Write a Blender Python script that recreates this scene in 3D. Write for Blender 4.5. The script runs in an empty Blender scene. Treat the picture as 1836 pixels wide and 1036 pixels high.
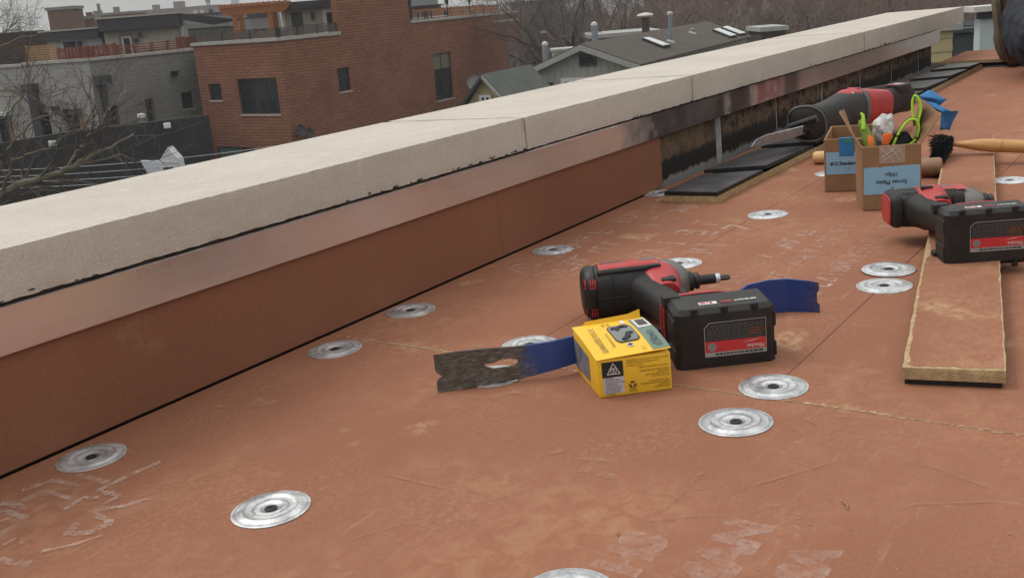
import bpy, bmesh, math, random
from mathutils import Vector, Matrix, noise as mnoise
C = bpy.context.scene.collection
scn = bpy.context.scene
rnd = random.Random(7)
PI = math.pi
rad = math.radians

# ------------------------------------------------------------------ camera
FPX, PITCH, ROLL, CAMH = 1886.6, 0.26415, -0.10734, 0.43996     # focal length (px of an 1836 px wide frame), tilt down, roll, height over the roof
BROLL = -0.078                                                   # the roof falls a little to one side: true plumb seen in the street behind
CX, CY = 918, 518
EYE = Vector((0, 0, CAMH))


def axes(p, r):
    right, fwd, up = Vector((1, 0, 0)), Vector((0, math.cos(p), -math.sin(p))), Vector((0, math.sin(p), math.cos(p)))
    c, s = math.cos(r), math.sin(r)
    return c * right + s * up, -s * right + c * up, fwd


AR = axes(PITCH, ROLL)
AB = axes(PITCH, BROLL)
cam_d = bpy.data.cameras.new('camera')
cam = bpy.data.objects.new('camera', cam_d)
C.objects.link(cam)
cam_d.sensor_width = 36
cam_d.lens = FPX / 1836 * 36
cam_d.clip_start = .02
cam_d.clip_end = 6000
M = Matrix((AR[0], AR[1], -AR[2])).transposed().to_4x4()
M.translation = EYE
cam.matrix_world = M
scn.camera = cam
cam_d.dof.use_dof = False

# ------------------------------------------------------------------ sky, sun, exposure (overcast)
SUN_EL, SUN_AZ = rad(55), rad(-62)
w = bpy.data.worlds.new('World')
scn.world = w
w.use_nodes = True
nt = w.node_tree
nt.nodes.clear()
n = nt.nodes.new
out, bg, sky, hs, mix = n('ShaderNodeOutputWorld'), n('ShaderNodeBackground'), n('ShaderNodeTexSky'), n('ShaderNodeHueSaturation'), n('ShaderNodeMixRGB')
sky.sky_type = 'NISHITA'
sky.sun_disc = False
sky.sun_elevation = SUN_EL
sky.sun_rotation = SUN_AZ % (2 * PI)
sky.air_density = 2
sky.dust_density = 6
hs.inputs['Saturation'].default_value = .12
tc, sx, ma, mb_, cr = n('ShaderNodeTexCoord'), n('ShaderNodeSeparateXYZ'), n('ShaderNodeMath'), n('ShaderNodeMath'), n('ShaderNodeCombineColor')
ma.operation, mb_.operation = 'MAXIMUM', 'MULTIPLY_ADD'
ma.inputs[1].default_value = 0
mb_.inputs[1].default_value = 13.0      # overcast: zenith about three times the horizon
mb_.inputs[2].default_value = 6.4
tint = n('ShaderNodeMixRGB')
tint.blend_type = 'MULTIPLY'
tint.inputs[0].default_value = 1
tint.inputs[2].default_value = (1, .995, .965, 1)
nt.links.new(tc.outputs['Generated'], sx.inputs[0])
nt.links.new(sx.outputs['Z'], ma.inputs[0])
nt.links.new(ma.outputs[0], mb_.inputs[0])
nt.links.new(mb_.outputs[0], tint.inputs[1])
nt.links.new(sky.outputs[0], hs.inputs['Color'])
nt.links.new(hs.outputs[0], mix.inputs[1])
nt.links.new(tint.outputs[0], mix.inputs[2])
mix.inputs[0].default_value = .9
nt.links.new(mix.outputs[0], bg.inputs[0])
bg.inputs[1].default_value = .082
nt.links.new(bg.outputs[0], out.inputs[0])
sd = bpy.data.lights.new('sun', 'SUN')
sun = bpy.data.objects.new('sun', sd)
C.objects.link(sun)
sd.energy = 1.5
sd.angle = rad(28)
sd.color = (1, .96, .9)
sun.rotation_euler = Vector((math.sin(SUN_AZ) * math.cos(SUN_EL), math.cos(SUN_AZ) * math.cos(SUN_EL), math.sin(SUN_EL))).to_track_quat('Z', 'Y').to_euler()
sun.location = (0, 0, 30)
scn.view_settings.view_transform = 'Standard'
scn.view_settings.look = 'None'
scn.view_settings.exposure = -.12
scn.view_settings.gamma = 1
scn.view_settings.use_curve_mapping = False
scn.render.engine = 'CYCLES'

# ------------------------------------------------------------------ helpers: pixels of the photograph to places
ANG = rad(53.9)                           # the parapet runs this way over the roof
S = Vector((math.cos(ANG), math.sin(ANG), 0))
N = Vector((math.sin(ANG), -math.cos(ANG), 0))
ROT_R = Matrix.Rotation(ANG, 4, 'Z')


def W(s, t, z=0):
    return S * s + N * t + Vector((0, 0, z))


def ray(u, v, A=AR):
    return A[0] * ((u - CX) / FPX) - A[1] * ((v - CY) / FPX) + A[2]


def at(u, v, z=0):                        # the roof point under a pixel
    d = ray(u, v)
    return EYE + d * ((z - CAMH) / d.z)


def atB(u, v, Y):                         # a street point at distance Y
    d = ray(u, v, AB)
    return EYE + d * (Y / d.y)


mR = Matrix((AR[0], AR[1], AR[2])).transposed()
mB = Matrix((AB[0], AB[1], AB[2]))
G = Matrix.Translation(EYE) @ (mR @ mB).to_4x4() @ Matrix.Translation(-EYE)    # street plumb to roof plumb
GROUND = -11.0


class MB:
    def __init__(self):
        self.v, self.f = [], []

    def add(self, vs, fs):
        b = len(self.v)
        self.v += [tuple(p) for p in vs]
        self.f += [tuple(b + i for i in f) for f in fs]
        return self

    def box(self, x0, x1, y0, y1, z0, z1, m=None):
        vs = [Vector((x, y, z)) for z in (z0, z1) for y in (y0, y1) for x in (x0, x1)]
        if m is not None:
            vs = [m @ p for p in vs]
        return self.add(vs, [(0, 2, 3, 1), (4, 5, 7, 6), (0, 1, 5, 4), (1, 3, 7, 5), (3, 2, 6, 7), (2, 0, 4, 6)])

    def prism(self, poly, off, m=None):    # planar polygon extruded by a vector
        k = len(poly)
        vs = [Vector(p) for p in poly] + [Vector(p) + Vector(off) for p in poly]
        if m is not None:
            vs = [m @ p for p in vs]
        return self.add(vs, [tuple(range(k))[::-1], tuple(range(k, 2 * k))] + [(i, (i + 1) % k, k + (i + 1) % k, k + i) for i in range(k)])

    def tube(self, pts, r, n=8, cap=True, flat=1.0, up=None):
        pts = [Vector(p) for p in pts]
        rs = list(r) if hasattr(r, '__len__') else [r] * len(pts)
        vs, fs = [], []
        ref = Vector(up) if up is not None else None
        for i, p in enumerate(pts):
            d = (pts[min(i + 1, len(pts) - 1)] - pts[max(i - 1, 0)]).normalized()
            a = ref if ref is not None else (Vector((0, 0, 1)) if abs(d.z) < .9 else Vector((1, 0, 0)))
            x = a.cross(d)
            if x.length < 1e-6:
                x = Vector((1, 0, 0)).cross(d)
            x.normalize()
            y = d.cross(x)
            for k in range(n):
                t = 2 * PI * k / n
                vs.append(p + x * (math.cos(t) * rs[i]) + y * (math.sin(t) * rs[i] * flat))
        for i in range(len(pts) - 1):
            for k in range(n):
                a, b = i * n + k, i * n + (k + 1) % n
                fs.append((a, b, b + n, a + n))
        if cap:
            fs += [tuple(range(n))[::-1], tuple(range((len(pts) - 1) * n, len(pts) * n))]
        return self.add(vs, fs)

    def loft(self, rings, cap=True):
        k = len(rings[0])
        vs = [p for r in rings for p in r]
        fs = []
        for i in range(len(rings) - 1):
            for j in range(k):
                a, b = i * k + j, i * k + (j + 1) % k
                fs.append((a, b, b + k, a + k))
        if cap:
            fs += [tuple(range(k))[::-1], tuple(range((len(rings) - 1) * k, len(rings) * k))]
        return self.add(vs, fs)

    def lathe(self, prof, n=32, m=None):   # (r, z) pairs about z
        vs, fs = [], []
        for (r, z) in prof:
            for k in range(n):
                t = 2 * PI * k / n
                p = Vector((r * math.cos(t), r * math.sin(t), z))
                vs.append(m @ p if m is not None else p)
        for i in range(len(prof) - 1):
            for k in range(n):
                a, b = i * n + k, i * n + (k + 1) % n
                fs.append((a, b, b + n, a + n))
        fs += [tuple(range(n))[::-1], tuple(range((len(prof) - 1) * n, len(prof) * n))]
        return self.add(vs, fs)

    def mesh(self, name, mat=None, smooth=False, bevel=0, seg=2):
        me = bpy.data.meshes.new(name)
        me.from_pydata(self.v, [], self.f)
        if bevel:
            bm = bmesh.new()
            bm.from_mesh(me)
            bmesh.ops.recalc_face_normals(bm, faces=bm.faces)
            es = [e for e in bm.edges if len(e.link_faces) == 2 and e.calc_face_angle(0) > .5]
            bmesh.ops.bevel(bm, geom=es, offset=bevel, segments=seg, profile=.6, affect='EDGES', clamp_overlap=True)
            bm.to_mesh(me)
            bm.free()
        else:
            bm = bmesh.new()
            bm.from_mesh(me)
            bmesh.ops.recalc_face_normals(bm, faces=bm.faces)
            bm.to_mesh(me)
            bm.free()
        if smooth or bevel:
            me.shade_smooth()
            try:
                me.set_sharp_from_angle(angle=rad(35 if not smooth else (50 if smooth is True else smooth)))
            except Exception:
                pass
        if mat is not None:
            me.materials.append(mat)
        return me

    def build(self, name, mat, parent=None, smooth=False, bevel=0, frame=None, seg=2):
        return link(name, self.mesh(name, mat, smooth, bevel, seg), parent, frame)


def link(name, data, parent=None, frame=None):
    o = bpy.data.objects.new(name, data)
    C.objects.link(o)
    if parent is not None:
        o.parent = parent
    if frame is not None:
        o.matrix_basis = frame
    return o


def tag(o, label=None, cat=None, group=None, kind=None):
    for k, v_ in (('label', label), ('category', cat), ('group', group), ('kind', kind)):
        if v_:
            o[k] = v_
    return o


def thing(name, label, cat, m=None, group=None):
    o = bpy.data.objects.new(name, None)
    C.objects.link(o)
    o.empty_display_size = .05
    if m is not None:
        o.matrix_basis = m
    return tag(o, label, cat, group)


def copy_tree(o, parent=None):
    c = o.copy()
    C.objects.link(c)
    if parent is not None:
        c.parent = parent
    for ch in list(o.children):
        copy_tree(ch, c)
    return c


def TR(p, rz=0, rx=0, ry=0):
    return Matrix.Translation(Vector(p)) @ Matrix.Rotation(rz, 4, 'Z') @ Matrix.Rotation(ry, 4, 'Y') @ Matrix.Rotation(rx, 4, 'X')


def frame_of(o, x, y):                     # origin, text direction, up direction
    x = Vector(x).normalized()
    y = Vector(y)
    y = (y - x * y.dot(x)).normalized()
    z = x.cross(y)
    m = Matrix((x, y, z)).transposed().to_4x4()
    m.translation = Vector(o)
    return m


# ------------------------------------------------------------------ helpers: materials
def col(c):
    return (c[0], c[1], c[2], 1)


class NM:
    def __init__(self, name):
        self.m = bpy.data.materials.new(name)
        self.m.use_nodes = True
        self.t = self.m.node_tree
        self.p = self.t.nodes['Principled BSDF']
        self.o = self.t.nodes['Material Output']
        self.tc = self.t.nodes.new('ShaderNodeTexCoord')
        self.co = self.tc.outputs['Object']

    def l(self, a, b):
        self.t.links.new(a, b)

    def new(self, ty, **kw):
        nd = self.t.nodes.new(ty)
        for k, v_ in kw.items():
            setattr(nd, k, v_)
        return nd

    def mapped(self, scale=(1, 1, 1), loc=(0, 0, 0), rot=(0, 0, 0)):
        mp = self.new('ShaderNodeMapping')
        mp.inputs['Scale'].default_value = scale
        mp.inputs['Location'].default_value = loc
        mp.inputs['Rotation'].default_value = rot
        self.l(self.co, mp.inputs[0])
        return mp.outputs[0]

    def noise(self, scale, detail=5, rough=.55, vec=None, dist=0):
        nd = self.new('ShaderNodeTexNoise')
        nd.inputs['Scale'].default_value = scale
        nd.inputs['Detail'].default_value = detail
        nd.inputs['Roughness'].default_value = rough
        nd.inputs['Distortion'].default_value = dist
        self.l(vec if vec is not None else self.co, nd.inputs['Vector'])
        return nd.outputs['Fac']

    def ramp(self, fac, stops, const=False):
        r = self.new('ShaderNodeValToRGB')
        el = r.color_ramp.elements
        while len(el) < len(stops):
            el.new(.5)
        for e, (p, c) in zip(el, stops):
            e.position = p
            e.color = col(c) if hasattr(c, '__len__') else (c, c, c, 1)
        if const:
            r.color_ramp.interpolation = 'CONSTANT'
        self.l(fac, r.inputs[0])
        return r.outputs[0]

    def mix(self, fac, a, b, mode='MIX'):
        m = self.new('ShaderNodeMixRGB', blend_type=mode)
        for i, x in ((0, fac), (1, a), (2, b)):
            if isinstance(x, (int, float)):
                m.inputs[i].default_value = x if i == 0 else (x, x, x, 1)
            elif isinstance(x, (tuple, list)):
                m.inputs[i].default_value = col(x)
            else:
                self.l(x, m.inputs[i])
        return m.outputs[0]

    def math(self, op, a, b=0.0):
        m = self.new('ShaderNodeMath', operation=op)
        for i, x in ((0, a), (1, b)):
            if isinstance(x, (int, float)):
                m.inputs[i].default_value = x
            else:
                self.l(x, m.inputs[i])
        return m.outputs[0]

    def bump(self, h, strength=.3, dist=.002, prev=None):
        b = self.new('ShaderNodeBump')
        b.inputs['Strength'].default_value = strength
        b.inputs['Distance'].default_value = dist
        self.l(h, b.inputs['Height'])
        if prev is not None:
            self.l(prev, b.inputs['Normal'])
        return b.outputs[0]

    def set(self, base=None, rough=None, metal=None, normal=None, spec=None):
        for k, x in (('Base Color', base), ('Roughness', rough), ('Metallic', metal), ('Specular IOR Level', spec)):
            if x is None:
                continue
            if isinstance(x, (int, float)):
                self.p.inputs[k].default_value = x
            elif isinstance(x, (tuple, list)):
                self.p.inputs[k].default_value = col(x)
            else:
                self.l(x, self.p.inputs[k])
        if normal is not None:
            self.l(normal, self.p.inputs['Normal'])
        return self


def pbr(name, base, rough=.7, metal=0, var=.2, vs=8, bs=0, bst=.2, bd=.001, dust=None, dustamt=.35, ds=20, spec=None):
    q = NM(name)
    f = q.noise(vs, 6, .6)
    c = q.ramp(f, [(.25, tuple(x * (1 - var) for x in base)), (.75, tuple(min(1, x * (1 + var)) for x in base))])
    if dust:
        d = q.ramp(q.noise(ds, 7, .65), [(.45, 0), (.75, dustamt)])
        c = q.mix(d, c, dust)
    q.set(c, rough, metal, spec=spec)
    if bs:
        q.set(normal=q.bump(q.noise(bs, 4, .6), bst, bd))
    return q.m


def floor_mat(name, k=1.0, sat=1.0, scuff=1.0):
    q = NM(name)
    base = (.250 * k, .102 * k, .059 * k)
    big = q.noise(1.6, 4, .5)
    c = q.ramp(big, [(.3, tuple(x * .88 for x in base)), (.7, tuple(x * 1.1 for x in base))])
    fine = q.noise(260, 3, .6)
    c = q.mix(q.ramp(fine, [(.35, .0), (.75, .30)]), c, (.33 * k, .17 * k, .105 * k))
    # scuffed paper: broad light patches broken by fibres
    sc = q.math('MULTIPLY', q.ramp(q.noise(3.2, 5, .6), [(.45, 0), (.72, 1)]), q.ramp(q.noise(38, 6, .7, dist=.6), [(.42, 0), (.72, 1)]))
    c = q.mix(q.math('MULTIPLY', sc, .85 * scuff), c, (.40 * k, .225 * k, .135 * k))
    st = q.noise(9, 6, .7, q.mapped((1, 9, 1), (3, 0, 0), (0, 0, .5)))
    c = q.mix(q.math('MULTIPLY', q.ramp(st, [(.60, 0), (.75, 1)]), .4 * scuff), c, (.45 * k, .275 * k, .175 * k))
    st2 = q.noise(7, 6, .7, q.mapped((10, 1.2, 1), (1, 4, 0), (0, 0, -.35)))
    c = q.mix(q.math('MULTIPLY', q.ramp(st2, [(.62, 0), (.75, 1)]), .35 * scuff), c, (.44 * k, .28 * k, .18 * k))
    sc2 = q.math('MULTIPLY', q.ramp(q.noise(5.5, 4, .55), [(.48, 0), (.66, 1)]), q.ramp(q.noise(150, 5, .75), [(.50, 0), (.66, 1)]))
    c = q.mix(q.math('MULTIPLY', sc2, .4 * scuff), c, (.44 * k, .25 * k, .145 * k))
    tan = q.math('MULTIPLY', q.ramp(q.noise(7, 3, .5), [(.66, 0), (.72, 1)]), q.ramp(q.noise(90, 5, .7), [(.4, 0), (.6, 1)]))
    c = q.mix(q.math('MULTIPLY', tan, .55 * scuff), c, (.46, .33, .18))
    sp = q.ramp(q.noise(120, 2, .5), [(.76, 0), (.79, 1)])
    c = q.mix(q.math('MULTIPLY', sp, .45), c, (.07, .03, .02))
    q.set(c, .86, spec=.25)
    b1 = q.bump(fine, .3, .0006)
    q.set(normal=q.bump(q.noise(24, 6, .65), .12, .0012, b1))
    return q.m


mt = {}
mt['floor'] = floor_mat('red_cover_board')
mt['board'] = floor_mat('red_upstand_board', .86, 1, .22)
mt['fibre'] = pbr('tan_wood_fibre', (.40, .29, .155), .95, var=.35, vs=90, bs=350, bst=.8, bd=.002)
mt['fray'] = pbr('frayed_fibre', (.40, .25, .14), .95, var=.4, vs=120)
mt['gap'] = pbr('dark_gap', (.035, .02, .015), .9)  # shade of open gaps put into the colour of the bodies behind


def stone_mat():
    q = NM('limestone')
    c = q.ramp(q.noise(5, 8, .65), [(.25, (.45, .415, .365)), (.75, (.585, .545, .49))])
    c = q.mix(q.ramp(q.noise(2.2, 5, .6, q.mapped((1, 3, 1))), [(.5, 0), (.75, .35)]), c, (.68, .65, .60))
    c = q.mix(q.ramp(q.noise(11, 7, .7), [(.58, 0), (.8, .4)]), c, (.42, .365, .30))
    pit = q.ramp(q.noise(85, 3, .55), [(.68, 0), (.74, 1)])
    c = q.mix(q.math('MULTIPLY', pit, .4), c, (.30, .26, .22))
    c = q.mix(q.ramp(q.noise(280, 4, .75), [(.40, 0), (.66, .6)]), c, (.36, .325, .28))
    c = q.mix(q.ramp(q.noise(55, 5, .7), [(.5, 0), (.72, .3)]), c, (.38, .34, .295))
    c = q.mix(q.ramp(q.noise(26, 6, .7), [(.58, 0), (.72, .35)]), c, (.70, .67, .62))
    q.set(c, .92, spec=.2)
    b1 = q.bump(q.noise(330, 4, .65), .55, .0011)
    q.set(normal=q.bump(q.noise(60, 6, .7), .35, .003, b1))
    return q.m


mt['stone'] = stone_mat()
mt['mortar'] = pbr('lime_mortar', (.46, .42, .37), .95, var=.35, vs=40, bs=200, bst=.6)
mt['tar'] = pbr('black_sealant', (.014, .013, .013), .55, var=.4, vs=60, bs=90, bst=.8, bd=.004)


def flash_mat():
    q = NM('aluminium_flashing')
    sm = q.noise(3.0, 5, .6, q.mapped((1, 1, 3)))
    c = q.ramp(sm, [(.3, (.66, .61, .59)), (.7, (.76, .72, .70))])
    sxyz = q.new('ShaderNodeSeparateXYZ')
    q.l(q.co, sxyz.inputs[0])
    X = sxyz.outputs['X']
    # black primer smear and a patch of red paint left on the strip
    wob = q.math('MULTIPLY_ADD', q.noise(9, 5, .6), .3)
    xw = q.math('ADD', X, q.math('MULTIPLY', q.math('SUBTRACT', q.noise(12, 5, .6), .5), .35))

    def band(x0, x1, x2, x3, x=xw):
        r = q.ramp(q.math('DIVIDE', x, 5.0), [(x0 / 5, 0), (x1 / 5, 1), (x2 / 5, 1), (x3 / 5, 0)])
        return r
    tar = q.math('MULTIPLY', band(1.93, 2.08, 2.635, 2.655), q.ramp(q.noise(7, 5, .6), [(.2, .75), (.6, 1)]))
    c = q.mix(tar, c, (.035, .034, .036))
    red = q.math('MULTIPLY', band(2.66, 2.69, 2.86, 2.9, X), q.ramp(q.noise(14, 5, .6), [(.35, .5), (.55, 1)]))
    c = q.mix(q.math('MULTIPLY', red, .85), c, (.22, .02, .025))
    dk = q.math('MULTIPLY', band(2.86, 2.9, 2.98, 3.02, X), .7)
    c = q.mix(dk, c, (.05, .04, .055))
    drip = q.math('MULTIPLY', q.math('ADD', band(2.648, 2.652, 2.660, 2.664, X), band(2.475, 2.485, 2.50, 2.51, X)), q.ramp(q.noise(30, 4, .6), [(.42, 0), (.5, .8)]))
    c = q.mix(drip, c, (.42, .41, .40))
    sm2 = q.ramp(q.noise(5, 6, .7, q.mapped((1, 1, 5))), [(.60, 0), (.75, .25)])
    c = q.mix(sm2, c, (.22, .18, .17))
    met = q.math('SUBTRACT', .9, q.math('MULTIPLY', q.math('MAXIMUM', tar, red), .75))
    ro = q.ramp(q.noise(6, 5, .6), [(.3, .26), (.7, .38)])
    q.set(c, ro, met)
    q.set(normal=q.bump(q.noise(4, 3, .5, q.mapped((1, 1, 2))), .06, .01))
    return q.m


mt['flash'] = flash_mat()
mt['zinc'] = None


def zinc_mat():
    q = NM('galvanised_steel')
    vo = q.new('ShaderNodeTexVoronoi')
    vo.inputs['Scale'].default_value = 260
    q.l(q.co, vo.inputs['Vector'])
    c = q.ramp(vo.outputs['Distance'], [(.1, (.62, .64, .66)), (.8, (.80, .82, .83))])
    oi = q.new('ShaderNodeObjectInfo')
    v3 = q.new('ShaderNodeVectorMath', operation='ADD')
    q.l(q.co, v3.inputs[0])
    q.l(oi.outputs['Random'], v3.inputs[1])
    smear = q.ramp(q.noise(38, 5, .65, v3.outputs[0]), [(.42, 0), (.68, .85)])
    c = q.mix(smear, c, (.27, .28, .30))
    ln = q.new('ShaderNodeVectorMath', operation='LENGTH')
    q.l(q.co, ln.inputs[0])
    rr = q.math('DIVIDE', ln.outputs['Value'], .0381)
    rr = q.math('ADD', rr, q.math('MULTIPLY', q.math('SUBTRACT', q.noise(60, 3, .6, v3.outputs[0]), .5), .10))
    ring_shade = q.ramp(rr, [(.0, 0), (.14, .8), (.24, .75), (.30, 0), (.39, 0), (.45, .75), (.50, .1), (.62, .0), (.68, .6), (.74, .1), (.86, .0), (.90, .55), (.97, .1)])  # relief shade put into the colour as dark rings
    c = q.mix(q.math('MULTIPLY', ring_shade, q.ramp(q.noise(30, 4, .6, v3.outputs[0]), [(.3, .25), (.6, 1)])), c, (.16, .165, .18))
    q.set(c, q.ramp(q.noise(50, 5, .6, v3.outputs[0]), [(.3, .36), (.7, .6)]), .75)
    return q.m


mt['zinc'] = zinc_mat()
mt['hole'] = pbr('dark_screw_head', (.02, .02, .022), .5, .4)
mt['rubber'] = pbr('black_membrane', (.034, .034, .037), .42, var=.4, vs=7, bs=45, bst=.3, bd=.002, dust=(.13, .125, .12), dustamt=.5, ds=16)
mt['rubberedge'] = pbr('black_membrane_edge', (.008, .008, .008), .6)  # near-black copy: shade of cut edges and gaps put into the colour
mt['blockwall'] = None


def block_mat():
    q = NM('tarred_masonry')
    c = q.ramp(q.noise(22, 7, .7), [(.3, (.05, .032, .022)), (.55, (.14, .09, .055)), (.8, (.22, .15, .09))])
    sxyz = q.new('ShaderNodeSeparateXYZ')
    q.l(q.co, sxyz.inputs[0])
    z = q.math('ADD', sxyz.outputs['Z'], q.math('MULTIPLY', q.math('SUBTRACT', q.noise(30, 7, .75), .5), .05))
    lo = q.ramp(z, [(.0, 0), (.010, 0), (.014, 1), (.050, 1), (.062, 0)])
    c = q.mix(lo, c, (.010, .009, .009))
    spots = q.ramp(q.noise(34, 6, .75), [(.5, 0), (.56, 1)])
    far = q.ramp(q.math('DIVIDE', sxyz.outputs['X'], 5.0), [(.48, 0), (.52, 1)])
    c = q.mix(q.math('MULTIPLY', spots, far), c, (.010, .009, .010))
    bot = q.ramp(z, [(.008, 1), (.014, 0)])
    c = q.mix(bot, c, (.24, .25, .25))
    q.set(c, .85)
    q.set(normal=q.bump(q.noise(70, 7, .7), .7, .006))
    return q.m


mt['blockwall'] = block_mat()
mt['greymortar'] = pbr('smeared_mortar', (.30, .31, .31), .9, var=.35, vs=40, bs=90, bst=.5, bd=.003)
mt['card'] = None


def card_mat():
    q = NM('cardboard')
    c = q.ramp(q.noise(14, 5, .6), [(.3, (.235, .135, .072)), (.7, (.30, .175, .098))])
    c = q.mix(q.ramp(q.noise(60, 6, .7), [(.6, 0), (.8, .4)]), c, (.38, .26, .17))
    q.set(c, .82, spec=.3)
    q.set(normal=q.bump(q.noise(16, 4, .5), .2, .004))
    return q.m


mt['card'] = card_mat()
mt['cardedge'] = pbr('cardboard_edge', (.36, .25, .16), .9, var=.3, vs=150)
mt['labelblue'] = pbr('light_blue_paper', (.235, .43, .60), .6, var=.06, vs=30)
mt['ink'] = pbr('black_ink', (.012, .014, .02), .6)
mt['tape'] = pbr('blue_masking_tape', (.02, .16, .40), .55, var=.25, vs=30, bs=80, bst=.3)
mt['tapegreen'] = pbr('green_tape_print', (.05, .22, .16), .6)
mt['cleartape'] = pbr('clear_packing_tape', (.36, .27, .2), .18, var=.1)
mt['black'] = pbr('black_rubber_grip', (.014, .014, .0145), .58, var=.25, vs=30, bs=500, bst=.25, bd=.0004, dust=(.09, .075, .065), dustamt=.22, ds=26, spec=.35)
mt['bootgrey'] = pbr('dusty_rubber_boot', (.034, .034, .035), .6, var=.25, vs=20, bs=300, bst=.2, bd=.0004, dust=(.12, .11, .10), dustamt=.25, ds=22, spec=.35)
mt['blackhard'] = pbr('black_plastic', (.0115, .0115, .012), .48, var=.2, vs=30, dust=(.10, .085, .075), dustamt=.2, ds=22, bs=300, bst=.12, bd=.0004, spec=.4)
mt['grey'] = pbr('grey_plastic', (.10, .10, .10), .5, var=.2, vs=30, dust=(.2, .18, .16), dustamt=.4, ds=25)
mt['red'] = pbr('red_plastic', (.40, .022, .026), .4, var=.15, vs=30, dust=(.28, .10, .08), dustamt=.45, ds=30)
mt['gunmetal'] = pbr('grey_cast_nose', (.17, .17, .165), .42, .6, var=.2, vs=30, dust=(.25, .23, .2), dustamt=.3)
mt['steel'] = pbr('bare_steel', (.62, .62, .63), .45, .55, var=.2, vs=60)
mt['bladesteel'] = pbr('dull_blade_steel', (.36, .36, .37), .42, .6, var=.25, vs=60)
mt['darksteel'] = pbr('dark_steel', (.07, .07, .07), .4, .7, var=.25, vs=60)
mt['white'] = pbr('white_print', (.62, .60, .58), .6, var=.06)
mt['labelred'] = pbr('red_label', (.50, .025, .03), .45, var=.06)
mt['labelblack'] = pbr('black_label', (.018, .018, .019), .4)
mt['labelgrey'] = pbr('grey_label_edge', (.30, .30, .29), .5)
mt['greyprint'] = pbr('grey_print', (.085, .085, .085), .6)
mt['orangeprint'] = pbr('orange_print', (.26, .075, .03), .6)
mt['yellow'] = pbr('yellow_carton', (.78, .47, .022), .5, var=.06, vs=12, dust=(.6, .42, .15), dustamt=.25, ds=40)
mt['greenlabel'] = pbr('grey_green_print', (.13, .21, .17), .5, var=.05)
mt['window'] = pbr('clear_film_over_dark', (.16, .17, .17), .12)
mt['lilac'] = pbr('pale_print_panel', (.50, .48, .55), .6)
mt['yprint'] = pbr('dark_print', (.05, .035, .012), .6)
mt['bluepic'] = pbr('blue_grey_picture', (.16, .16, .19), .5, var=.6, vs=60)


def bar_mat():
    q = NM('worn_blue_paint')
    sxyz = q.new('ShaderNodeSeparateXYZ')
    q.l(q.co, sxyz.inputs[0])
    x = q.math('ADD', sxyz.outputs['X'], q.math('MULTIPLY', q.math('SUBTRACT', q.noise(40, 6, .7), .5), .06))
    steel = q.ramp(q.noise(60, 7, .75, q.mapped((1, 1, 3))), [(.33, (.032, .026, .021)), (.52, (.10, .083, .069)), (.72, (.24, .205, .17))])
    blue = q.ramp(q.noise(30, 6, .7), [(.3, (.011, .032, .14)), (.7, (.018, .052, .22))])
    chips = q.ramp(q.noise(70, 6, .7), [(.62, 0), (.66, 1)])
    blue = q.mix(q.math('MULTIPLY', chips, .65), blue, (.06, .055, .05))
    worn = q.ramp(x, [(.100, 1), (.122, 0)])
    c = q.mix(worn, blue, steel)
    end = q.ramp(x, [(.5, 0), (.52, .7)])
    c = q.mix(end, c, steel)
    q.set(c, q.ramp(worn, [(0, .32), (1, .5)]), q.math('MULTIPLY', worn, .3))
    q.set(normal=q.bump(q.math('MULTIPLY', worn, q.noise(55, 7, .7, q.mapped((1, 1, 3)))), .8, .003))
    return q.m


mt['bar'] = bar_mat()
mt['wood'] = None


def wood_mat(name, a, b, sc=(2, 30, 30)):
    q = NM(name)
    c = q.ramp(q.noise(6, 6, .6, q.mapped(sc)), [(.3, a), (.7, b)])
    q.set(c, .5)
    q.set(normal=q.bump(q.noise(8, 5, .6, q.mapped(sc)), .15, .001))
    return q.m


mt['wood'] = wood_mat('varnished_wood', (.40, .20, .06), (.56, .31, .11))
mt['palewood'] = wood_mat('pale_wood', (.50, .30, .13), (.66, .43, .21))
mt['brownwood'] = wood_mat('brown_wood', (.20, .11, .06), (.30, .17, .09))
mt['bristle'] = pbr('black_bristle', (.008, .008, .009), .9, spec=.1)
mt['hivis'] = pbr('lime_piping', (.36, .66, .03), .7, var=.15, vs=60, bs=500, bst=.3)
mt['glove'] = pbr('black_knit', (.014, .014, .015), .9, bs=500, bst=.4)
mt['orange'] = pbr('orange_fabric', (.80, .16, .025), .75, var=.15, vs=60, bs=400, bst=.3)
mt['olive'] = pbr('green_fabric', (.16, .24, .04), .85, var=.3, vs=50, bs=400, bst=.3)


def bag_mat():
    q = NM('cloudy_plastic_bag')
    q.set((.62, .63, .63), .25)
    q.p.inputs['Alpha'].default_value = .75
    q.set(normal=q.bump(q.noise(40, 5, .6), .6, .005))
    return q.m


mt['bag'] = bag_mat()
mt['navy'] = pbr('navy_denim', (.011, .014, .024), .9, var=.3, vs=14, bs=300, bst=.3)
mt['boot'] = pbr('brown_boot_leather', (.085, .055, .034), .8, var=.35, vs=25, bs=60, bst=.4)
mt['sole'] = pbr('tan_boot_sole', (.10, .075, .05), .85, var=.3, vs=30)
mt['jacket'] = pbr('charcoal_jacket', (.03, .03, .034), .9, var=.3, vs=12)
mt['skin'] = pbr('skin', (.42, .25, .18), .55, var=.1)
mt['hair'] = pbr('dark_hair', (.02, .014, .01), .7)


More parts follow.
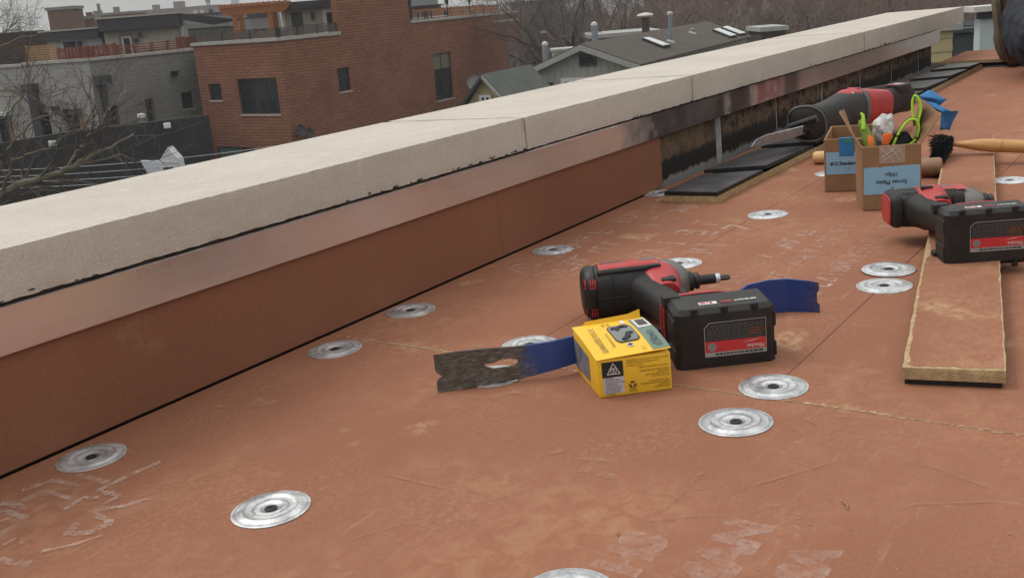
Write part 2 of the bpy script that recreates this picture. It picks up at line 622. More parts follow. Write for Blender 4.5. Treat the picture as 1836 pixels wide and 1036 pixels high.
def worn_mat(name='faded_white_print', colr=(.60, .46, .41), top=.62):                           # faded white print on the boards: missing where the paper has rubbed
    q = NM(name)
    tr, mx = q.new('ShaderNodeBsdfTransparent'), q.new('ShaderNodeMixShader')
    q.set(colr, .85)
    a = q.math('MULTIPLY', q.ramp(q.noise(70, 6, .75), [(.38, .0), (.62, top)]), q.ramp(q.noise(10, 4, .6), [(.35, .2), (.6, 1)]))
    g = q.new('ShaderNodeNewGeometry')
    q.l(a, mx.inputs[0])
    q.l(tr.outputs[0], mx.inputs[1])
    q.l(q.p.outputs[0], mx.inputs[2])
    q.l(mx.outputs[0], q.o.inputs['Surface'])
    return q.m


mt['worn'] = worn_mat()
mt['scrape'] = worn_mat('tan_scrape', (.38, .205, .125), .42)
mt['scuff'] = worn_mat('bare_fibre_scuff', (.42, .27, .155), .5)

# street materials
def bricks(name, a, b, mortar, bw, bh, var=.2, msize=.012):
    q = NM(name)
    sxyz, cx = q.new('ShaderNodeSeparateXYZ'), q.new('ShaderNodeCombineXYZ')
    q.l(q.co, sxyz.inputs[0])
    q.l(sxyz.outputs['X'], cx.inputs[0])
    q.l(sxyz.outputs['Z'], cx.inputs[1])
    br = q.new('ShaderNodeTexBrick')
    q.l(cx.outputs[0], br.inputs['Vector'])
    br.inputs['Scale'].default_value = 1
    br.inputs['Brick Width'].default_value = bw
    br.inputs['Row Height'].default_value = bh
    br.inputs['Mortar Size'].default_value = msize
    br.inputs['Mortar Smooth'].default_value = .2
    br.inputs['Color1'].default_value = col(a)
    br.inputs['Color2'].default_value = col(b)
    br.inputs['Mortar'].default_value = col(mortar)
    c = q.mix(1, br.outputs['Color'], q.ramp(q.noise(.35, 5, .6), [(.3, .82), (.7, 1.12)]), 'MULTIPLY')
    c = q.mix(q.ramp(q.noise(2.5, 6, .7), [(.5, 0), (.8, var)]), c, tuple(x * .55 for x in a))
    q.set(c, .92, spec=.2)
    q.set(normal=q.bump(q.math('SUBTRACT', 1, br.outputs['Fac']), .5, .01))
    return q.m


mt['brick'] = bricks('red_brick', (.30, .118, .064), (.225, .085, .048), (.12, .08, .06), .52, .168, .3, .03)
mt['brownbrick'] = bricks('dark_brown_brick', (.075, .048, .038), (.05, .034, .028), (.06, .05, .045), .5, .18)
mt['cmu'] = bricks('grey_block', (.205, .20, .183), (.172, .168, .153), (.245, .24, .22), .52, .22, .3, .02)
mt['cmulit'] = bricks('grey_block_lit_side', (.31, .305, .28), (.27, .265, .245), (.35, .345, .32), .52, .22, .3, .02)  # lit copy of the grey block: brighter fronts put into the colour
mt['farbrick'] = bricks('far_brown_brick', (.17, .088, .062), (.13, .07, .052), (.14, .11, .09), .6, .25)
mt['cap'] = pbr('limestone_cap', (.36, .34, .31), .9, var=.2, vs=3)
mt['darkroof'] = pbr('dark_flat_roof', (.035, .035, .04), .8, var=.25, vs=1)
mt['blackwall'] = pbr('black_painted_wall', (.009, .0095, .012), .8, var=.25, vs=1)
mt['glass'] = pbr('dark_window_glass', (.018, .022, .024), .08, var=.3, vs=1.5)
mt['greenglass'] = pbr('green_window_glass', (.10, .16, .14), .15)
mt['blind'] = pbr('tan_blind', (.15, .135, .095), .6)
mt['frame'] = pbr('black_window_frame', (.018, .018, .018), .5)
mt['wframe'] = pbr('white_window_frame', (.62, .62, .62), .5)
mt['siding'] = pbr('beige_siding', (.36, .325, .28), .7, var=.08, vs=2)
mt['wsiding'] = pbr('white_siding', (.50, .52, .56), .7, var=.06, vs=2)
mt['fascia'] = pbr('charcoal_fascia', (.032, .032, .038), .6, var=.15, vs=2)
mt['redwood'] = pbr('red_stained_wood', (.165, .052, .034), .8, var=.3, vs=2)
mt['tanwood'] = pbr('tan_fence_wood', (.26, .155, .065), .8, var=.25, vs=3)
mt['orangewood'] = pbr('orange_cedar', (.34, .125, .04), .7, var=.2, vs=3)
mt['brownwoodf'] = pbr('brown_cedar', (.28, .12, .05), .8, var=.2, vs=3)
mt['paleboard'] = pbr('pale_board', (.52, .5, .46), .8)
mt['graysiding'] = pbr('grey_house_siding', (.32, .32, .29), .8, var=.12, vs=2, bs=6, bst=.1)
mt['graytrim'] = pbr('grey_trim', (.31, .315, .30), .7, var=.1, vs=3)
mt['shingle'] = None


def shingle_mat(name, a, b):
    q = NM(name)
    c = q.ramp(q.noise(1.3, 7, .65), [(.3, a), (.7, b)])
    c = q.mix(q.ramp(q.noise(14, 5, .7, q.mapped((1, 2.5, 1))), [(.4, 0), (.7, .5)]), c, tuple(x * 1.5 for x in b))
    q.set(c, .95, spec=.15)
    q.set(normal=q.bump(q.noise(20, 5, .7), .5, .02))
    return q.m


mt['shingle'] = shingle_mat('brown_shingle', (.062, .055, .048), (.092, .081, .069))
mt['greenroof'] = shingle_mat('grey_green_shingle', (.075, .082, .076), (.11, .118, .108))
mt['yellowsiding'] = pbr('yellow_clapboard', (.44, .37, .20), .8, var=.08, vs=3)
mt['galvpipe'] = pbr('galvanised_pipe', (.22, .25, .28), .5, .3, var=.2, vs=4)
mt['skylight'] = pbr('skylight_glass', (.60, .66, .68), .1)
mt['bark'] = pbr('grey_brown_bark', (.062, .050, .042), .95, var=.35, vs=3)
mt['barkpale'] = pbr('pale_mossy_bark', (.16, .14, .10), .95, var=.5, vs=3.5)
mt['twig'] = pbr('brown_twigs', (.105, .085, .075), .95, var=.3, vs=.4)
mt['redtwig'] = pbr('reddish_twigs', (.155, .108, .09), .95, var=.3, vs=.3)
mt['street'] = pbr('asphalt_and_yards', (.06, .055, .05), .95, var=.5, vs=.06)
mt['hill'] = pbr('far_tree_cover', (.10, .092, .088), .95, var=.4, vs=.02)
def rail_glass():
    q = NM('tinted_railing_glass')
    q.set((.10, .085, .075), .1)
    q.p.inputs['Alpha'].default_value = .55
    return q.m


mt['glassrail'] = rail_glass()
hzm = bpy.data.materials.new('damp_air')
hzm.use_nodes = True
_t = hzm.node_tree
_t.nodes.clear()
_o, _v = _t.nodes.new('ShaderNodeOutputMaterial'), _t.nodes.new('ShaderNodeVolumePrincipled')
_v.inputs['Color'].default_value = (.9, .92, .95, 1)
_v.inputs['Density'].default_value = .0006
_t.links.new(_v.outputs[0], _o.inputs['Volume'])
mt['haze'] = hzm
mt['wire'] = pbr('pale_cable', (.30, .31, .32), .6)
mt['fargrey'] = pbr('far_grey_wall', (.20, .19, .18), .9, var=.15, vs=.3)
mt['farmauve'] = pbr('far_mauve_wall', (.19, .15, .15), .9, var=.15, vs=.3)  # far walls: distance haze put into the colour as low contrast
mt['farblue'] = pbr('far_blue_glass', (.24, .28, .40), .6)
mt['paleblue'] = pbr('pale_blue_wall', (.42, .48, .48), .8, var=.06, vs=2)
mt['slate'] = pbr('slate_roof', (.050, .056, .062), .8, var=.15, vs=3)

# ------------------------------------------------------------------ helpers: lettering
_texts = []


def text(body, size, mat, parent, frame, name='lettering', align='LEFT', sx=1.0, bold=0):
    cu = bpy.data.curves.new(name, 'FONT')
    cu.body = body
    cu.size = size
    cu.align_x = align
    cu.space_line = .95
    cu.resolution_u = 2
    cu.offset = bold
    o = bpy.data.objects.new(name, cu)
    C.objects.link(o)
    o.parent = parent
    o.matrix_basis = frame @ Matrix.Diagonal((sx, 1, 1, 1))
    _texts.append((o, mat))
    return o


def flush_texts():
    dg = bpy.context.evaluated_depsgraph_get()
    dg.update()
    for o, m in _texts:
        me = bpy.data.meshes.new_from_object(o.evaluated_get(dg))
        me.materials.clear()
        me.materials.append(m)
        nm, par, fr, props = o.name, o.parent, o.matrix_basis.copy(), dict(o.items())
        bpy.data.objects.remove(o)
        q = link(nm, me, par, fr)
        for k, v_ in props.items():
            q[k] = v_
    _texts.clear()

# ================================================================== the roof
roof = bpy.data.objects.new('roof', None)
C.objects.link(roof)
roof.matrix_basis = ROT_R
tag(roof, 'flat roof covered with red wood fibre cover boards', None, None, 'structure')


def seam_s(t):
    return 1.033 - .031 * (t + 1.058)


def panel(poly, lab=None):
    b = MB()
    b.prism([(s, -t, 0) for s, t in poly][::-1], (0, 0, -.012))
    return b.build('panel', mt['floor'], roof, bevel=.0007, seg=1)


gp = .0006
panel([(-3, -1.0945), (seam_s(-1.0945) - gp, -1.0945), (seam_s(5) - gp, 5), (-3, 5)])
panel([(seam_s(-1.0945) + gp, -1.0945), (3.74, -1.0945), (3.74, -.772 - gp / 2), (seam_s(-.772) + gp, -.772 - gp / 2)])
panel([(seam_s(-.772) + gp, -.772 + gp / 2), (3.735, -.772 + gp / 2), (3.735, -.419 - gp / 2), (seam_s(-.419) + gp, -.419 - gp / 2)])
panel([(seam_s(-.419) + gp, -.419 + gp / 2), (3.73, -.419 + gp / 2), (3.73, 5), (seam_s(5) + gp, 5)])
panel([(3.742, -1.0945), (4.53, -1.0945), (4.53, 5), (3.742, 5)])
b = MB()
b.box(-3, 5.0, -5, 1.40, -.3, -.0125)
b.build('deck_slab', mt['gap'], roof)
b = MB()
r = random.Random(3)
for side in (-1, 1):
    t, k = -1.088, 0
    prev = None
    while t < 1.6:
        wv = max(0, r.gauss(.0008, .0019)) * (1.3 if side > 0 else .9)
        if mnoise.noise((t * 7, side, 0)) < -.05:
            wv *= .3
        s0 = seam_s(t) + side * .0006
        cur = [(s0, -t, .0004), (s0 + side * (wv + .0006), -t, .0004)]
        if prev:
            b.add(prev + cur, [(0, 1, 3, 2)])
        prev = cur
        t += r.uniform(.001, .004)
tag(b.build('frayed_seam_edge', mt['fray'], roof), kind='stuff')

# worn print rows on the boards (only fragments of the strokes are left)
r = random.Random(11)


def worn_rows(s0, t0, rows, length, h, gap, parent, seed, wscale=1.0):
    r = random.Random(seed)
    b = MB()
    for k in range(rows):
        s = s0 + r.uniform(-.02, .02)
        while s < s0 + length:
            wd = h * r.uniform(.45, .75) * wscale
            t = t0 - k * gap
            kind = r.random()
            st = h * .17
            z = .0004

            def bar(a, c, d, e):
                p, q_ = Vector((a, -c, z)), Vector((d, -e, z))
                dr = (q_ - p).normalized()
                nn = Vector((-dr.y, dr.x, 0)) * st * r.uniform(.35, .6)
                b.add([p - nn, q_ - nn, q_ + nn, p + nn], [(0, 1, 2, 3)])
            if kind < .5:
                bar(s, t - h * r.uniform(0, .3), s, t - h * r.uniform(.6, 1))
            if r.random() < .5:
                bar(s, t - h, s + wd, t - h)
            if r.random() < .45:
                bar(s, t - h * .5, s + wd * .8, t - h * .5)
            if r.random() < .45:
                bar(s, t, s + wd, t)
            if r.random() < .4:
                bar(s + wd, t, s + wd, t - h)
            if r.random() < .25:
                bar(s, t, s + wd, t - h)
            s += wd * 1.55 if r.random() > .2 else wd * 2.6
    return tag(b.build('worn_print', mt['worn'], parent), kind='stuff')


worn_rows(1.40, -.92, 2, .62, .045, .075, roof, 1, .9)
worn_rows(1.42, -.735, 2, .42, .055, .075, roof, 2, 1.0)
worn_rows(1.40, -.56, 2, .45, .032, .06, roof, 3, .8)
worn_rows(1.36, -.49, 1, .55, .032, .06, roof, 5, .8)
worn_rows(.36, -.965, 1, .2, .05, .07, roof, 8)


def floor_text(body, u, v, size, sx=1.0, xd=(1, 0), bold=.002):
    p = at(u, v)
    loc = ROT_R.inverted() @ p
    xv = Vector((xd[0], xd[1], 0))
    yv = Vector((-xd[1], xd[0], 0))
    o = text(body, size, mt['worn'], roof, frame_of(loc + Vector((0, 0, .0004)), xv, yv), 'worn_letters', sx=sx, bold=bold)
    return o


for body, u, v, size, back in (('HS', 1182, 984, .052, .047), ('MAN', 1356, 978, .052, .086), ('SA', 1492, 1006, .046, .040)):
    p = at(u, v) - S * back
    loc = ROT_R.inverted() @ p + Vector((0, 0, .0004))
    text(body, size, mt['worn'], roof, frame_of(loc, (1, 0, 0), (0, 1, 0)), 'worn_letters', sx=1.05, bold=.0035)


def smear(pts, w0, seed, mat='worn', nm='worn_print'):                 # rubbed streak of the old white print
    r = random.Random(seed)
    b = MB()
    prev = None
    for i in range(len(pts) - 1):
        p, q_ = at(*pts[i]), at(*pts[i + 1])
        for k in range(9):
            f = k / 8
            c = ROT_R.inverted() @ (p.lerp(q_, f)) + Vector((0, 0, .0012))
            d = ROT_R.inverted().to_3x3() @ (q_ - p).normalized()
            nn = Vector((-d.y, d.x, 0)) * w0 * r.uniform(.5, 1.2)
            cur = [c - nn, c + nn]
            if prev:
                b.add(prev + cur, [(0, 1, 3, 2)])
            prev = cur
    return tag(b.build(nm, mt[mat], roof), kind='stuff')


smear([(289, 828), (235, 852), (178, 880), (215, 890), (158, 920)], .0045, 1)
smear([(270, 893), (225, 908), (170, 915)], .0045, 2)
smear([(165, 920), (200, 938), (160, 956), (120, 958), (140, 938)], .0048, 3)
smear([(185, 960), (130, 978), (75, 990)], .003, 4)
smear([(115, 915), (150, 893), (178, 893)], .004, 9)
smear([(40, 880), (95, 862), (140, 872)], .005, 5)
smear([(0, 905), (20, 903), (40, 912)], .006, 6)
smear([(0, 1003), (22, 1010), (50, 1012), (30, 1022)], .006, 7)
smear([(35, 975), (58, 966)], .003, 8)
smear([(8, 978), (28, 966)], .0025, 10)
for k, (pl, w_) in enumerate((([(1193, 911), (1228, 880), (1262, 846)], .0030), ([(1300, 885), (1381, 862), (1440, 845), (1503, 827)], .0022), ([(1618, 816), (1680, 842), (1767, 873)], .0035), ([(680, 848), (760, 868), (827, 882)], .0018), ([(827, 764), (890, 785), (949, 798)], .0016), ([(785, 958), (840, 932)], .0018), ([(1442, 751), (1468, 764)], .002), ([(1480, 747), (1568, 751)], .0014), ([(1150, 935), (1260, 925), (1400, 930)], .003), ([(880, 900), (930, 880), (1010, 862)], .002), ([(1500, 560), (1530, 545), (1552, 538)], .0014), ([(640, 965), (720, 940), (860, 930)], .0025), ([(1560, 930), (1640, 905), (1780, 900)], .0025))):
    smear(pl, w_, 30 + k, 'scrape', 'scrape')
for k, (pl, w_) in enumerate((([(1366, 908), (1390, 914), (1414, 920)], .0075), ([(1152, 783), (1172, 778), (1186, 774)], .0045), ([(880, 716), (905, 706), (935, 704)], .006), ([(1040, 842), (1075, 850), (1105, 858)], .006), ([(985, 815), (1010, 808)], .004), ([(1040, 822), (1100, 828)], .0045))):
    smear(pl, w_, 60 + k, 'scuff', 'scuff')

b = MB()
r = random.Random(5)
for k in range(45):
    u, v = r.uniform(300, 1836), r.uniform(420, 1036)
    p = ROT_R.inverted() @ at(u, v)
    a = r.uniform(0, PI)
    L, wd = r.uniform(.0008, .0022), r.uniform(.0004, .0008)
    d = Vector((math.cos(a), math.sin(a), 0))
    nn = Vector((-d.y, d.x, 0))
    p.z = .0008
    b.add([p - d * L, p + nn * wd, p + d * L, p - nn * wd, p + Vector((0, 0, .0006))], [(0, 1, 4), (1, 2, 4), (2, 3, 4), (3, 0, 4)])
tag(b.build('fibre_crumbs', mt['fray'], roof), kind='stuff')
b = MB()
for u, v, L in ((1522, 907, .008), (1112, 958, .003)):
    p = ROT_R.inverted() @ at(u, v)
    b.tube([p + Vector((-L, -L * .2, .0005)), p + Vector((0, .002, .0015)), p + Vector((L * .6, L * .9, .0005))], [.0006, .0013, .0005], 5)
tag(b.build('bark_chip', mt['brownwood'], roof), kind='stuff')

# ================================================================== the parapet
parapet = thing('parapet_wall', 'low parapet wall with limestone coping, metal flashing strip and red boards along its foot', 'parapet wall', ROT_R)


def zs(s, z, k=.0083):
    return z - k * (s - .57)


def sbox(b, s0, s1, y0, y1, z0, z1, k0=.0083, k1=.0083):
    vs = []
    for (z, k) in ((z0, k0), (z1, k1)):
        for y in (y0, y1):
            for s in (s0, s1):
                vs.append((s, y, zs(s, z, k)))
    return b.add(vs, [(0, 2, 3, 1), (4, 5, 7, 6), (0, 1, 5, 4), (1, 3, 7, 5), (3, 2, 6, 7), (2, 0, 4, 6)])


b = MB()
sbox(b, -2.6, 2.10, 1.1115, 1.37, -.3, .188, 0)
b.build('wall_core', mt['gap'], parapet)
for i, (s0, s1) in enumerate(((2.102, 2.462), (2.500, 2.874), (2.886, 3.26), (3.275, 3.65), (3.664, 4.03), (4.045, 4.41), (4.425, 4.61))):
    b = MB()
    sbox(b, s0, s1, 1.1115, 1.34, -.02, .188, 0)
    b.build('brick', mt['blockwall'], parapet, bevel=.003)
b = MB()
sbox(b, 2.102, 4.605, 1.1145, 1.33, -.3, .187, 0)
b.build('mortar_joint', mt['greymortar'], parapet)
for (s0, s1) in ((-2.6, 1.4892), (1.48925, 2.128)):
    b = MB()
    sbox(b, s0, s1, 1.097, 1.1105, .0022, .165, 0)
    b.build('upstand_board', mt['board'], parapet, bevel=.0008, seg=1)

# flashing: a folded strip with a stiffening crease
b = MB()
rings = []
s = -2.6
while s < 4.66:
    wob = mnoise.noise((s * 2.2, 0, 0)) * .0016
    prof = [(1.104, .1865), (1.0905, .1845), (1.0895, .1815), (1.0901, .1452), (1.0912, .1449), (1.0912, .1445), (1.0917, .1305), (1.0922, .1298), (1.0935, .1308), (1.0937, .141), (1.0934, .18), (1.104, .185)]
    tilt = mnoise.noise((s * 1.1, 5, 0)) * .0012
    rings.append([Vector((s, y + wob * .6, zs(s, z + tilt))) for y, z in prof])
    s += .03
b.loft(rings)
b.build('flashing_strip', mt['flash'], parapet, smooth=9)

# coping stones
SZ = .2465


def stone(s0, s1):
    rings = []
    m = max(8, int((s1 - s0) / .007))
    prof = []
    y0, y1 = 1.075, 1.40
    for k in range(9):
        prof.append((y0, .1905 + (SZ - .1905) * k / 8, 0))
    for k in range(1, 15):
        prof.append((y0 + (y1 - y0) * k / 14, SZ + .0 * k / 14, 1))
    for k in range(1, 5):
        prof.append((y1, SZ - (SZ - .1905) * k / 4, 2))
    for k in range(1, 6):
        prof.append((y1 - (y1 - y0) * k / 6, .1905, 3))
    for i in range(m + 1):
        s = s0 + (s1 - s0) * i / m
        ring = []
        for (y, z, side) in prof:
            edge = .0
            hb, ht = abs(z - .1905), abs(z - SZ)
            if abs(y - y0) < 1e-6 or side == 0:
                if ht < .004:
                    edge = .0010
                elif hb < .004:
                    edge = .0010
                elif ht < .011 or hb < .011:
                    edge = .0003
            nn = .4 * mnoise.noise((s * 60, y * 30, z * 30)) + .9 * mnoise.noise((s * 150, y * 150, z * 150))
            dy = (edge * (.75 + .9 * nn)) + .0005 * nn
            dz = -dy * (1 if ht < .004 else (-1 if hb < .004 else 0)) * .7
            big = mnoise.noise((s * 3, y * 3, 1.5)) * .0004
            zz = zs(s, z, .0062 if z > .22 else .0085 - .0019 * (z - .1905) / .06)
            es = 0
            if i in (0, m):
                es = (.0015 + .0012 * nn) * (1 if i == 0 else -1)
            ring.append(Vector((s + es, y + dy + big, zz + dz + (big if side == 1 else 0))))
        rings.append(ring)
    b = MB()
    b.loft(rings)
    o = b.build('coping_stone', mt['stone'], parapet, smooth=True)
    return o


JN = ((-2.6, 1.556), (1.567, 2.256), (2.266, 3.572), (3.586, 5.02))
for s0, s1 in JN:
    stone(s0, s1)
for k, s in enumerate((1.5615, 2.261, 3.579)):
    b = MB()
    rings = []
    hw = (.0065, .006, .0085)[k]
    for (y, dz) in ((1.0775, 0), (1.12, 0), (1.39, 0)):
        rings.append([Vector((s - hw, y, zs(s, .193, .0085))), Vector((s + hw, y, zs(s, .193, .0085))), Vector((s + hw, y, zs(s, SZ - .0006, .0062))), Vector((s - hw, y, zs(s, SZ - .0006, .0062)))])
    b.loft(rings)
    b.build('mortar_joint', mt['mortar'], parapet, bevel=.001, seg=1)

# black sealant squeezed out under the stones
b = MB()
r = random.Random(21)
pts, rs = [], []
s = -2.6
while s < 4.6:
    a = mnoise.noise((s * 14, 3, 0))
    pts.append((s, 1.0815 + .002 * a, zs(s, .1882, .0085)))
    rs.append(max(.0008, .0026 + .0016 * a + .0012 * mnoise.noise((s * 60, 0, 2)) - (.0016 if s > 1.6 else 0)))
    s += .008
b.tube(pts, rs, 6)


def blob(s, z, a, h):
    k = 9
    base = []
    for i in range(k):
        t = 2 * PI * i / k
        q_ = r.uniform(.5, 1.1)
        base.append(Vector((s + a * q_ * math.cos(t), 1.0742, zs(s, z, .0083) + h * q_ * math.sin(t))))
    c = Vector((s, 1.0736, zs(s, z, .0083)))
    back = [p + Vector((0, .006, 0)) for p in base]
    b.add(base + [c] + back, [(i, (i + 1) % k, k) for i in range(k)] + [(i, k + 1 + i, k + 1 + (i + 1) % k, (i + 1) % k) for i in range(k)])


for (s0, s1, cnt, hh) in ((1.13, 1.55, 46, .0035), (.5, .72, 16, .0028), (3.6, 3.95, 34, .005), (3.05, 3.5, 10, .004), (1.6, 2.2, 8, .002), (.9, 1.1, 4, .002)):
    for i in range(int(cnt * .45)):
        s = r.uniform(s0, s1)
        blob(s, .1915 + abs(r.gauss(0, hh * .7)), r.uniform(.002, .007), r.uniform(.0007, hh * .6))
b.build('black_sealant', mt['tar'], parapet)

# curb across the end of the roof
curb = thing('end_curb', 'raised curb with a red board on top closing the far end of the roof', 'curb', ROT_R)
b = MB()
b.box(4.545, 5.0, -2.5, 1.06, .017, .030)
b.build('top_board', mt['floor'], curb, bevel=.001, seg=1)
b = MB()
b.box(4.5415, 4.5445, -2.5, 1.06, .0175, .0295)
b.build('board_edge', mt['fibre'], curb)
b = MB()
b.box(4.565, 5.0, -2.5, 1.06, -.30, .0165)
b.build('black_under_board', mt['rubberedge'], curb)  # near-black face paints the shaded gap below the curb board
b = MB()
b.box(4.532, 4.562, -2.5, 1.03, -.012, .005)
b.build('membrane_strip', mt['rubber'], curb, bevel=.003)

# ================================================================== screw plates
def plate_mesh():
    R0 = .0381
    prof = [(R0, 0), (R0, .0009), (R0 * .97, .0013), (R0 * .86, .0013), (R0 * .80, .0019), (R0 * .735, .0030), (R0 * .67, .0030), (R0 * .62, .0020), (R0 * .50, .0018), (R0 * .43, .0024), (R0 * .37, .0028), (R0 * .32, .0026), (R0 * .25, .0012), (R0 * .16, .0005)]
    b = MB()
    b.lathe(prof, 56)
    return b.mesh('plate', mt['zinc'], smooth=True)


PM = plate_mesh()
b = MB()
b.lathe([(.0062, .0006), (.0062, .0016), (.0050, .0022), (.0018, .0022), (.0012, .0012)], 14)
SM = b.mesh('screw', mt['hole'], smooth=True)
GRP = 'round galvanised screw plates holding down the roof boards'
plates = [
    ((-.251, .921), 'whole screw plate alone in the open, nearest the camera on the wall side'),
    ((-.488, 1.101), 'dull grey screw plate nearest the camera along the foot of the parapet wall'),
    ((-.255, 1.405), 'screw plate at the wall end of the frayed board seam'),
    ((-.159, 1.562), 'screw plate along the wall just beyond the frayed seam'),
    ((.081, 1.863), 'screw plate near the wall between faded print and the red upstand board'),
    ((.276, 1.670), 'bright screw plate right behind the nose of the driver beside the yellow box'),
    ((.501, 1.964), 'bright screw plate alone between the black-topped strip and the screw plates box'),
    ((.559, 1.500), 'farther one of two touching screw plates beside the loose red board'),
    ((.5245, 1.4245), 'nearer one of two touching screw plates beside the loose red board'),
    ((.277, 1.092), 'screw plate lying on the frayed seam in front of the black battery'),
    ((.215, 1.007), 'screw plate just in front of the frayed seam, past the corner of the yellow box'),
    (tuple(at(1018, 1067))[:2], 'screw plate cut off by the bottom edge of the picture'),
    (tuple(W(1.085, -.772))[:2], 'screw plate showing above the bare steel end of the pry bar'),
    (tuple(at(884, 675))[:2], 'screw plate showing below the bare steel end of the pry bar'),
    (tuple(W(2.237, -.391))[:2], 'screw plate beyond the loose red board, below the brush handle'),
    (tuple(W(2.30, -.765))[:2], 'screw plate mostly hidden behind the small box with the numbered label'),
    (tuple(W(2.061, -1.070))[:2], 'screw plate half hidden by the end of the black-topped strip'),
]
proto = None
for i, (p, lab) in enumerate(plates):
    m = TR((p[0], p[1], .0002 + (.0015 if i == 7 else 0)), rnd.uniform(0, 6), rad(1.5) if i == 7 else rnd.uniform(-.008, .008), rnd.uniform(-.008, .008))
    o = thing('screw_plate', lab, 'screw plate', m, GRP)
    link('plate', PM, o)
    link('screw', SM, o)

# ================================================================== loose strips of board
def jag_board(b, L, wd, h, seed, nseg=70, amt=.0012):
    rings = []
    for i in range(nseg + 1):
        x = L * i / nseg
        ring = []
        for (y, z) in ((0, 0), (0, h * .5), (0, h), (wd, h), (wd, h * .5), (wd, 0)):
            k = mnoise.noise((x * 60 + seed, y * 80, z * 400)) * amt
            ex = mnoise.noise((y * 120 + seed, z * 500, x)) * .0022 if i == 0 else 0
            ring.append(Vector((x + ex, y + k, z)))
        rings.append(ring)
    b.loft(rings)


# strip on the right: red face up, torn tan edges, black felt underneath
p0, p1 = at(1618, 690, 0), at(1690, 285, .022)
d = (p1 - p0)
d.z = 0
L_ = 1.62
ang = math.atan2(d.y, d.x)
strip = thing('cover_board_strip', 'long loose board strip, red face up with torn tan edge, a driver lying on it', 'board strip', TR((p0.x, p0.y, 0.0005), ang))
wd = .101
b = MB()
jag_board(b, L_, -wd, .0135, 4)
for i in range(len(b.v)):
    b.v[i] = (b.v[i][0], b.v[i][1], b.v[i][2] + .0065)
b.build('fibre_core', mt['fibre'], strip)
b = MB()
nseg, m2 = 160, 14
vs, fs = [], []
for i in range(nseg + 1):
    x = L_ * i / nseg
    e0 = .003 + .006 * max(0, mnoise.noise((x * 26, 1, 0))) + (.012 * max(0, mnoise.noise((x * 9, 7, 0))) if x < .75 else 0) + .002 * mnoise.noise((x * 120, 0, 0))
    e1 = .0015 + .003 * max(0, mnoise.noise((x * 30, 9, 0)))
    for k in range(m2 + 1):
        q_ = k / m2
        xx = max(x, .0055 + .007 * mnoise.noise((q_ * 9, 3, 0)) + .004 * mnoise.noise((q_ * 40, 3, 0)) + (.006 if k == 0 else 0))
        vs.append(Vector((xx, -e0 + (-wd + e1 + e0) * q_, .0203 + .0002 * (x / L_))))
for i in range(nseg):
    for k in range(m2):
        a = i * (m2 + 1) + k
        fs.append((a, a + 1, a + m2 + 2, a + m2 + 1))
b.add(vs, fs)
b.build('red_facing', mt['floor'], strip)
b = MB()
b.box(.004, L_, -wd + .003, -.002, 0, .0062)
b.build('black_under_board', mt['rubberedge'], strip)

# strip along the wall: tan board with black membrane pieces, cut on the skew
q0 = W(1.972, -.893)
strip2 = thing('membrane_topped_strip', 'long tan board strip topped with black membrane pieces lying along the foot of the wall', 'board strip', ROT_R @ TR((1.972, .893, .0005), rad(.1)))
wd2, L2 = .128, 2.545
b = MB()
jag_board(b, L2, wd2, .0145, 9, amt=.0006)
b.build('fibre_core', mt['fibre'], strip2)
cuts = [0, .25, .585, .95, 1.30, 1.66, 2.00, 2.30, 2.545]
for i in range(len(cuts) - 1):
    a0, a1 = cuts[i], cuts[i + 1]
    sk = .058
    s0, s1 = (a0 if i == 0 else a0 + .017), a1
    x00, x01 = s0, (s0 if i == 0 else s0 - sk)
    x10, x11 = s1, (s1 if i == len(cuts) - 2 else s1 - sk)
    lo, up_ = .0147, (0 if i == 0 else .0068)
    rr = random.Random(i)
    k = 16
    ed = [(x01 + (x11 - x01) * j / k, wd2 - .002 - (.005 * rr.random() if i < 3 else 0)) for j in range(k + 1)]
    poly = [(x00, .0015), (x10, .0015)] + ed[::-1]

    def lift(x, y, z):                     # each piece laps over the end of the one before it
        f = (x - (x00 - .45 * y)) / (x10 - x00)
        return Vector((x, y, z + up_ * max(0, min(1, 1 - f))))
    kk = len(poly)
    b = MB()
    vs = [lift(x, y, lo) for x, y in poly] + [lift(x, y, lo + .0082) for x, y in poly]
    b.add(vs, [tuple(range(kk))[::-1], tuple(range(kk, 2 * kk))] + [(a_, (a_ + 1) % kk, kk + (a_ + 1) % kk, kk + a_) for a_ in range(kk)])
    pc = b.build('membrane_piece', mt['rubberedge'], strip2)
    cx_, cy_ = sum(x for x, y in poly) / kk, .07
    b = MB()
    b.add([lift(x + (.0012 if x < cx_ else -.0012), y + (.0012 if y < cy_ else -.0012), lo + .0085) for x, y in poly], [tuple(range(kk))])
    b.build('membrane_face', mt['rubber'], pc)
b = MB()
b.box(.0015, L2 - .002, .0022, wd2 - .006, .0140, .0146)
b.build('gap_shade_sheet', mt['rubberedge'], strip2)  # added dark sheet, so gaps between the pieces look shaded

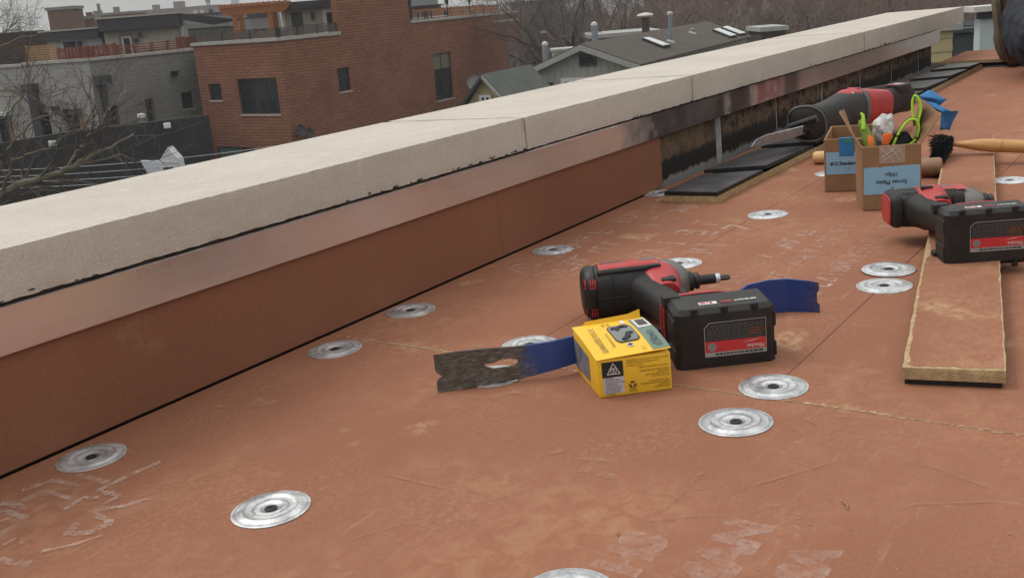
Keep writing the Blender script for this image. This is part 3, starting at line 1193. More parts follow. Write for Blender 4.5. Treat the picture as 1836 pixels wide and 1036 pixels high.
# ================================================================== pry bar
o0 = at(785, 702, 0)
pb = thing('pry_bar', 'flat pry bar on its edge, bare steel end with a nail hole, the rest blue', 'pry bar', TR((o0.x, o0.y, 0.0005), rad(3.4)))
b = MB()
st = [(0, 0, 0, .0450), (.03, .001, 0, .0455), (.06, .002, .001, .0435), (.10, .002, .003, .039), (.14, .002, .008, .0345), (.175, .008, .012, .0325), (.20, .020, .010, .030), (.235, .040, .003, .024), (.28, .066, 0, .019), (.33, .094, 0, .020), (.37, .112, .0, .024), (.405, .128, .0, .036), (.425, .134, .000, .0445), (.455, .139, 0, .046), (.48, .137, .000, .045), (.505, .124, 0, .0425), (.515, .114, 0, .041)]
pts = [(Vector((x, y, z0)), h) for x, y, z0, h in st]
fine = []
for i in range(len(pts) - 1):
    for k in range(4):
        f = k / 4
        fine.append((pts[i][0].lerp(pts[i + 1][0], f), pts[i][1] * (1 - f) + pts[i + 1][1] * f))
fine.append(pts[-1])
th = .0042
H = 12
front, back, fs = [], [], []
nf = len(fine)
for i, (p, h) in enumerate(fine):
    a = fine[max(0, i - 1)][0]
    c = fine[min(nf - 1, i + 1)][0]
    dv = (c - a).normalized()
    nv = Vector((-dv.y, dv.x, 0))
    for j in range(H + 1):
        z = p.z + h * j / H
        lean = .16 * (z - h / 2) if i < 28 else .05 * (z - h / 2)
        tt = th * (min(1, .25 + i / 10) if i < 10 else (min(1, .2 + (nf - 1 - i) / 8)))
        off = Vector((0, lean, 0))
        xo = Vector((0, 0, 0))
        if i == 0:                         # notch in the flat end
            q_ = abs(j / H - .42)
            xo = dv * max(0, .013 * (1 - q_ / .10))
        if i == nf - 1:
            q_ = abs(j / H - .5)
            xo = -dv * max(0, .016 * (1 - q_ / .2))
        front.append(p + Vector((0, 0, z - p.z)) - nv * tt / 2 + off + xo)
        back.append(p + Vector((0, 0, z - p.z)) + nv * tt / 2 + off + xo)
hole = {(i, j) for i in range(8, 12) for j in range(5, 8)} - {(8, 7)}
W1 = H + 1
nb = len(front)
for i in range(nf - 1):
    for j in range(H):
        a, bb, c, e = i * W1 + j, (i + 1) * W1 + j, (i + 1) * W1 + j + 1, i * W1 + j + 1
        if (i, j) in hole:
            continue
        fs += [(a, bb, c, e), (nb + e, nb + c, nb + bb, nb + a)]
        for (di, dj, e0, e1) in ((-1, 0, a, e), (1, 0, bb, c), (0, -1, a, bb), (0, 1, e, c)):
            ii, jj = i + di, j + dj
            if (ii, jj) in hole or ii < 0 or jj < 0 or ii >= nf - 1 or jj >= H:
                fs.append((e0, e1, nb + e1, nb + e0))
b.add(front + back, fs)
for i, j, dx, dz in ((8, 5, .002, .003), (8, 6, .0, 0), (12, 5, -.002, .002), (12, 8, -.001, -.002), (9, 8, .002, -.003)):
    for o_ in (0, nb):
        x, y, z = b.v[o_ + i * W1 + j]
        b.v[o_ + i * W1 + j] = (x + dx, y, z + dz)
b.build('bar', mt['bar'], pb, smooth=False)

# ================================================================== cordless drivers
def sup(x, ry, rz, cy, cz, e=2.6, n=28):
    out_ = []
    for k in range(n):
        t = 2 * PI * k / n
        c, s_ = math.cos(t), math.sin(t)
        out_.append(Vector((x, cy + ry * math.copysign(abs(c) ** (2 / e), c), cz + rz * math.copysign(abs(s_) ** (2 / e), s_))))
    return out_


def ring_y(y, rx, rz, cx, cz, e=2.6, n=24):
    return [Vector((v_.y, y, v_.z)) for v_ in sup(0, rx, rz, cx, cz, e, n)]


def battery(parent, x0, ytop, ybot, L=.118, z=.0405):
    x1 = x0 + L
    bt = MB()
    bt.box(x0, x1, ybot, ytop - .012, -z, z)
    ba = bt.build('battery', mt['blackhard'], parent, bevel=.0055, seg=1)
    bt = MB()                              # stepped base plate under the pack
    bt.box(x0 + .006, x1 - .006, ybot - .0004, ybot + .001, -z + .006, z - .006)
    bt.build('base_plate', mt['blackhard'], ba, bevel=.0003, seg=1)
    bt = MB()                              # shoulder rail that slides on the foot
    bt.box(x0 + .004, x1 - .012, ytop - .014, ytop, -z * .86, z * .86)
    bt.build('rail', mt['blackhard'], ba, bevel=.004)
    bt = MB()                              # latch button on the rear corner
    for zz in (-1, 1):
        bt.box(x0 - .004, x0 + .018, ytop - .022, ytop - .004, zz * z - .013 if zz > 0 else -z - .002, z + .002 if zz > 0 else -z + .013)
    tag(bt.build('latch', mt['black'], ba, bevel=.003), kind='stuff')
    bt = MB()                              # moulded ribs and pads on the corners
    for f in (.2, .5, .8):
        xx = x0 + L * f
        for zz in (-1, 1):
            bt.box(xx - .004, xx + .004, ybot - .0012, ybot + .004, zz * z - .004, zz * z + .0016 if zz > 0 else zz * z + .004)
    for f in (-.35, .35):
        for xx in (x0, x1):
            bt.box(xx - .0016, xx + .003 if xx == x0 else xx + .0022, ybot + .004, ybot + .04, f * z * 1.3 - .009, f * z * 1.3 + .009)
    tag(bt.build('bumper_rib', mt['black'], ba, bevel=.001, seg=1), kind='stuff')
    bt = MB()                              # slots
    for f in (.2, .5, .8):
        xx = x0 + L * f
        for zz in (-1, 1):
            bt.box(xx - .0016, xx + .0016, ybot - .0016, ybot + .006, zz * (z - .004) - .005, zz * (z - .004) + .005)
    tag(bt.build('slot', mt['hole'], ba), kind='stuff')
    # rating label on the underside (printed to be read with the tool upright on its side, so it stands upside down here)
    yl = ybot - .0006
    lx0, lx1, lz0, lz1 = x0 + L * .29, x0 + L * .90, -z * .46, z * .56

    def face(pts, mat, name, dy=0):
        q_ = MB()
        q_.prism([(x, yl - dy, zz) for x, zz in pts], (0, .0008, 0))
        return q_.build(name, mat, ba)
    cut = .006
    face([(lx0 - .0007, lz0 - .0007), (lx1 + .0007, lz0 - .0007), (lx1 + .0007, lz1 + .0007), (lx0 + cut - .0004, lz1 + .0007), (lx0 - .0007, lz1 - cut + .0004)], mt['labelgrey'], 'label_border')
    h = lz1 - lz0
    face([(lx0, lz0 + h * .12), (lx1, lz0 + h * .12), (lx1, lz0 + h * .45), (lx0, lz0 + h * .45)], mt['labelred'], 'label_band', .0002)
    face([(lx0, lz0 + h * .45), (lx1, lz0 + h * .45), (lx1, lz1), (lx0 + cut, lz1), (lx0, lz1 - cut)], mt['labelblack'], 'label_panel', .0002)
    fr = lambda x, zz, xd=-1, zd=-1, dy=.0003: frame_of((x, yl - dy - .0003, zz), (xd, 0, 0), (0, 0, zd))
    text('Milwaukee', .0078, mt['white'], ba, fr(lx1 - .002, lz0 + h * .27), sx=.62)
    q_ = MB()                              # lightning stroke over the name
    q_.prism([(lx1 - .003, yl - .0004, lz0 + h * .43), (lx1 - .022, yl - .0004, lz0 + h * .345), (lx1 - .019, yl - .0004, lz0 + h * .375), (lx1 - .028, yl - .0004, lz0 + h * .33), (lx1 - .013, yl - .0004, lz0 + h * .40), (lx1 - .016, yl - .0004, lz0 + h * .36)], (0, .0003, 0))
    q_.build('logo_stroke', mt['white'], ba)
    q_ = MB()
    cx_, cz_ = lx0 + .008, lz0 + h * .285
    mm = frame_of((cx_, yl - .0006, cz_), (1, 0, 0), (0, 0, 1))
    q_.lathe([(.0050, 0), (.0050, .0003), (.0040, .0003), (.0040, 0)], 20, mm)
    q_.lathe([(.0022, 0), (.0022, .0003), (.0012, .0003), (.0012, 0)], 12, mm)
    tag(q_.build('seal_mark', mt['labelgrey'], ba), kind='stuff')
    r_ = random.Random(2)
    q_ = MB()
    q2 = MB()
    for row in range(6):
        x = lx0 + .003 + (.004 if row == 0 else 0)
        zz = lz1 - .004 - row * h * .078
        while x < lx1 - .003:
            wl = r_.uniform(.002, .006)
            tgt = q2 if (x > lx0 + (lx1 - lx0) * .68 and 1 < row < 5) else q_
            tgt.box(x, min(x + wl, lx1 - .002), yl - .0005, yl - .0002, zz - .0006, zz + .0005)
            x += wl + r_.uniform(.0008, .002)
    tag(q_.build('fine_print', mt['greyprint'], ba), kind='stuff')
    tag(q2.build('fine_print', mt['orangeprint'], ba), kind='stuff')
    q_ = MB()
    x = lx0 + .012
    while x < lx1 - .003:
        wl = r_.uniform(.002, .005)
        q_.box(x, x + wl, yl - .0004, yl - .0001, lz0 + .0012, lz0 + .0032)
        x += wl + .0012
    tag(q_.build('fine_print', mt['ink'], ba), kind='stuff')
    # name on the side that faces up
    zt = z + .0004
    q_ = MB()
    q_.box(x0 + L * .28, x0 + L * .46, ybot + .016, ybot + .025, zt - .0006, zt + .0002)
    q_.build('name_plate', mt['white'], ba)
    text('M18', .0085, mt['labelred'], ba, frame_of((x0 + L * .29, ybot + .0175, zt + .0005), (1, 0, 0), (0, 1, 0)), sx=1.0, bold=.0003)
    text('RED', .0075, mt['labelred'], ba, frame_of((x0 + L * .50, ybot + .0175, zt + .0005), (1, 0, 0), (0, 1, 0)), bold=.0002)
    text('LITHIUM', .0075, mt['white'], ba, frame_of((x0 + L * .64, ybot + .0175, zt + .0005), (1, 0, 0), (0, 1, 0)), sx=.9, bold=.0002)
    return ba


def impact_driver(m, label, variant):
    d_ = thing('impact_driver', label, 'power driver', m, 'red and black cordless drivers with big batteries')
    e = 2.6 if variant == 0 else 4.2
    ry, rz = (.036, .0365) if variant == 0 else (.037, .0285)
    hx = 0 if variant == 0 else -.042
    # motor housing
    hb = MB()
    xs = [(-.070, .90), (-.066, .97), (-.05, 1.0), (-.02, 1.0), (.01, .985), (.026, .93)]
    hb.loft([sup(x, ry * k, rz * k, 0, 0, e) for x, k in xs])
    hb.build('motor_housing', mt['black'], d_, smooth=True)
    hb = MB()                              # rear cap
    xs = [(-.087, .62), (-.0855, .80), (-.082, .92), (-.078, .985), (-.0705, .995)]
    hb.loft([sup(x, ry * k, rz * k, 0, 0, e) for x, k in xs])
    cap_ = hb.build('rear_cap', mt['blackhard'] if variant == 0 else mt['black'], d_, smooth=True)
    if variant == 0:
        vb = MB()
        for zc, k0 in ((.0205, 0), (-.0205, 0)):
            for k in range(5):
                xx = -.0835 + k * .0034
                zz0, zz1 = zc - .006, zc + .006
                pts_ = []
                for zz in (zz0, zc, zz1):
                    kk = .9 if xx < -.08 else .975
                    yy = -ry * kk * (max(0, 1 - min(1, abs(zz / (rz * kk))) ** e)) ** (1 / e)
                    pts_.append((xx, yy - .0004, zz))
                vb.tube(pts_, .0012, 5)
        tag(vb.build('vent_grille', mt['red'], cap_), kind='stuff')
    else:
        hb = MB()
        hb.loft([sup(x, ry * k, rz * k, 0, 0, e) for x, k in ((-.0878, .45), (-.0882, .66), (-.0872, .80), (-.0862, .815))])
        hb.build('rear_band', mt['red'], cap_, smooth=True)
        hb = MB()
        hb.loft([sup(x, ry * k, rz * k, 0, 0, e) for x, k in ((-.040, 1.0), (-.0395, 1.025), (-.0325, 1.025), (-.032, 1.0))])
        hb.build('red_band', mt['red'], d_, smooth=True)
    # red side shell with its name plate, on the flank that faces up
    hb = MB()
    sh = []
    x_a, x_b = (-.062, .022) if variant == 0 else (-.04, .034)
    for i in range(13):
        x = x_a + (x_b - x_a) * i / 12
        k = 1.03 if 0 < i < 12 else 1.0
        row = []
        for j in range(9):
            t = rad(42) + rad(70) * j / 8 if variant == 0 else rad(38) + rad(70) * j / 8
            c, s_ = math.cos(t), math.sin(t)
            kk = k if 0 < j < 8 else .99
            row.append(Vector((x, -ry * kk * math.copysign(abs(c) ** (2 / e), c) * -1, rz * kk * abs(s_) ** (2 / e))))
        sh.append(row)
    vs = [p for r0 in sh for p in r0]
    fs_ = [(i * 9 + j, i * 9 + j + 1, (i + 1) * 9 + j + 1, (i + 1) * 9 + j) for i in range(12) for j in range(8)]
    hb.add(vs, fs_)
    hb.build('side_shell', mt['red'], d_, smooth=True)
    hb = MB()
    for yy in (.002, .010):
        hb.box(-.058, -.025, yy, yy + .0025, rz * 1.024, rz * 1.032)
    hb.box(-.004, .018, .002, .012, rz * 1.024, rz * 1.034)
    tag(hb.build('vent_slot' if variant else 'name_plate', mt['grey'], d_), kind='stuff')
    # rubber bumper rail under the shell
    hb = MB()
    hb.tube([(-.066, -.020, rz * .86), (-.03, -.021, rz * .88), (.015, -.020, rz * .88)], [.0048, .005, .0045], 10)
    hb.build('bumper', mt['blackhard'], d_, smooth=True)
    hb = MB()
    for (x, y, z) in ((-.035, -.031, .0195), (-.058, -.026, .024), (.01, -.050, .013), (-.035, -.026, -.026)):
        hb.lathe([(.0042, -.003), (.0042, .0012), (.0030, .0012), (.0028, -.001)], 12, frame_of((x, y - .0005, z), (1, 0, 0), (0, .55, .83) if z > 0 else (0, -.55, .83)))
    tag(hb.build('housing_screw', mt['hole'], d_), kind='stuff')
    hb = MB()                              # moulding seams
    hb.tube([(-.066, -ry * 1.0, .0), (-.02, -ry * 1.012, .0), (.004, -ry * 1.0, .0)], .0006, 4)
    for xx in (-.046, .008):
        rg_ = sup(xx, ry * 1.006, rz * 1.006, 0, 0, e)
        hb.tube(rg_ + [rg_[0]], .0006, 4)
    tag(hb.build('housing_seam', mt['hole'], d_), kind='stuff')
    # nose
    hb = MB()
    e2 = 2.2
    xs = [(.024, .95), (.034, .93), (.044, .86), (.053, .72), (.059, .55), (.062, .42)]
    hb.loft([sup(x, ry * k, rz * k, 0, 0, e2) for x, k in xs])
    hb.build('nose', mt['gunmetal'], d_, smooth=True)
    hb = MB()
    mx = frame_of((.060, 0, 0), (0, 1, 0), (0, 0, 1))
    hb.lathe([(.0135, 0), (.0140, .003), (.0140, .008), (.0115, .0095), (.0105, .011), (.0120, .013), (.0120, .0165), (.009, .018)], 24, mx)
    hb.build('collar', mt['blackhard'], d_, smooth=True)
    if variant == 0:
        hb = MB()
        mx = frame_of((.074, 0, 0), (0, 1, 0), (0, 0, 1))
        hb.lathe([(.0070, 0), (.0070, .026), (.0062, .0265)], 20, mx)
        hd = hb.build('bit_holder', mt['blackhard'], d_, smooth=True)
        hb = MB()
        hb.lathe([(.0070, .0266), (.0070, .0325), (.0060, .033)], 20, mx)
        hb.build('holder_ring', mt['steel'], hd, smooth=True)
        hb = MB()
        hb.lathe([(.0043, .033), (.0043, .043), (.0030, .047), (.0024, .047)], 6, mx)
        hb.build('bit', mt['darksteel'], hd)
    # handle
    hb = MB()
    st_ = [(-.012, .034, .028, .004), (-.035, .030, .027, .004), (-.05, .0245, .024, .006), (-.075, .0215, .0215, .011), (-.105, .021, .021, .017), (-.130, .024, .023, .024), (-.146, .030, .027, .031)]
    hb.loft([ring_y(y, rx, rz_, cx_ + hx, 0, 2.3) for y, rx, rz_, cx_ in st_])
    hb.build('handle', mt['black'], d_, smooth=True)
    hb = MB()                              # red front of the handle round the trigger
    st_ = [(-.011, .026, .0362, .020), (-.021, .030, .0350, .020), (-.034, .029, .0300, .019), (-.052, .0245, .0256, .019), (-.068, .018, .0225, .022)]
    st_ = [(a_, b_, c_, d0_ + hx) for a_, b_, c_, d0_ in st_]
    hb.loft([ring_y(y, rx, rz_ * 1.02, cx_, 0, 2.5) for y, rx, rz_, cx_ in st_])
    hb.build('trigger_housing', mt['red'], d_, smooth=True)
    hb = MB()
    hb.box(.032 + hx, .047 + hx, -.075, -.045, -.010, .010)
    hb.build('trigger', mt['blackhard'], d_, bevel=.004)
    hb = MB()
    hb.box(.004 + hx, .022 + hx, -.026, -.016, .030, .0370)
    hb.build('direction_switch', mt['blackhard'], d_, bevel=.002)
    hb = MB()
    hb.box(.016 + hx, .036 + hx, -.062, -.044, .0215, .0262)
    hb.build('grip_pad', mt['black'], d_, bevel=.002)
    # foot
    hb = MB()
    st_ = [(-.138, .028, .026, .028), (-.150, .038, .032, .036), (-.160, .043, .036, .042), (-.170, .046, .037, .046)]
    hb.loft([ring_y(y, rx, rz_, cx_ + hx, 0, 4) for y, rx, rz_, cx_ in st_])
    ft = hb.build('foot', mt['black'], d_, smooth=True)
    hb = MB()
    for y in (-.151, -.166):
        k = (.0385, .0325, .0365) if y > -.16 else (.0455, .0368, .0447)
        hb.loft([ring_y(y + dy, k[0] * kk, k[1] * kk, k[2] + hx, 0, 4) for dy, kk in ((-.0022, 1.0), (-.0018, 1.03), (.0018, 1.03), (.0022, 1.0))])
    tag(hb.build('foot_trim', mt['red'], ft, smooth=True), kind='stuff')
    battery(d_, (.000 if variant == 0 else -.016) + hx, -.166, -.240 if variant == 0 else -.232)
    return d_


impact_driver(TR((.183, 1.413, .0412), rad(.5), rad(2.0)), 'cordless driver with a screw bit lying on its side behind the yellow box', 0)
impact_driver(TR((.703, 1.652, .0560), rad(-8), rad(.2)), 'cordless driver lying across the loose red board strip beside the cardboard box', 1)

# ================================================================== yellow carton
fl, frr = at(1076, 714, 0), at(1206, 697, 0)
xd = (frr - fl).normalized()
wy = (frr - fl).length
yb = thing('yellow_carton', 'small yellow printed cardboard box with a clear window in its raised lid', 'carton', frame_of(fl + Vector((0, 0, .0004)), xd, Vector((0, 0, 1)).cross(xd) + xd * -.22))
yb.matrix_basis = Matrix.Translation(fl + Vector((0, 0, .0004))) @ Matrix.Rotation(math.atan2(xd.y, xd.x), 4, 'Z')
dy_, hf, hbk = .100, .0445, .0545
skx = -.012                                # the far side leans a little
b = MB()
b.add([(0, 0, 0), (wy, 0, 0), (wy + skx, dy_, 0), (skx, dy_, 0), (0, 0, hf), (wy, 0, hf), (wy + skx, dy_, hbk - .006), (skx, dy_, hbk - .002)],
      [(0, 1, 5, 4), (1, 2, 6, 5), (2, 3, 7, 6), (3, 0, 4, 7), (0, 3, 2, 1), (4, 5, 6, 7)])
b.build('carton_body', mt['yellow'], yb, bevel=.0012)
# lid: a sheet a little proud, gaping at the right
lidp = [Vector((-.001, -.0012, hf + .0008)), Vector((wy + .001, -.0006, hf + .0052)), Vector((wy + skx + .002, dy_ + .001, hbk + .003)), Vector((skx - .001, dy_ + .001, hbk + .0006))]


def L(u, v, h=0):                          # place on the lid: u across, v to the back
    a = lidp[0].lerp(lidp[1], u)
    c = lidp[3].lerp(lidp[2], u)
    return a.lerp(c, v) + Vector((0, 0, h + .0035 * math.sin(PI * v) * (.4 + .6 * u)))


b = MB()
k1 = 10
g = [[L(i / k1, j / k1) for j in range(k1 + 1)] for i in range(k1 + 1)]
vs = [p for r0 in g for p in r0]
nv = len(vs)
vs += [p - Vector((0, 0, .0008)) for p in vs]
fs = []
for i in range(k1):
    for j in range(k1):
        a = i * (k1 + 1) + j
        q4 = (a, a + k1 + 1, a + k1 + 2, a + 1)
        fs += [q4, tuple(nv + x for x in q4[::-1])]
for i in range(k1):
    for (a, c) in ((i, i + 1), (k1 * (k1 + 1) + i, k1 * (k1 + 1) + i + 1), (i * (k1 + 1), (i + 1) * (k1 + 1)), (i * (k1 + 1) + k1, (i + 1) * (k1 + 1) + k1)):
        fs.append((a, c, nv + c, nv + a))
b.add(vs, fs)
lid = b.build('lid', mt['yellow'], yb)
b = MB()
b.add([L(.15, .995), L(.97, .99), L(.97, 1.0, .010), L(.80, 1.0, .006), L(.2, 1.0, .004)], [(0, 1, 2, 3, 4)])
b.add([L(.15, 1.008), L(.97, 1.003), L(.97, 1.013, .010), L(.80, 1.013, .006), L(.2, 1.013, .004)], [(4, 3, 2, 1, 0)])
b.build('tuck_flap', mt['yellow'], lid)


def lid_patch(u0, u1, v0, v1, mat, name, h, corner=0, k=6):
    b = MB()
    vs, fs = [], []
    for i in range(k + 1):
        for j in range(k + 1):
            u, v = u0 + (u1 - u0) * i / k, v0 + (v1 - v0) * j / k
            if corner:
                eu = min(i, k - i)
                ev = min(j, k - j)
                if eu == 0 and ev == 0:
                    u += (u1 - u0) * .06 * (1 if i == 0 else -1)
                    v += (v1 - v0) * .06 * (1 if j == 0 else -1)
            vs.append(L(u, v, h))
    for i in range(k):
        for j in range(k):
            a = i * (k + 1) + j
            fs.append((a, a + k + 1, a + k + 2, a + 1))
    b.add(vs, fs)
    return b.build(name, mat, lid)


lid_patch(.77, 1.0, .02, .93, mt['greenlabel'], 'printed_panel', .0005)
lid_patch(.80, .985, .60, .90, mt['white'], 'barcode_sticker', .0010)
b = MB()
r = random.Random(4)
v = .655
while v < .86:
    hh = r.uniform(.006, .018)
    b.add([L(.83, v, .0014), L(.96, v, .0014), L(.96, v + hh, .0014), L(.83, v + hh, .0014)], [(0, 1, 2, 3)])
    v += hh + r.uniform(.006, .012)
tag(b.build('barcode', mt['ink'], lid), kind='stuff')
lid_patch(.40, .73, .29, .80, mt['yprint'], 'window_rim', .0008, 1)
win = lid_patch(.412, .718, .31, .78, mt['window'], 'window', .0012, 1)
b = MB()                                   # the part seen through the film
b.tube([L(.45, .70, .0022), L(.52, .68, .0028), L(.6, .72, .0024), L(.68, .69, .002)], [.0028, .002, .0028, .002], 6, flat=.3)
b.tube([L(.50, .34, .0022), L(.58, .40, .0026), L(.62, .50, .0024), L(.685, .50, .002)], [.003, .0036, .003, .002], 6, flat=.3)
b.tube([L(.53, .62, .0022), L(.50, .66, .0024)], [.002, .001], 6, flat=.3)
tag(b.build('hinge_part', mt['ink'], win), kind='stuff')
lid_patch(.645, .70, .82, .95, mt['white'], 'oval_badge', .0009, 1)
lid_patch(.50, .58, .17, .26, mt['white'], 'oval_badge', .0009, 1)
b = MB()
for k in range(4):
    a = k * PI / 4
    c = L(.54, .215, .0015)
    dv = Vector((math.cos(a), math.sin(a), 0)) * .0032
    nn = Vector((-dv.y, dv.x, 0)) * .2
    b.add([c - dv - nn, c + dv - nn, c + dv + nn, c - dv + nn], [(0, 1, 2, 3)])
tag(b.build('star_mark', mt['ink'], lid), kind='stuff')


def lid_text(body, size, mat, u, v, sx=1.0, bold=.0):
    o = L(u, v, .0012)
    x = L(u, v + .1) - L(u, v)             # reads away from the camera
    y = L(u - .1, v) - L(u, v)
    return text(body, size, mat, lid, frame_of(o, x, y), sx=sx, bold=bold)


lid_text('GUARANTEED FOR LIFE', .0094, mt['yprint'], .22, .12, sx=.66)
lid_text('Garantía de por vida', .0056, mt['yprint'], .35, .22, sx=.8)
lid_text('PO#\n000', .006, mt['yprint'], .42, .83, sx=.8, bold=0)
lid_text('ECONOMATE', .0105, mt['ink'], .93, .08, sx=.62)
lid_text('self closing', .0042, mt['ink'], .84, .12, sx=.8)
lid_text('2\" C', .006, mt['yprint'], .70, .04, sx=.8)

# front face print
def fy(u, z, d=.0006):
    return (wy * u, -d, z)


def front_patch(u0, u1, z0, z1, mat, name, d=.0005, parent=yb):
    b = MB()
    b.prism([fy(u0, z0, d), fy(u1, z0, d), fy(u1, z1, d), fy(u0, z1, d)], (0, .0003, 0))
    return b.build(name, mat, parent)


front_patch(.065, .345, .0035, .0235, mt['lilac'], 'warning_panel')
front_patch(.055, .345, .0232, .0415, mt['ink'], 'warning_square', .0006)
b = MB()
cxx, czz = wy * .21, .031
tri = [Vector((cxx + .0085 * math.cos(a), -.0010, czz + .0085 * math.sin(a))) for a in (PI / 2, PI / 2 + 2 * PI / 3, PI / 2 + 4 * PI / 3)]
for i in range(3):
    b.tube([tri[i], tri[(i + 1) % 3]], .00045, 5)
circ = [Vector((cxx + .0034 * math.cos(a), -.0010, czz - .0004 + .0034 * math.sin(a))) for a in [2 * PI * k / 14 for k in range(15)]]
b.tube(circ, .00035, 5)
b.tube([(cxx - .0032, -.001, czz + .0024), (cxx + .003, -.001, czz - .0026)], .00035, 5)
b.tube([(cxx - .002, -.001, czz + .0012), (cxx + .001, -.001, czz + .0014), (cxx - .0004, -.001, czz - .002)], .0005, 5)
tag(b.build('warning_triangle', mt['white'], yb), kind='stuff')


def ftext(body, u, z, size, align='LEFT', sx=.8, mat='yprint', bold=0):
    return text(body, size, mt[mat], yb, frame_of(fy(u, z, .0009), (1, 0, 0), (0, 0, 1)), align=align, sx=sx, bold=bold)


ftext('WARNING:\nKEEP AWAY FROM\nCHILDREN. NOT A TOY.\nADVERTENCIA:\nNO ES UN JUGUETE.\nMANTENGA FUERA\nDEL ALCANCE DE\nLOS NIÑOS', .085, .0212, .0029, sx=.72)
ftext('WARNING. Do not pull wire, or remove by mouth.\nADVERTENCIA. No se ponga los clavos\na menudo en la boca.', .39, .0395, .0031, sx=.74)
ftext('MADE IN CHINA/HECHO EN CHINA', .96, .0300, .0026, 'RIGHT', .8)
ftext('DISTRIBUTED BY/DISTRIBUIDO POR:\nHOME DEPOT\n2455 PACES FERRY RD., N.W.\nATLANTA, GEORGIA', .97, .0255, .0027, 'RIGHT', .78)
ftext('FOR ASSISTANCE, CALL/\nSI NECESITA ASISTENCIA, LLAME AL\n1-877-527-0313\nHOMEDEPOT.COM', .97, .0125, .0027, 'RIGHT', .78)
ftext('PLEASE\nRECYCLE', .46, .0058, .0027, 'CENTER', .8)
b = MB()                                   # recycling arrows
for k in range(3):
    a0 = PI / 2 + k * 2 * PI / 3
    c = Vector((wy * .46, -.0009, .0118))
    p = [c + Vector((math.cos(a0 + t) * .0033, 0, math.sin(a0 + t) * .0033)) for t in (-.75, -.2, .35)]
    b.tube(p, [.0009, .0009, .0009], 5)
    q_ = c + Vector((math.cos(a0 + .75) * .0034, 0, math.sin(a0 + .75) * .0034))
    b.tube([p[-1], q_], [.0018, .0001], 5)
tag(b.build('recycling_mark', mt['yprint'], yb), kind='stuff')
# picture on the side that faces the wall
b = MB()
b.prism([(skx * .35 - .0008, dy_ * .35, .008), (skx * .95 - .0008, dy_ * .95, .008), (skx * .95 - .0008, dy_ * .95, .043), (skx * .35 - .0008, dy_ * .35, .038)], (.0005, 0, 0))
b.build('side_picture', mt['bluepic'], yb)
# ================================================================== cardboard boxes
def carton(name, label, p, a, wx, dp, h, th=.004):
    o = thing(name, label, 'cardboard box', TR((p[0], p[1], .0004), a), 'open cardboard boxes of roofing parts')
    for (x0, x1, y0, y1) in ((0, wx, 0, th), (0, wx, dp - th, dp), (0, th, th, dp - th), (wx - th, wx, th, dp - th)):
        b = MB()
        b.box(x0, x1, y0, y1, 0, h)
        b.build('side_wall', mt['card'], o, bevel=.0012, seg=1)
    b = MB()
    b.box(th, wx - th, th, dp - th, 0, .003)
    b.build('bottom', mt['card'], o)
    return o


pA = at(1547, 379, 0)
hA = .119
aA = rad(-13)
bxA = carton('cardboard_box', 'open brown cardboard box with a blue label printed upside down, gloves stuffed inside', pA, aA, .103, .112, hA)
b = MB()
b.prism([(.004, -.0008, .030), (.098, -.0008, .030), (.100, -.0008, .032), (.101, -.0008, .079), (.098, -.0008, .081), (.036, -.0008, .0805), (.032, -.0008, .0785), (.028, -.0008, .0805), (.005, -.0008, .080), (.003, -.0008, .078), (.002, -.0008, .032)], (0, .0006, 0))
lb = b.build('label', mt['labelblue'], bxA)
for body, z, size, sx, bo in (('3\"', .0335 + .009, .0105, .9, .0001), ('Screw Plates', .0465 + .0085, .0112, .95, .00015), ('100pc', .061 + .0075, .0105, .95, .0001)):
    text(body, size, mt['ink'], lb, frame_of((.051, -.0014, z), (-1, 0, 0), (0, 0, -1)), align='CENTER', sx=sx, bold=bo)
b = MB()
b.box(.030, .075, -.0006, -.0001, .086, .1185, Matrix.Translation((0, 0, 0)))
b.build('packing_tape', mt['cleartape'], bxA)
b = MB()
for (x0, z0, x1, z1) in ((.032, .115, .055, .088), (.046, .117, .066, .09), (.035, .098, .058, .116), (.06, .116, .074, .092), (.038, .093, .066, .109)):
    b.tube([(x0, -.0008, z0), ((x0 + x1) / 2 + .002, -.0012, (z0 + z1) / 2), (x1, -.0008, z1)], .0004, 4)
tag(b.build('tape_wrinkle', mt['white'], bxA), kind='stuff')
# flaps: a narrow one folded up on the wall side, a wide one on the far right
def sheet(pts, th, mat, name, parent, edge=None):
    b = MB()
    nrm = (Vector(pts[1]) - Vector(pts[0])).cross(Vector(pts[2]) - Vector(pts[0])).normalized()
    b.prism(pts, nrm * th)
    return b.build(name, mat, parent, bevel=.0008, seg=1)


inv = bxA.matrix_basis.inverted()


def locA(u, v, depth_from):                # a point of the box, at the depth of a local plane y = depth_from
    d_ = ray(u, v)
    o_ = inv @ EYE
    dl = inv.to_3x3() @ d_
    return o_ + dl * ((depth_from - o_.y) / dl.y)


fl1 = [(.001, .006, hA - .002), locA(1506, 199, .05), locA(1514, 196, .085), (.001, .104, hA - .002)]
sheet(fl1, .0035, mt['card'], 'flap', bxA)
fl2 = [(.111, .008, hA - .003), locA(1664, 262, .02) + Vector((.001, 0, 0)), locA(1688, 205, .05), locA(1672, 190, .075), locA(1653, 182, .100), (.111, .108, hA - .003)]
sheet([(.1025, .006, hA - .004), locA(1688, 207, .035), locA(1670, 191, .075), locA(1652, 178, .106), (.1025, .108, hA - .004)], .0035, mt['card'], 'flap', bxA)
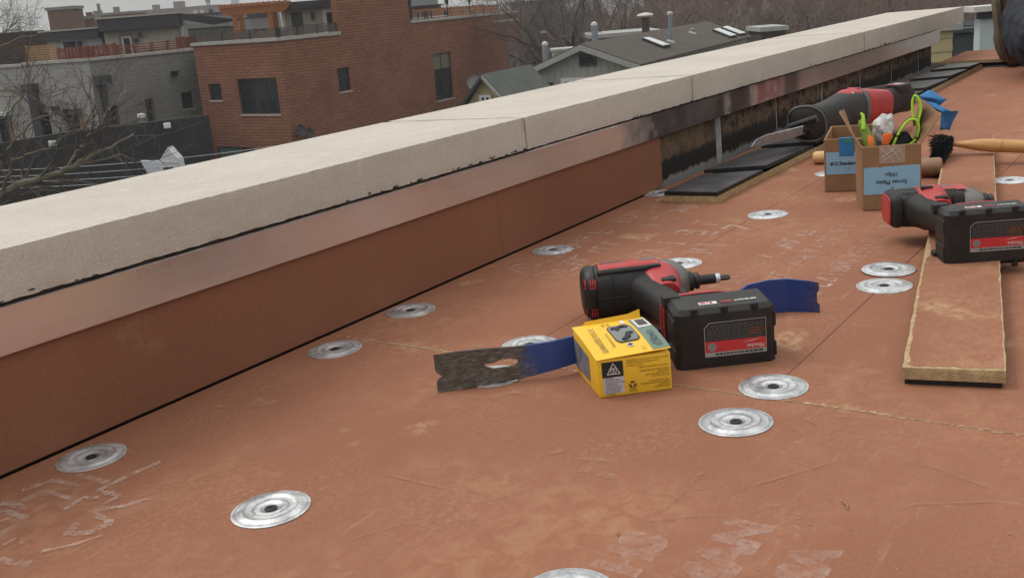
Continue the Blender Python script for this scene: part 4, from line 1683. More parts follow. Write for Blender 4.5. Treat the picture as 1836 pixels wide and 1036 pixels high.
# blue masking tape hanging off the wide flap
for k, (poly, dpt, ex) in enumerate((([(1648, 172), (1664, 162), (1700, 178), (1682, 192), (1662, 186)], .112, .0015), ([(1655, 180), (1680, 186), (1702, 199), (1718, 200), (1704, 235), (1684, 232), (1688, 204)], .095, .0015))):
    pts_ = [locA(u, v, dpt + .012 * math.sin(i * 2.1)) for i, (u, v) in enumerate(poly)]
    b = MB()
    c = sum(pts_, Vector()) / len(pts_)
    kk = len(pts_)
    vs = pts_ + [c + Vector((0, -.006, .002))]
    vs2 = [p + Vector((0, .0012, 0)) for p in vs]
    b.add(vs + vs2, [(i, (i + 1) % kk, kk) for i in range(kk)] + [(kk + 1 + (i + 1) % kk, kk + 1 + i, 2 * kk + 1) for i in range(kk)] + [(i, kk + 1 + i, kk + 1 + (i + 1) % kk, (i + 1) % kk) for i in range(kk)])
    me = b.mesh('masking_tape')
    bm = bmesh.new()
    bm.from_mesh(me)
    bmesh.ops.subdivide_edges(bm, edges=bm.edges, cuts=3, use_grid_fill=True)
    for v_ in bm.verts:
        v_.co += mnoise.noise_vector(v_.co * 55) * .0035
    bm.to_mesh(me)
    bm.free()
    me.materials.append(mt['tape'])
    me.shade_smooth()
    link('masking_tape', me, bxA)

pB = at(1479, 345, 0)
bxB = carton('cardboard_box', 'smaller open cardboard box behind, with blue tape on its rim and a numbered blue label', pB, rad(-22), .098, .19, .108)
b = MB()
b.prism([(.004, -.0008, .036), (.09, -.0008, .036), (.09, -.0008, .081), (.004, -.0008, .081)], (0, .0006, 0))
lb = b.build('label', mt['labelblue'], bxB)
text('#12 Standard', .0098, mt['ink'], lb, frame_of((.012, -.0014, .055), (1, 0, 0), (0, 0, 1)), sx=.95, bold=.0003)
text('1', .009, mt['ink'], lb, frame_of((.044, -.0014, .043), (1, 0, 0), (0, 0, 1)))
b = MB()
b.box(.030, .058, -.0012, -.0003, .072, .108)
b.box(.030, .058, -.0012, .006, .1083, .1092)
b.build('masking_tape', mt['tape'], bxB)
b = MB()
b.box(.040, .056, -.0016, -.0012, .100, .108)
b.build('tape_print', mt['tapegreen'], bxB)

# gloves and bag stuffed in the larger box
def ribbon(pts, wv, th, mat, name, parent, seg=6):
    """a band of cloth: path points, width vector"""
    P_ = []
    for i in range(len(pts) - 1):
        p0, p1, p2, p3 = (Vector(pts[max(i - 1, 0)]), Vector(pts[i]), Vector(pts[i + 1]), Vector(pts[min(i + 2, len(pts) - 1)]))
        for k in range(seg):
            t = k / seg
            P_.append(.5 * ((2 * p1) + (p2 - p0) * t + (2 * p0 - 5 * p1 + 4 * p2 - p3) * t * t + (3 * p1 - p0 - 3 * p2 + p3) * t ** 3))
    P_.append(Vector(pts[-1]))
    rings = []
    for i, p in enumerate(P_):
        d_ = (P_[min(i + 1, len(P_) - 1)] - P_[max(i - 1, 0)]).normalized()
        nn = d_.cross(Vector(wv)).normalized() * th / 2
        rings.append([p - nn, p + nn, p + Vector(wv) + nn, p + Vector(wv) - nn])
    b = MB()
    b.loft(rings)
    return b.build(name, mat, parent, smooth=True), P_


gl = thing('work_glove', 'black work glove with lime green edging looped up out of the labelled box', 'glove', bxA.matrix_basis.copy(), 'work gloves in the box')
loop1 = [locA(1600, 264, .03), locA(1612, 238, .03), locA(1628, 217, .032), locA(1643, 216, .034), locA(1647, 232, .034), locA(1640, 252, .034), locA(1622, 264, .034)]
_, P1 = ribbon(loop1, (.004, .030, -.002), .004, mt['glove'], 'cuff', gl)
b = MB()
b.tube(P1, .0024, 8)
b.build('piping', mt['hivis'], gl, smooth=True)
loop2 = [locA(1632, 262, .040), locA(1648, 252, .046), locA(1651, 238, .048), locA(1646, 222, .05), locA(1651, 196, .052), locA(1647, 178, .055), locA(1640, 172, .058), locA(1636, 184, .058), locA(1637, 205, .056), locA(1640, 226, .05)]
_, P2 = ribbon(loop2, (.004, .030, -.002), .004, mt['glove'], 'cuff', gl)
b = MB()
b.tube(P2, .0024, 8)
b.build('piping', mt['hivis'], gl, smooth=True)
b = MB()
b.loft([[locA(u + du, v, y) for du, y in ((-w_, y0 + .02), (-w_ * .7, y0), (w_ * .7, y0), (w_, y0 + .02), (w_ * .7, y0 + .035), (-w_ * .7, y0 + .035))] for u, v, w_, y0 in ((1614, 275, 30, .03), (1612, 255, 26, .034), (1614, 243, 18, .038), (1617, 236, 9, .042))])
b.build('palm', mt['glove'], gl, smooth=True)
for poly, y in (([(1581, 265), (1583, 242), (1600, 238), (1601, 246), (1590, 266)], .026), ([(1610, 262), (1612, 244), (1622, 240), (1618, 262)], .042)):
    b = MB()
    b.prism([locA(u, v, y) for u, v in poly], (0, .006, 0))
    b.build('orange_panel', mt['orange'], gl, bevel=.0015)

gl2 = thing('work_glove', 'green and orange glove finger standing at the wall side of the labelled box', 'glove', bxA.matrix_basis.copy(), 'work gloves in the box')
b = MB()
b.tube([locA(1560, 268, .03), locA(1557, 250, .032), locA(1551, 236, .036), locA(1545, 222, .04), locA(1543, 216, .044)], [.0120, .0115, .0085, .007, .004], 12)
b.build('finger', mt['olive'], gl2, smooth=True)
b = MB()
b.tube([locA(1548, 232, .030), locA(1548, 216, .034), locA(1547, 206, .038), locA(1543, 203, .040)], [.0032, .0034, .003, .002], 8)
b.build('piping', mt['hivis'], gl2, smooth=True)
b = MB()
b.tube([locA(1561, 262, .024), locA(1560, 250, .026), locA(1555, 240, .029)], [.006, .007, .003], 10)
b.build('orange_panel', mt['orange'], gl2, smooth=True)
b = MB()
b.box(.018, .055, .02, .09, .06, .118)
b.build('palm', mt['glove'], gl2, bevel=.01)

bagt = thing('plastic_bag', 'crumpled cloudy plastic bag sticking out between the two gloves', 'plastic bag', bxA.matrix_basis.copy())
b = MB()
c0 = locA(1586, 226, .060)
bm = bmesh.new()
bmesh.ops.create_icosphere(bm, subdivisions=3, radius=1)
for v_ in bm.verts:
    q_ = v_.co.copy()
    k = 1 + .38 * mnoise.noise(q_ * 1.7) + .2 * abs(mnoise.noise(q_ * 4))
    v_.co = c0 + Vector((q_.x * .0195 * k, q_.y * .018 * k, q_.z * .0235 * k - .003))
vs = [v_.co.copy() for v_ in bm.verts]
fs = [tuple(v_.index for v_ in f.verts) for f in bm.faces]
bm.free()
b.add(vs, fs)
b.build('bag_film', mt['bag'], bagt)

# ================================================================== wooden handles and the brush
h0 = at(1457, 283, .0155)
th_ = thing('tool_handle', 'pale wooden handle end sticking out behind the smaller cardboard box', 'handle', TR((h0.x, h0.y, .0), rad(-22)))
b = MB()
b.lathe([(.006, 0), (.012, .002), (.0148, .007), (.0152, .02), (.0146, .08), (.013, .14)], 24, frame_of((0, 0, .0153), (0, 1, 0), (0, 0, 1)))
b.build('grip', mt['palewood'], th_, smooth=True)

h1 = at(1690, 300, .02)
th2 = thing('tool_handle', 'brown wooden handle butt lying on the boards under the black bristles', 'handle', TR((h1.x, h1.y, 0), rad(152)))
b = MB()
b.lathe([(.010, 0), (.018, .002), (.0205, .008), (.0195, .03), (.016, .06), (.013, .075)], 24, frame_of((0, 0, .0206), (0, 1, 0), (0, 0, 1)))
b.build('grip', mt['brownwood'], th2, smooth=True)

bp = at(1702, 258, .046)
be = at(1836, 263, .036)
bdir = (be - bp)
br = thing('dust_brush', 'dust brush with varnished wooden handle and splayed black bristles, lying over the loose board', 'brush', Matrix.Translation(bp) @ Matrix.Rotation(math.atan2(bdir.y, bdir.x), 4, 'Z') @ Matrix.Rotation(-math.asin((be.z - bp.z) / bdir.length), 4, 'Y'))
b = MB()
b.lathe([(.0035, .0), (.0055, .004), (.0052, .014), (.008, .03), (.0120, .055), (.0142, .085), (.0136, .105), (.0140, .125), (.0136, .15), (.0148, .17), (.0140, .1765), (.0120, .19), (.0128, .205), (.0128, .24), (.009, .26)], 28, frame_of((0, 0, 0), (0, 1, 0), (0, 0, 1)))
hd = b.build('handle', mt['wood'], br, smooth=True)
b = MB()
for x, r0 in ((.1565, .0143), (.1765, .0146), (.105, .0137)):
    b.lathe([(r0, 0), (r0 + .0004, .0006), (r0, .0012)], 28, frame_of((x, 0, 0), (0, 1, 0), (0, 0, 1)))
tag(b.build('turned_ring', mt['brownwood'], hd, smooth=True), kind='stuff')
b = MB()
bi = br.matrix_basis.inverted()
tips = [bi @ at(1675, 318, .004), bi @ at(1668, 250, .055), bi @ at(1660, 290, .02), bi @ at(1690, 240, .07)]
r = random.Random(31)
root = Vector((.004, 0, 0))
for k in range(900):
    a, c = r.random(), r.random()
    lo = bi @ at(r.uniform(1668, 1684), r.uniform(296, 318), .004)
    hi = bi @ at(r.uniform(1664, 1694), r.uniform(236, 256), .066)
    tip = hi.lerp(lo, a ** .8) + Vector((r.gauss(0, .004), r.gauss(0, .012), 0))
    s0 = root + Vector((r.uniform(-.014, .004), r.gauss(0, .006), r.gauss(0, .007)))
    mid = s0.lerp(tip, .55) + Vector((r.gauss(0, .002), r.gauss(0, .003), .004))
    b.tube([s0, mid, tip], [.0013, .0013, .0006], 3, cap=False)
c1, c2 = bi @ at(1680, 300, .012), bi @ at(1678, 256, .055)
b.loft([[root + Vector((.002, .008 * math.cos(t), .008 * math.sin(t))) for t in [2 * PI * i / 10 for i in range(10)]], [root.lerp((c1 + c2) / 2, .88) + (c2 - c1) * .52 * math.cos(t) + Vector((0, .018 * math.sin(t), 0)) for t in [2 * PI * i / 10 for i in range(10)]]])
tag(b.build('bristles', mt['bristle'], br), kind='stuff')

# ================================================================== reciprocating saw
mo = at(1447, 224, .074)
sa = rad(37)
tip = mo - Vector((math.cos(sa), math.sin(sa), 0)) * .215
saw = thing('reciprocating_saw', 'red and black cordless reciprocating saw with a bare blade, lying on the black-topped strip', 'saw', Matrix.Translation((tip.x, tip.y, .054)) @ Matrix.Rotation(sa, 4, 'Z'))


def ax(x):                                 # axis of the tool, rising a little from the blade
    return Vector((x, 0, .010 + .030 * min(1, max(0, (x - .12) / .15))))


b = MB()                                   # blade with teeth along its upper edge
pts_ = [(0, .001), (.012, .013)]
k = 46
for i in range(k):
    x = .012 + .235 * i / k
    z = .013 + .006 * math.sin(min(1, i / 10) * PI / 2)
    pts_ += [(x, z), (x + .0024, z + .0035)]
pts_ += [(.255, .017), (.255, .001), (.15, -.003), (.04, -.0045)]
b.prism([(x, -.0006, z) for x, z in pts_], (0, .0013, 0), Matrix.Rotation(rad(12), 4, 'X'))
b.build('blade', mt['bladesteel'], saw)
tilt = Matrix.Rotation(rad(-14), 3, 'Y')


SX, SK = .098, 1.04


def oring(x, ry, rz, cz, cy=0, e=2.4, n=28, lean=0):
    cz = cz if cz < .026 else (.026 + (cz - .026) * .35 if cz < .05 else cz - .013)
    x, cz = x + SX, cz * SK
    rr = sup(0, ry * SK, rz * SK, 0, 0, e, n)
    return [Vector((x + v_.z * lean + v_.y * lean * 2.2, cy + v_.y, cz + v_.z)) for v_ in rr]


b = MB()                                   # rubber boot over the gear case
b.loft([oring(.118, .038, .043, .020, lean=-.25), oring(.121, .041, .046, .021, lean=-.25), oring(.127, .041, .046, .021, lean=-.25), oring(.132, .035, .040, .022, lean=-.2), oring(.16, .033, .037, .025, lean=-.1), oring(.20, .034, .038, .030), oring(.245, .039, .044, .036), oring(.285, .042, .050, .040), oring(.312, .040, .048, .040)])
boot_ = b.build('gear_case_boot', mt['bootgrey'], saw, smooth=True)
b = MB()                                   # hollow mouth of the boot
b.loft([oring(.1085, .020, .024, .020, lean=-.25), oring(.1120, .030, .034, .021, lean=-.25), oring(.1168, .036, .041, .021, lean=-.25)])
b.build('boot_mouth', mt['bootgrey'], boot_, smooth=True)
b = MB()
b.loft([oring(.1075, .009, .013, .012, lean=-.25), oring(.1095, .011, .015, .012, lean=-.25)])
b.build('blade_slot', mt['hole'], boot_)
b = MB()
b.tube([p for p in oring(.1172, .038, .043, .021, lean=-.25)] + [oring(.1172, .038, .043, .021, lean=-.25)[0]], .0028, 8)
b.build('boot_rim', mt['grey'], boot_, smooth=True)
b = MB()                                   # shoe: a pivoting bar across the mouth
shm = Matrix.Translation((.203, 0, .016)) @ Matrix.Rotation(rad(29), 4, 'Z') @ Matrix.Rotation(rad(-16), 4, 'X')
b.box(-.010, .0, -.038, .038, .012, .020, shm)
b.box(-.006, .022, -.038, -.032, .002, .019, shm)
b.box(-.006, .022, .032, .038, .002, .019, shm)
b.build('shoe', mt['grey'], saw, bevel=.002)
b = MB()
b.lathe([(.010, 0), (.010, .022), (.007, .024)], 16, frame_of((.196, 0, .012), (0, 1, 0), (0, 0, 1)))
b.build('blade_clamp', mt['darksteel'], saw, smooth=True)
b = MB()
b.loft([oring(.3125, .0405, .0485, .040), oring(.3135, .042, .050, .040), oring(.327, .042, .050, .040), oring(.328, .040, .048, .040)])
b.build('collar', mt['grey'], saw, smooth=True)
b = MB()                                   # red motor body
b.loft([oring(.329, .040, .047, .040, e=3), oring(.345, .041, .046, .039, e=3), oring(.385, .039, .041, .036, e=3), oring(.43, .036, .036, .032, e=3), oring(.44, .034, .034, .031, e=3)])
b.build('motor_body', mt['red'], saw, smooth=True)
b = MB()                                   # ribbed red hump on top
b.loft([oring(.252, .016, .004, .079), oring(.262, .024, .012, .078), oring(.285, .028, .018, .077), oring(.315, .030, .021, .073), oring(.350, .029, .019, .068), oring(.40, .026, .014, .060)])
hump = b.build('top_cover', mt['red'], saw, smooth=True)
b = MB()
for k in range(6):
    x = .410 + k * .008
    b.box(x, x + .0035, -.018, .018, .0745 - k * .0026, .0857 - k * .0026)
tag(b.build('cooling_rib', mt['red'], hump, bevel=.001, seg=1), kind='stuff')
text('SAWZALL', .009, mt['white'], hump, frame_of((.368, -.0262, .0752), (1, 0, 0), (0, .62, .78)), sx=.7, bold=.0003)
b = MB()                                   # grip and rear handle
b.loft([oring(.44, .033, .034, .030, e=3), oring(.46, .031, .034, .030, e=3), oring(.50, .028, .033, .030, e=3), oring(.54, .030, .036, .030, e=3), oring(.555, .026, .030, .030, e=3)])
b.tube([(.461, .012, .067), (.518, .014, .063), (.578, .014, .060), (.633, .010, .052)], [.010, .011, .012, .012], 12)
b.build('grip', mt['black'], saw, smooth=True)
b = MB()
b.box(.573, .631, -.030, .030, .044, .070)
bt_ = b.build('battery', mt['blackhard'], saw, bevel=.006)
b = MB()
b.box(.576, .592, -.020, .012, .0702, .0712)
b.build('battery_accent', mt['red'], bt_)
b = MB()
b.box(.599, .606, -.018, .004, .0702, .0712)
b.box(.612, .618, -.018, .010, .0702, .0712)
tag(b.build('battery_print', mt['white'], bt_), kind='stuff')

# ================================================================== kneeling worker at the edge of the picture
pt = thing('person', 'kneeling worker in navy trousers and worn brown boots, mostly outside the picture', 'person')
toe = at(1799, 121, 0)


def skin_mesh(name, verts, edges, radii, mat, root_i=0, sub=2):
    me = bpy.data.meshes.new(name)
    me.from_pydata([tuple(v_) for v_ in verts], edges, [])
    o = bpy.data.objects.new(name, me)
    C.objects.link(o)
    sk = o.modifiers.new('skin', 'SKIN')
    if not me.skin_vertices:
        bpy.context.view_layer.objects.active = o
    lay = me.skin_vertices[0].data if me.skin_vertices else None
    for i, r_ in enumerate(radii):
        rr = r_ if hasattr(r_, '__len__') else (r_, r_)
        lay[i].radius = rr
        lay[i].use_root = (i == root_i)
    s_ = o.modifiers.new('smooth', 'SUBSURF')
    s_.levels = s_.render_levels = sub
    dg = bpy.context.evaluated_depsgraph_get()
    dg.update()
    m2 = bpy.data.meshes.new_from_object(o.evaluated_get(dg))
    bpy.data.objects.remove(o)
    m2.materials.clear()
    m2.materials.append(mat)
    m2.shade_smooth()
    return m2


T = toe
# facing right and a little to the camera, sitting on the heels
hip = T + Vector((.22, -.18, .36))
V = [hip, hip + Vector((-.02, -.10, -.03)), T + Vector((.30, -.62, .105)), T + Vector((.06, -.20, .16)), T + Vector((.02, -.03, .20)),
     hip + Vector((.06, .12, -.03)), T + Vector((.66, -.30, .105)), T + Vector((.40, -.02, .16)), T + Vector((.30, .10, .19)),
     hip + Vector((.06, -.06, .20)), hip + Vector((.16, -.14, .44)), hip + Vector((.19, -.17, .56)), hip + Vector((.21, -.20, .66)),
     hip + Vector((.05, -.32, .40)), hip + Vector((.18, -.52, .20)), hip + Vector((.34, -.62, .02)),
     hip + Vector((.30, .05, .40)), hip + Vector((.46, -.12, .20)), hip + Vector((.56, -.32, .02))]
E_ = [(0, 1), (1, 2), (2, 3), (3, 4), (0, 5), (5, 6), (6, 7), (7, 8), (0, 9), (9, 10), (10, 11), (11, 12), (10, 13), (13, 14), (14, 15), (10, 16), (16, 17), (17, 18)]
RR = [.15, .11, .075, .068, .05, .11, .075, .068, .05, .15, .16, .07, .095, .065, .048, .036, .065, .048, .036]
link('body', skin_mesh('body', V, E_, RR, mt['jacket']), pt)
Vt = V[:9]
Vt[2] = T + Vector((-.15, -.62, .10))
Vt[3] = T + Vector((.0, -.30, .16))
Vt[4] = T + Vector((.06, -.14, .27))
tm = skin_mesh('trousers', [v_ for v_ in Vt] + [hip + Vector((.02, -.03, .10))], E_[:8] + [(0, 9)], [.168, .135, .115, .150, .135, .125, .090, .084, .070, .162], mt['navy'], 0, 4)
for v_ in tm.vertices:                     # creased cloth
    q_ = v_.co
    f_ = mnoise.noise((q_.x * 9, q_.y * 9, q_.z * 22)) + .6 * mnoise.noise(q_ * 30)
    v_.co = q_ + v_.normal * (.014 * (abs(f_) - .3))
link('trousers', tm, pt)


def boot(t, rot, nm):
    b = MB()
    rings = []
    # standing on the toe: the length of the boot runs up, sole to the left
    for z, x0, x1, wv in ((.005, .020, .052, .034), (.03, .004, .058, .043), (.07, -.004, .060, .046), (.11, -.008, .062, .043), (.16, -.004, .066, .038), (.21, .0, .075, .037), (.25, .000, .08, .036), (.275, .008, .075, .030)):
        rings.append([Vector((x0 + (x1 - x0) * (.5 - .5 * math.cos(a)), wv * math.sin(a), z)) for a in [2 * PI * i / 18 for i in range(18)]])
    b.loft(rings)
    m = Matrix.Translation(t) @ Matrix.Rotation(rot, 4, 'Z') @ Matrix.Rotation(rad(-6), 4, 'Y')
    bo = b.build('boot', mt['boot'], pt, smooth=True, frame=m)
    b = MB()
    rings = []
    for z, x0, wv in ((.008, .026, .030), (.03, .000, .043), (.07, -.013, .049), (.11, -.018, .046), (.145, -.012, .039), (.165, -.012, .038), (.21, -.013, .040), (.25, -.013, .038), (.282, .000, .028)):
        rings.append([Vector((x0 + dx, wv * k, z)) for dx, k in ((0, -1), (-.004, -.6), (-.004, .6), (0, 1), (.016, 1.03), (.016, -1.03))])
    b.loft(rings)
    b.build('sole', mt['sole'], bo, smooth=True)
    return bo


boot(T + Vector((0, .0, .0)), rad(-14), 'boot')
boot(T + Vector((.30, .12, .0)), rad(-10), 'boot')
hc = hip + Vector((.23, -.24, .80))
b = MB()
bm = bmesh.new()
bmesh.ops.create_uvsphere(bm, u_segments=24, v_segments=16, radius=1)
for v_ in bm.verts:
    q_ = v_.co
    taper = 1 - .22 * max(0, -q_.z)
    v_.co = Vector((q_.x * .098 * taper, q_.y * .076 * taper, q_.z * .122))
    if q_.x > .3:
        v_.co.x += .022 * math.exp(-((v_.co.z + .015) / .02) ** 2 - (v_.co.y / .014) ** 2)
vs = [v_.co.copy() for v_ in bm.verts]
fs = [tuple(v_.index for v_ in f.verts) for f in bm.faces]
bm.free()
b.add(vs, fs)
hm = Matrix.Translation(hc) @ Matrix.Rotation(rad(-35), 4, 'Z') @ Matrix.Rotation(rad(30), 4, 'Y')
head = b.build('head', mt['skin'], pt, smooth=True, frame=hm)
b = MB()
vs2 = [Vector(v_) * 1.06 for v_ in vs]
keep = [f for f in fs if all(vs[i].z > .03 or vs[i].x < -.03 for i in f)]
b.add(vs2, keep)
b.build('hair', mt['hair'], head, smooth=True)
b = MB()
for sgn in (-1, 1):
    b.lathe([(.001, -.004), (.011, 0), (.011, .004), (.001, .007)], 12, frame_of((.080, sgn * .032, .008), (0, 1, 0), (0, 0, 1)))
tag(b.build('eye', mt['hole'], head, smooth=True), kind='stuff')
b = MB()
b.box(.072, .088, -.022, .022, -.062, -.056)
b.build('mouth', mt['red'], head, bevel=.002)
b = MB()
for sgn in (-1, 1):
    b.box(-.012, .014, sgn * .078 - .008, sgn * .078 + .008, -.03, .035)
b.build('ear', mt['skin'], head, bevel=.006)
for wi in (15, 18):
    b = MB()
    w0 = V[wi]
    dv = (V[wi] - V[wi - 1]).normalized()
    sd_ = dv.cross(Vector((0, 0, 1))).normalized()
    up_ = sd_.cross(dv)
    b.loft([[w0 + dv * x + sd_ * (a * hw) + up_ * (c * .014) for a, c in ((-1, -1), (1, -1), (1.1, 0), (1, 1), (-1, 1), (-1.1, 0))] for x, hw in ((0, .028), (.04, .04), (.085, .042))])
    for k in range(4):
        s_ = -.03 + k * .02
        ln = (.062, .075, .080, .068)[k]
        p_ = w0 + dv * .08 + sd_ * s_
        b.tube([p_, p_ + dv * ln * .5 - up_ * .006, p_ + dv * ln - up_ * .03], [.009, .0085, .006], 8)
    p_ = w0 + dv * .03 + sd_ * (.04 if wi == 15 else -.04)
    b.tube([p_, p_ + dv * .03 + sd_ * (.02 if wi == 15 else -.02) - up_ * .005, p_ + dv * .06 + sd_ * (.022 if wi == 15 else -.022) - up_ * .02], [.012, .0105, .008], 8)
    b.build('hand', mt['skin'], pt, smooth=True)

# ================================================================== the street behind (plumb frame, then G)
def street(name, label=None, cat=None, base=(0, 0, GROUND), group=None, kind=None):
    o = bpy.data.objects.new(name, None)
    C.objects.link(o)
    o.matrix_basis = G @ Matrix.Translation(Vector(base))
    tag(o, label, cat, group, kind)
    o['_b'] = list(base)
    return o


def rel(root, fr=None):
    m = Matrix.Translation(-Vector(root['_b']))
    return m @ fr if fr is not None else m


class Wall:                                # a vertical plane through two ground points: x along, y into the building, z up
    def __init__(self, A, B):
        self.A = Vector((A[0], A[1], 0))
        d_ = Vector((B[0], B[1], 0)) - self.A
        self.L = d_.length
        self.x = d_.normalized()
        self.y = Vector((-self.x.y, self.x.x, 0))
        self.m = Matrix((self.x, self.y, Vector((0, 0, 1)))).transposed().to_4x4()
        self.m.translation = self.A

    def on(self, u, v, y=0):
        d_ = ray(u, v, AB)
        k = ((self.A - EYE).dot(self.y) + y) / d_.dot(self.y)
        p = EYE + d_ * k
        return (p - self.A).dot(self.x), p.z

    def rect(self, u0, v0, u1, v1, y=0):
        a, b_, c, e = self.on(u0, v0, y), self.on(u1, v0, y), self.on(u0, v1, y), self.on(u1, v1, y)
        um, vm = (u0 + u1) / 2, (v0 + v1) / 2
        l, r_, t, bo = self.on(u0, vm, y), self.on(u1, vm, y), self.on(um, v0, y), self.on(um, v1, y)
        return l[0], r_[0], bo[1], t[1]

    def build(self, name, mb, mat, root, **kw):
        return mb.build(name, mat, root, frame=rel(root, self.m), **kw)

    def face(self, root, mat, x0, x1, z0, z1, holes=(), name='wall', depth=.22, y=0, ends=True):
        xs = sorted({x0, x1, *[h[0] for h in holes], *[h[1] for h in holes]})
        zs_ = sorted({z0, z1, *[h[2] for h in holes], *[h[3] for h in holes]})
        xs = [x for x in xs if x0 <= x <= x1]
        zs_ = [z for z in zs_ if z0 <= z <= z1]
        b = MB()
        for i in range(len(xs) - 1):
            for j in range(len(zs_) - 1):
                cx_, cz_ = (xs[i] + xs[i + 1]) / 2, (zs_[j] + zs_[j + 1]) / 2
                if any(h[0] < cx_ < h[1] and h[2] < cz_ < h[3] for h in holes):
                    continue
                b.add([(xs[i], y, zs_[j]), (xs[i + 1], y, zs_[j]), (xs[i + 1], y, zs_[j + 1]), (xs[i], y, zs_[j + 1])], [(0, 1, 2, 3)])
        for h in holes:
            q_ = [(h[0], h[2]), (h[1], h[2]), (h[1], h[3]), (h[0], h[3])]
            for k in range(4):
                (a, c), (e, f_) = q_[k], q_[(k + 1) % 4]
                b.add([(a, y, c), (e, y, f_), (e, y + depth, f_), (a, y + depth, c)], [(0, 1, 2, 3)])
        if not ends:
            return self.build(name, b, mat, root)
        b.add([(x0, y + .4, z0), (x1, y + .4, z0), (x1, y + .4, z1), (x0, y + .4, z1)], [(3, 2, 1, 0)])
        for (a, c, e, f_) in ((x0, z0, x0, z1), (x1, z1, x1, z0), (x0, z1, x1, z1)):
            b.add([(a, y, c), (e, y, f_), (e, y + .4, f_), (a, y + .4, c)], [(0, 1, 2, 3)])
        return self.build(name, b, mat, root)

    def window(self, root, h, mull=(), trans=(), sill=True, frame='frame', glass='glass', fw=.06, y=0, panes=None):
        x0, x1, z0, z1 = h
        b = MB()
        yy0, yy1 = y + .10, y + .18
        b.box(x0, x0 + fw, yy0, yy1, z0, z1)
        b.box(x1 - fw, x1, yy0, yy1, z0, z1)
        b.box(x0 + fw, x1 - fw, yy0, yy1, z0, z0 + fw)
        b.box(x0 + fw, x1 - fw, yy0, yy1, z1 - fw, z1)
        xs = [x0 + fw] + [x0 + (x1 - x0) * f for f in mull] + [x1 - fw]
        for f in mull:
            xm = x0 + (x1 - x0) * f
            b.box(xm - fw / 2, xm + fw / 2, yy0 + .004, yy1, z0 + fw, z1 - fw)
        zl = [z0 + fw] + [z0 + (z1 - z0) * f for f in trans] + [z1 - fw]
        for f in trans:
            zm = z0 + (z1 - z0) * f
            b.box(x0 + fw, x1 - fw, yy0 + .008, yy1, zm - fw / 2, zm + fw / 2)
        wn = self.build('window', b, mt[frame], root)
        k = 0
        for j in range(len(zl) - 1):
            for i in range(len(xs) - 1):
                b = MB()
                b.box(xs[i], xs[i + 1], yy0 + .035, yy0 + .05, zl[j], zl[j + 1])
                o = b.build('pane', mt[(panes[k] if panes else glass)], wn)
                k += 1
        if sill:
            b = MB()
            b.box(x0 - .05, x1 + .05, y - .05, y + .12, z0 - .09, z0 - .004)
            b.build('sill', mt['cap'], wn)
        return wn

    def door(self, root, h, mat='fascia', frame='wframe', glass=None, y=0, fw=.12):
        x0, x1, z0, z1 = h
        b = MB()
        b.box(x0 - fw, x0, y - .04, y + .1, z0, z1 + fw)
        b.box(x1, x1 + fw, y - .04, y + .1, z0, z1 + fw)
        b.box(x0, x1, y - .04, y + .1, z1, z1 + fw)
        o = self.build('door_frame', b, mt[frame], root)
        b = MB()
        b.box(x0, x1, y - .01, y + .05, z0, z1)
        d_ = self.build('door', b, mt[mat], root)
        if glass:
            b = MB()
            w_ = (x1 - x0) * .16
            b.box(x0 + w_, x1 - w_, y - .02, y - .012, z0 + w_, z1 - w_)
            b.build('pane', mt[glass], d_)
        b = MB()
        b.box(x1 - .14, x1 - .08, y - .08, y - .021, (z0 + z1) / 2 - .06, (z0 + z1) / 2 + .02)
        b.build('handle', mt['steel'], d_)
        return d_


# ground and sky-line ground
b = MB()
R_ = 2000
ring = [(R_ * math.cos(2 * PI * k / 48), R_ * math.sin(2 * PI * k / 48), 0) for k in range(48)]
b.add(ring, [tuple(range(48))])
go = b.build('ground', mt['street'])
go.matrix_basis = G @ Matrix.Translation((0, 0, GROUND))
tag(go, kind='structure')

# ---------------------------------------------------------------- red brick building with roof decks
A0, A1, A2 = atB(356, 150, 63), atB(510, 150, 58.5), atB(929, 60, 84)
wl, wr = Wall(A0, A1), Wall(A1, A2)
bb = street('brick_building', 'three storey red brick building with two flat fronts, roof decks and black framed windows', 'building', (A1.x, A1.y, GROUND))
z1 = (wl.on(358, 82)[1] + wl.on(505, 74)[1]) / 2
holes = [wl.rect(375, 151, 397, 180), wl.rect(429, 141, 499, 205), wl.rect(391, 264, 458, 300)]
wl.face(bb, mt['brick'], 0, wl.L, GROUND, z1, holes, ends=False)
wl.window(bb, holes[0], (), (.55,))
wl.window(bb, holes[1], (.36, .68), ())
wl.window(bb, holes[2], (.65,), (), glass='greenglass', panes=('greenglass', 'glass'))
xs0 = wr.on(609, 60)[0]
xt = wr.on(735, 42)[0]
xr = wr.on(911, 100)[0]
zc = wr.on(596, 62)[1]
zr0, zr1 = wr.on(740, 42)[1], wr.on(920, 24)[1]
zr = (zr0 + zr1) / 2
holes = [wr.rect(606, 121, 628, 164), wr.rect(779, 95, 811, 179)]
wr.face(bb, mt['brick'], 0, xt, GROUND, z1, [holes[0]], ends=False)
wr.face(bb, mt['brick'], xs0 + .002, xt, z1 + .001, zr + 3.2, ())
wr.face(bb, mt['brick'], xt + .002, xr, GROUND, zr, [holes[1]])
zst = wr.on(915, 76)[1]
wr.face(bb, mt['brick'], xr + .002, wr.L, zst, zr, ())
wr.window(bb, holes[0], (), (.5,))
wr.window(bb, holes[1], (.5,), (.66,), panes=('glass', 'glass', 'blind', 'blind'))
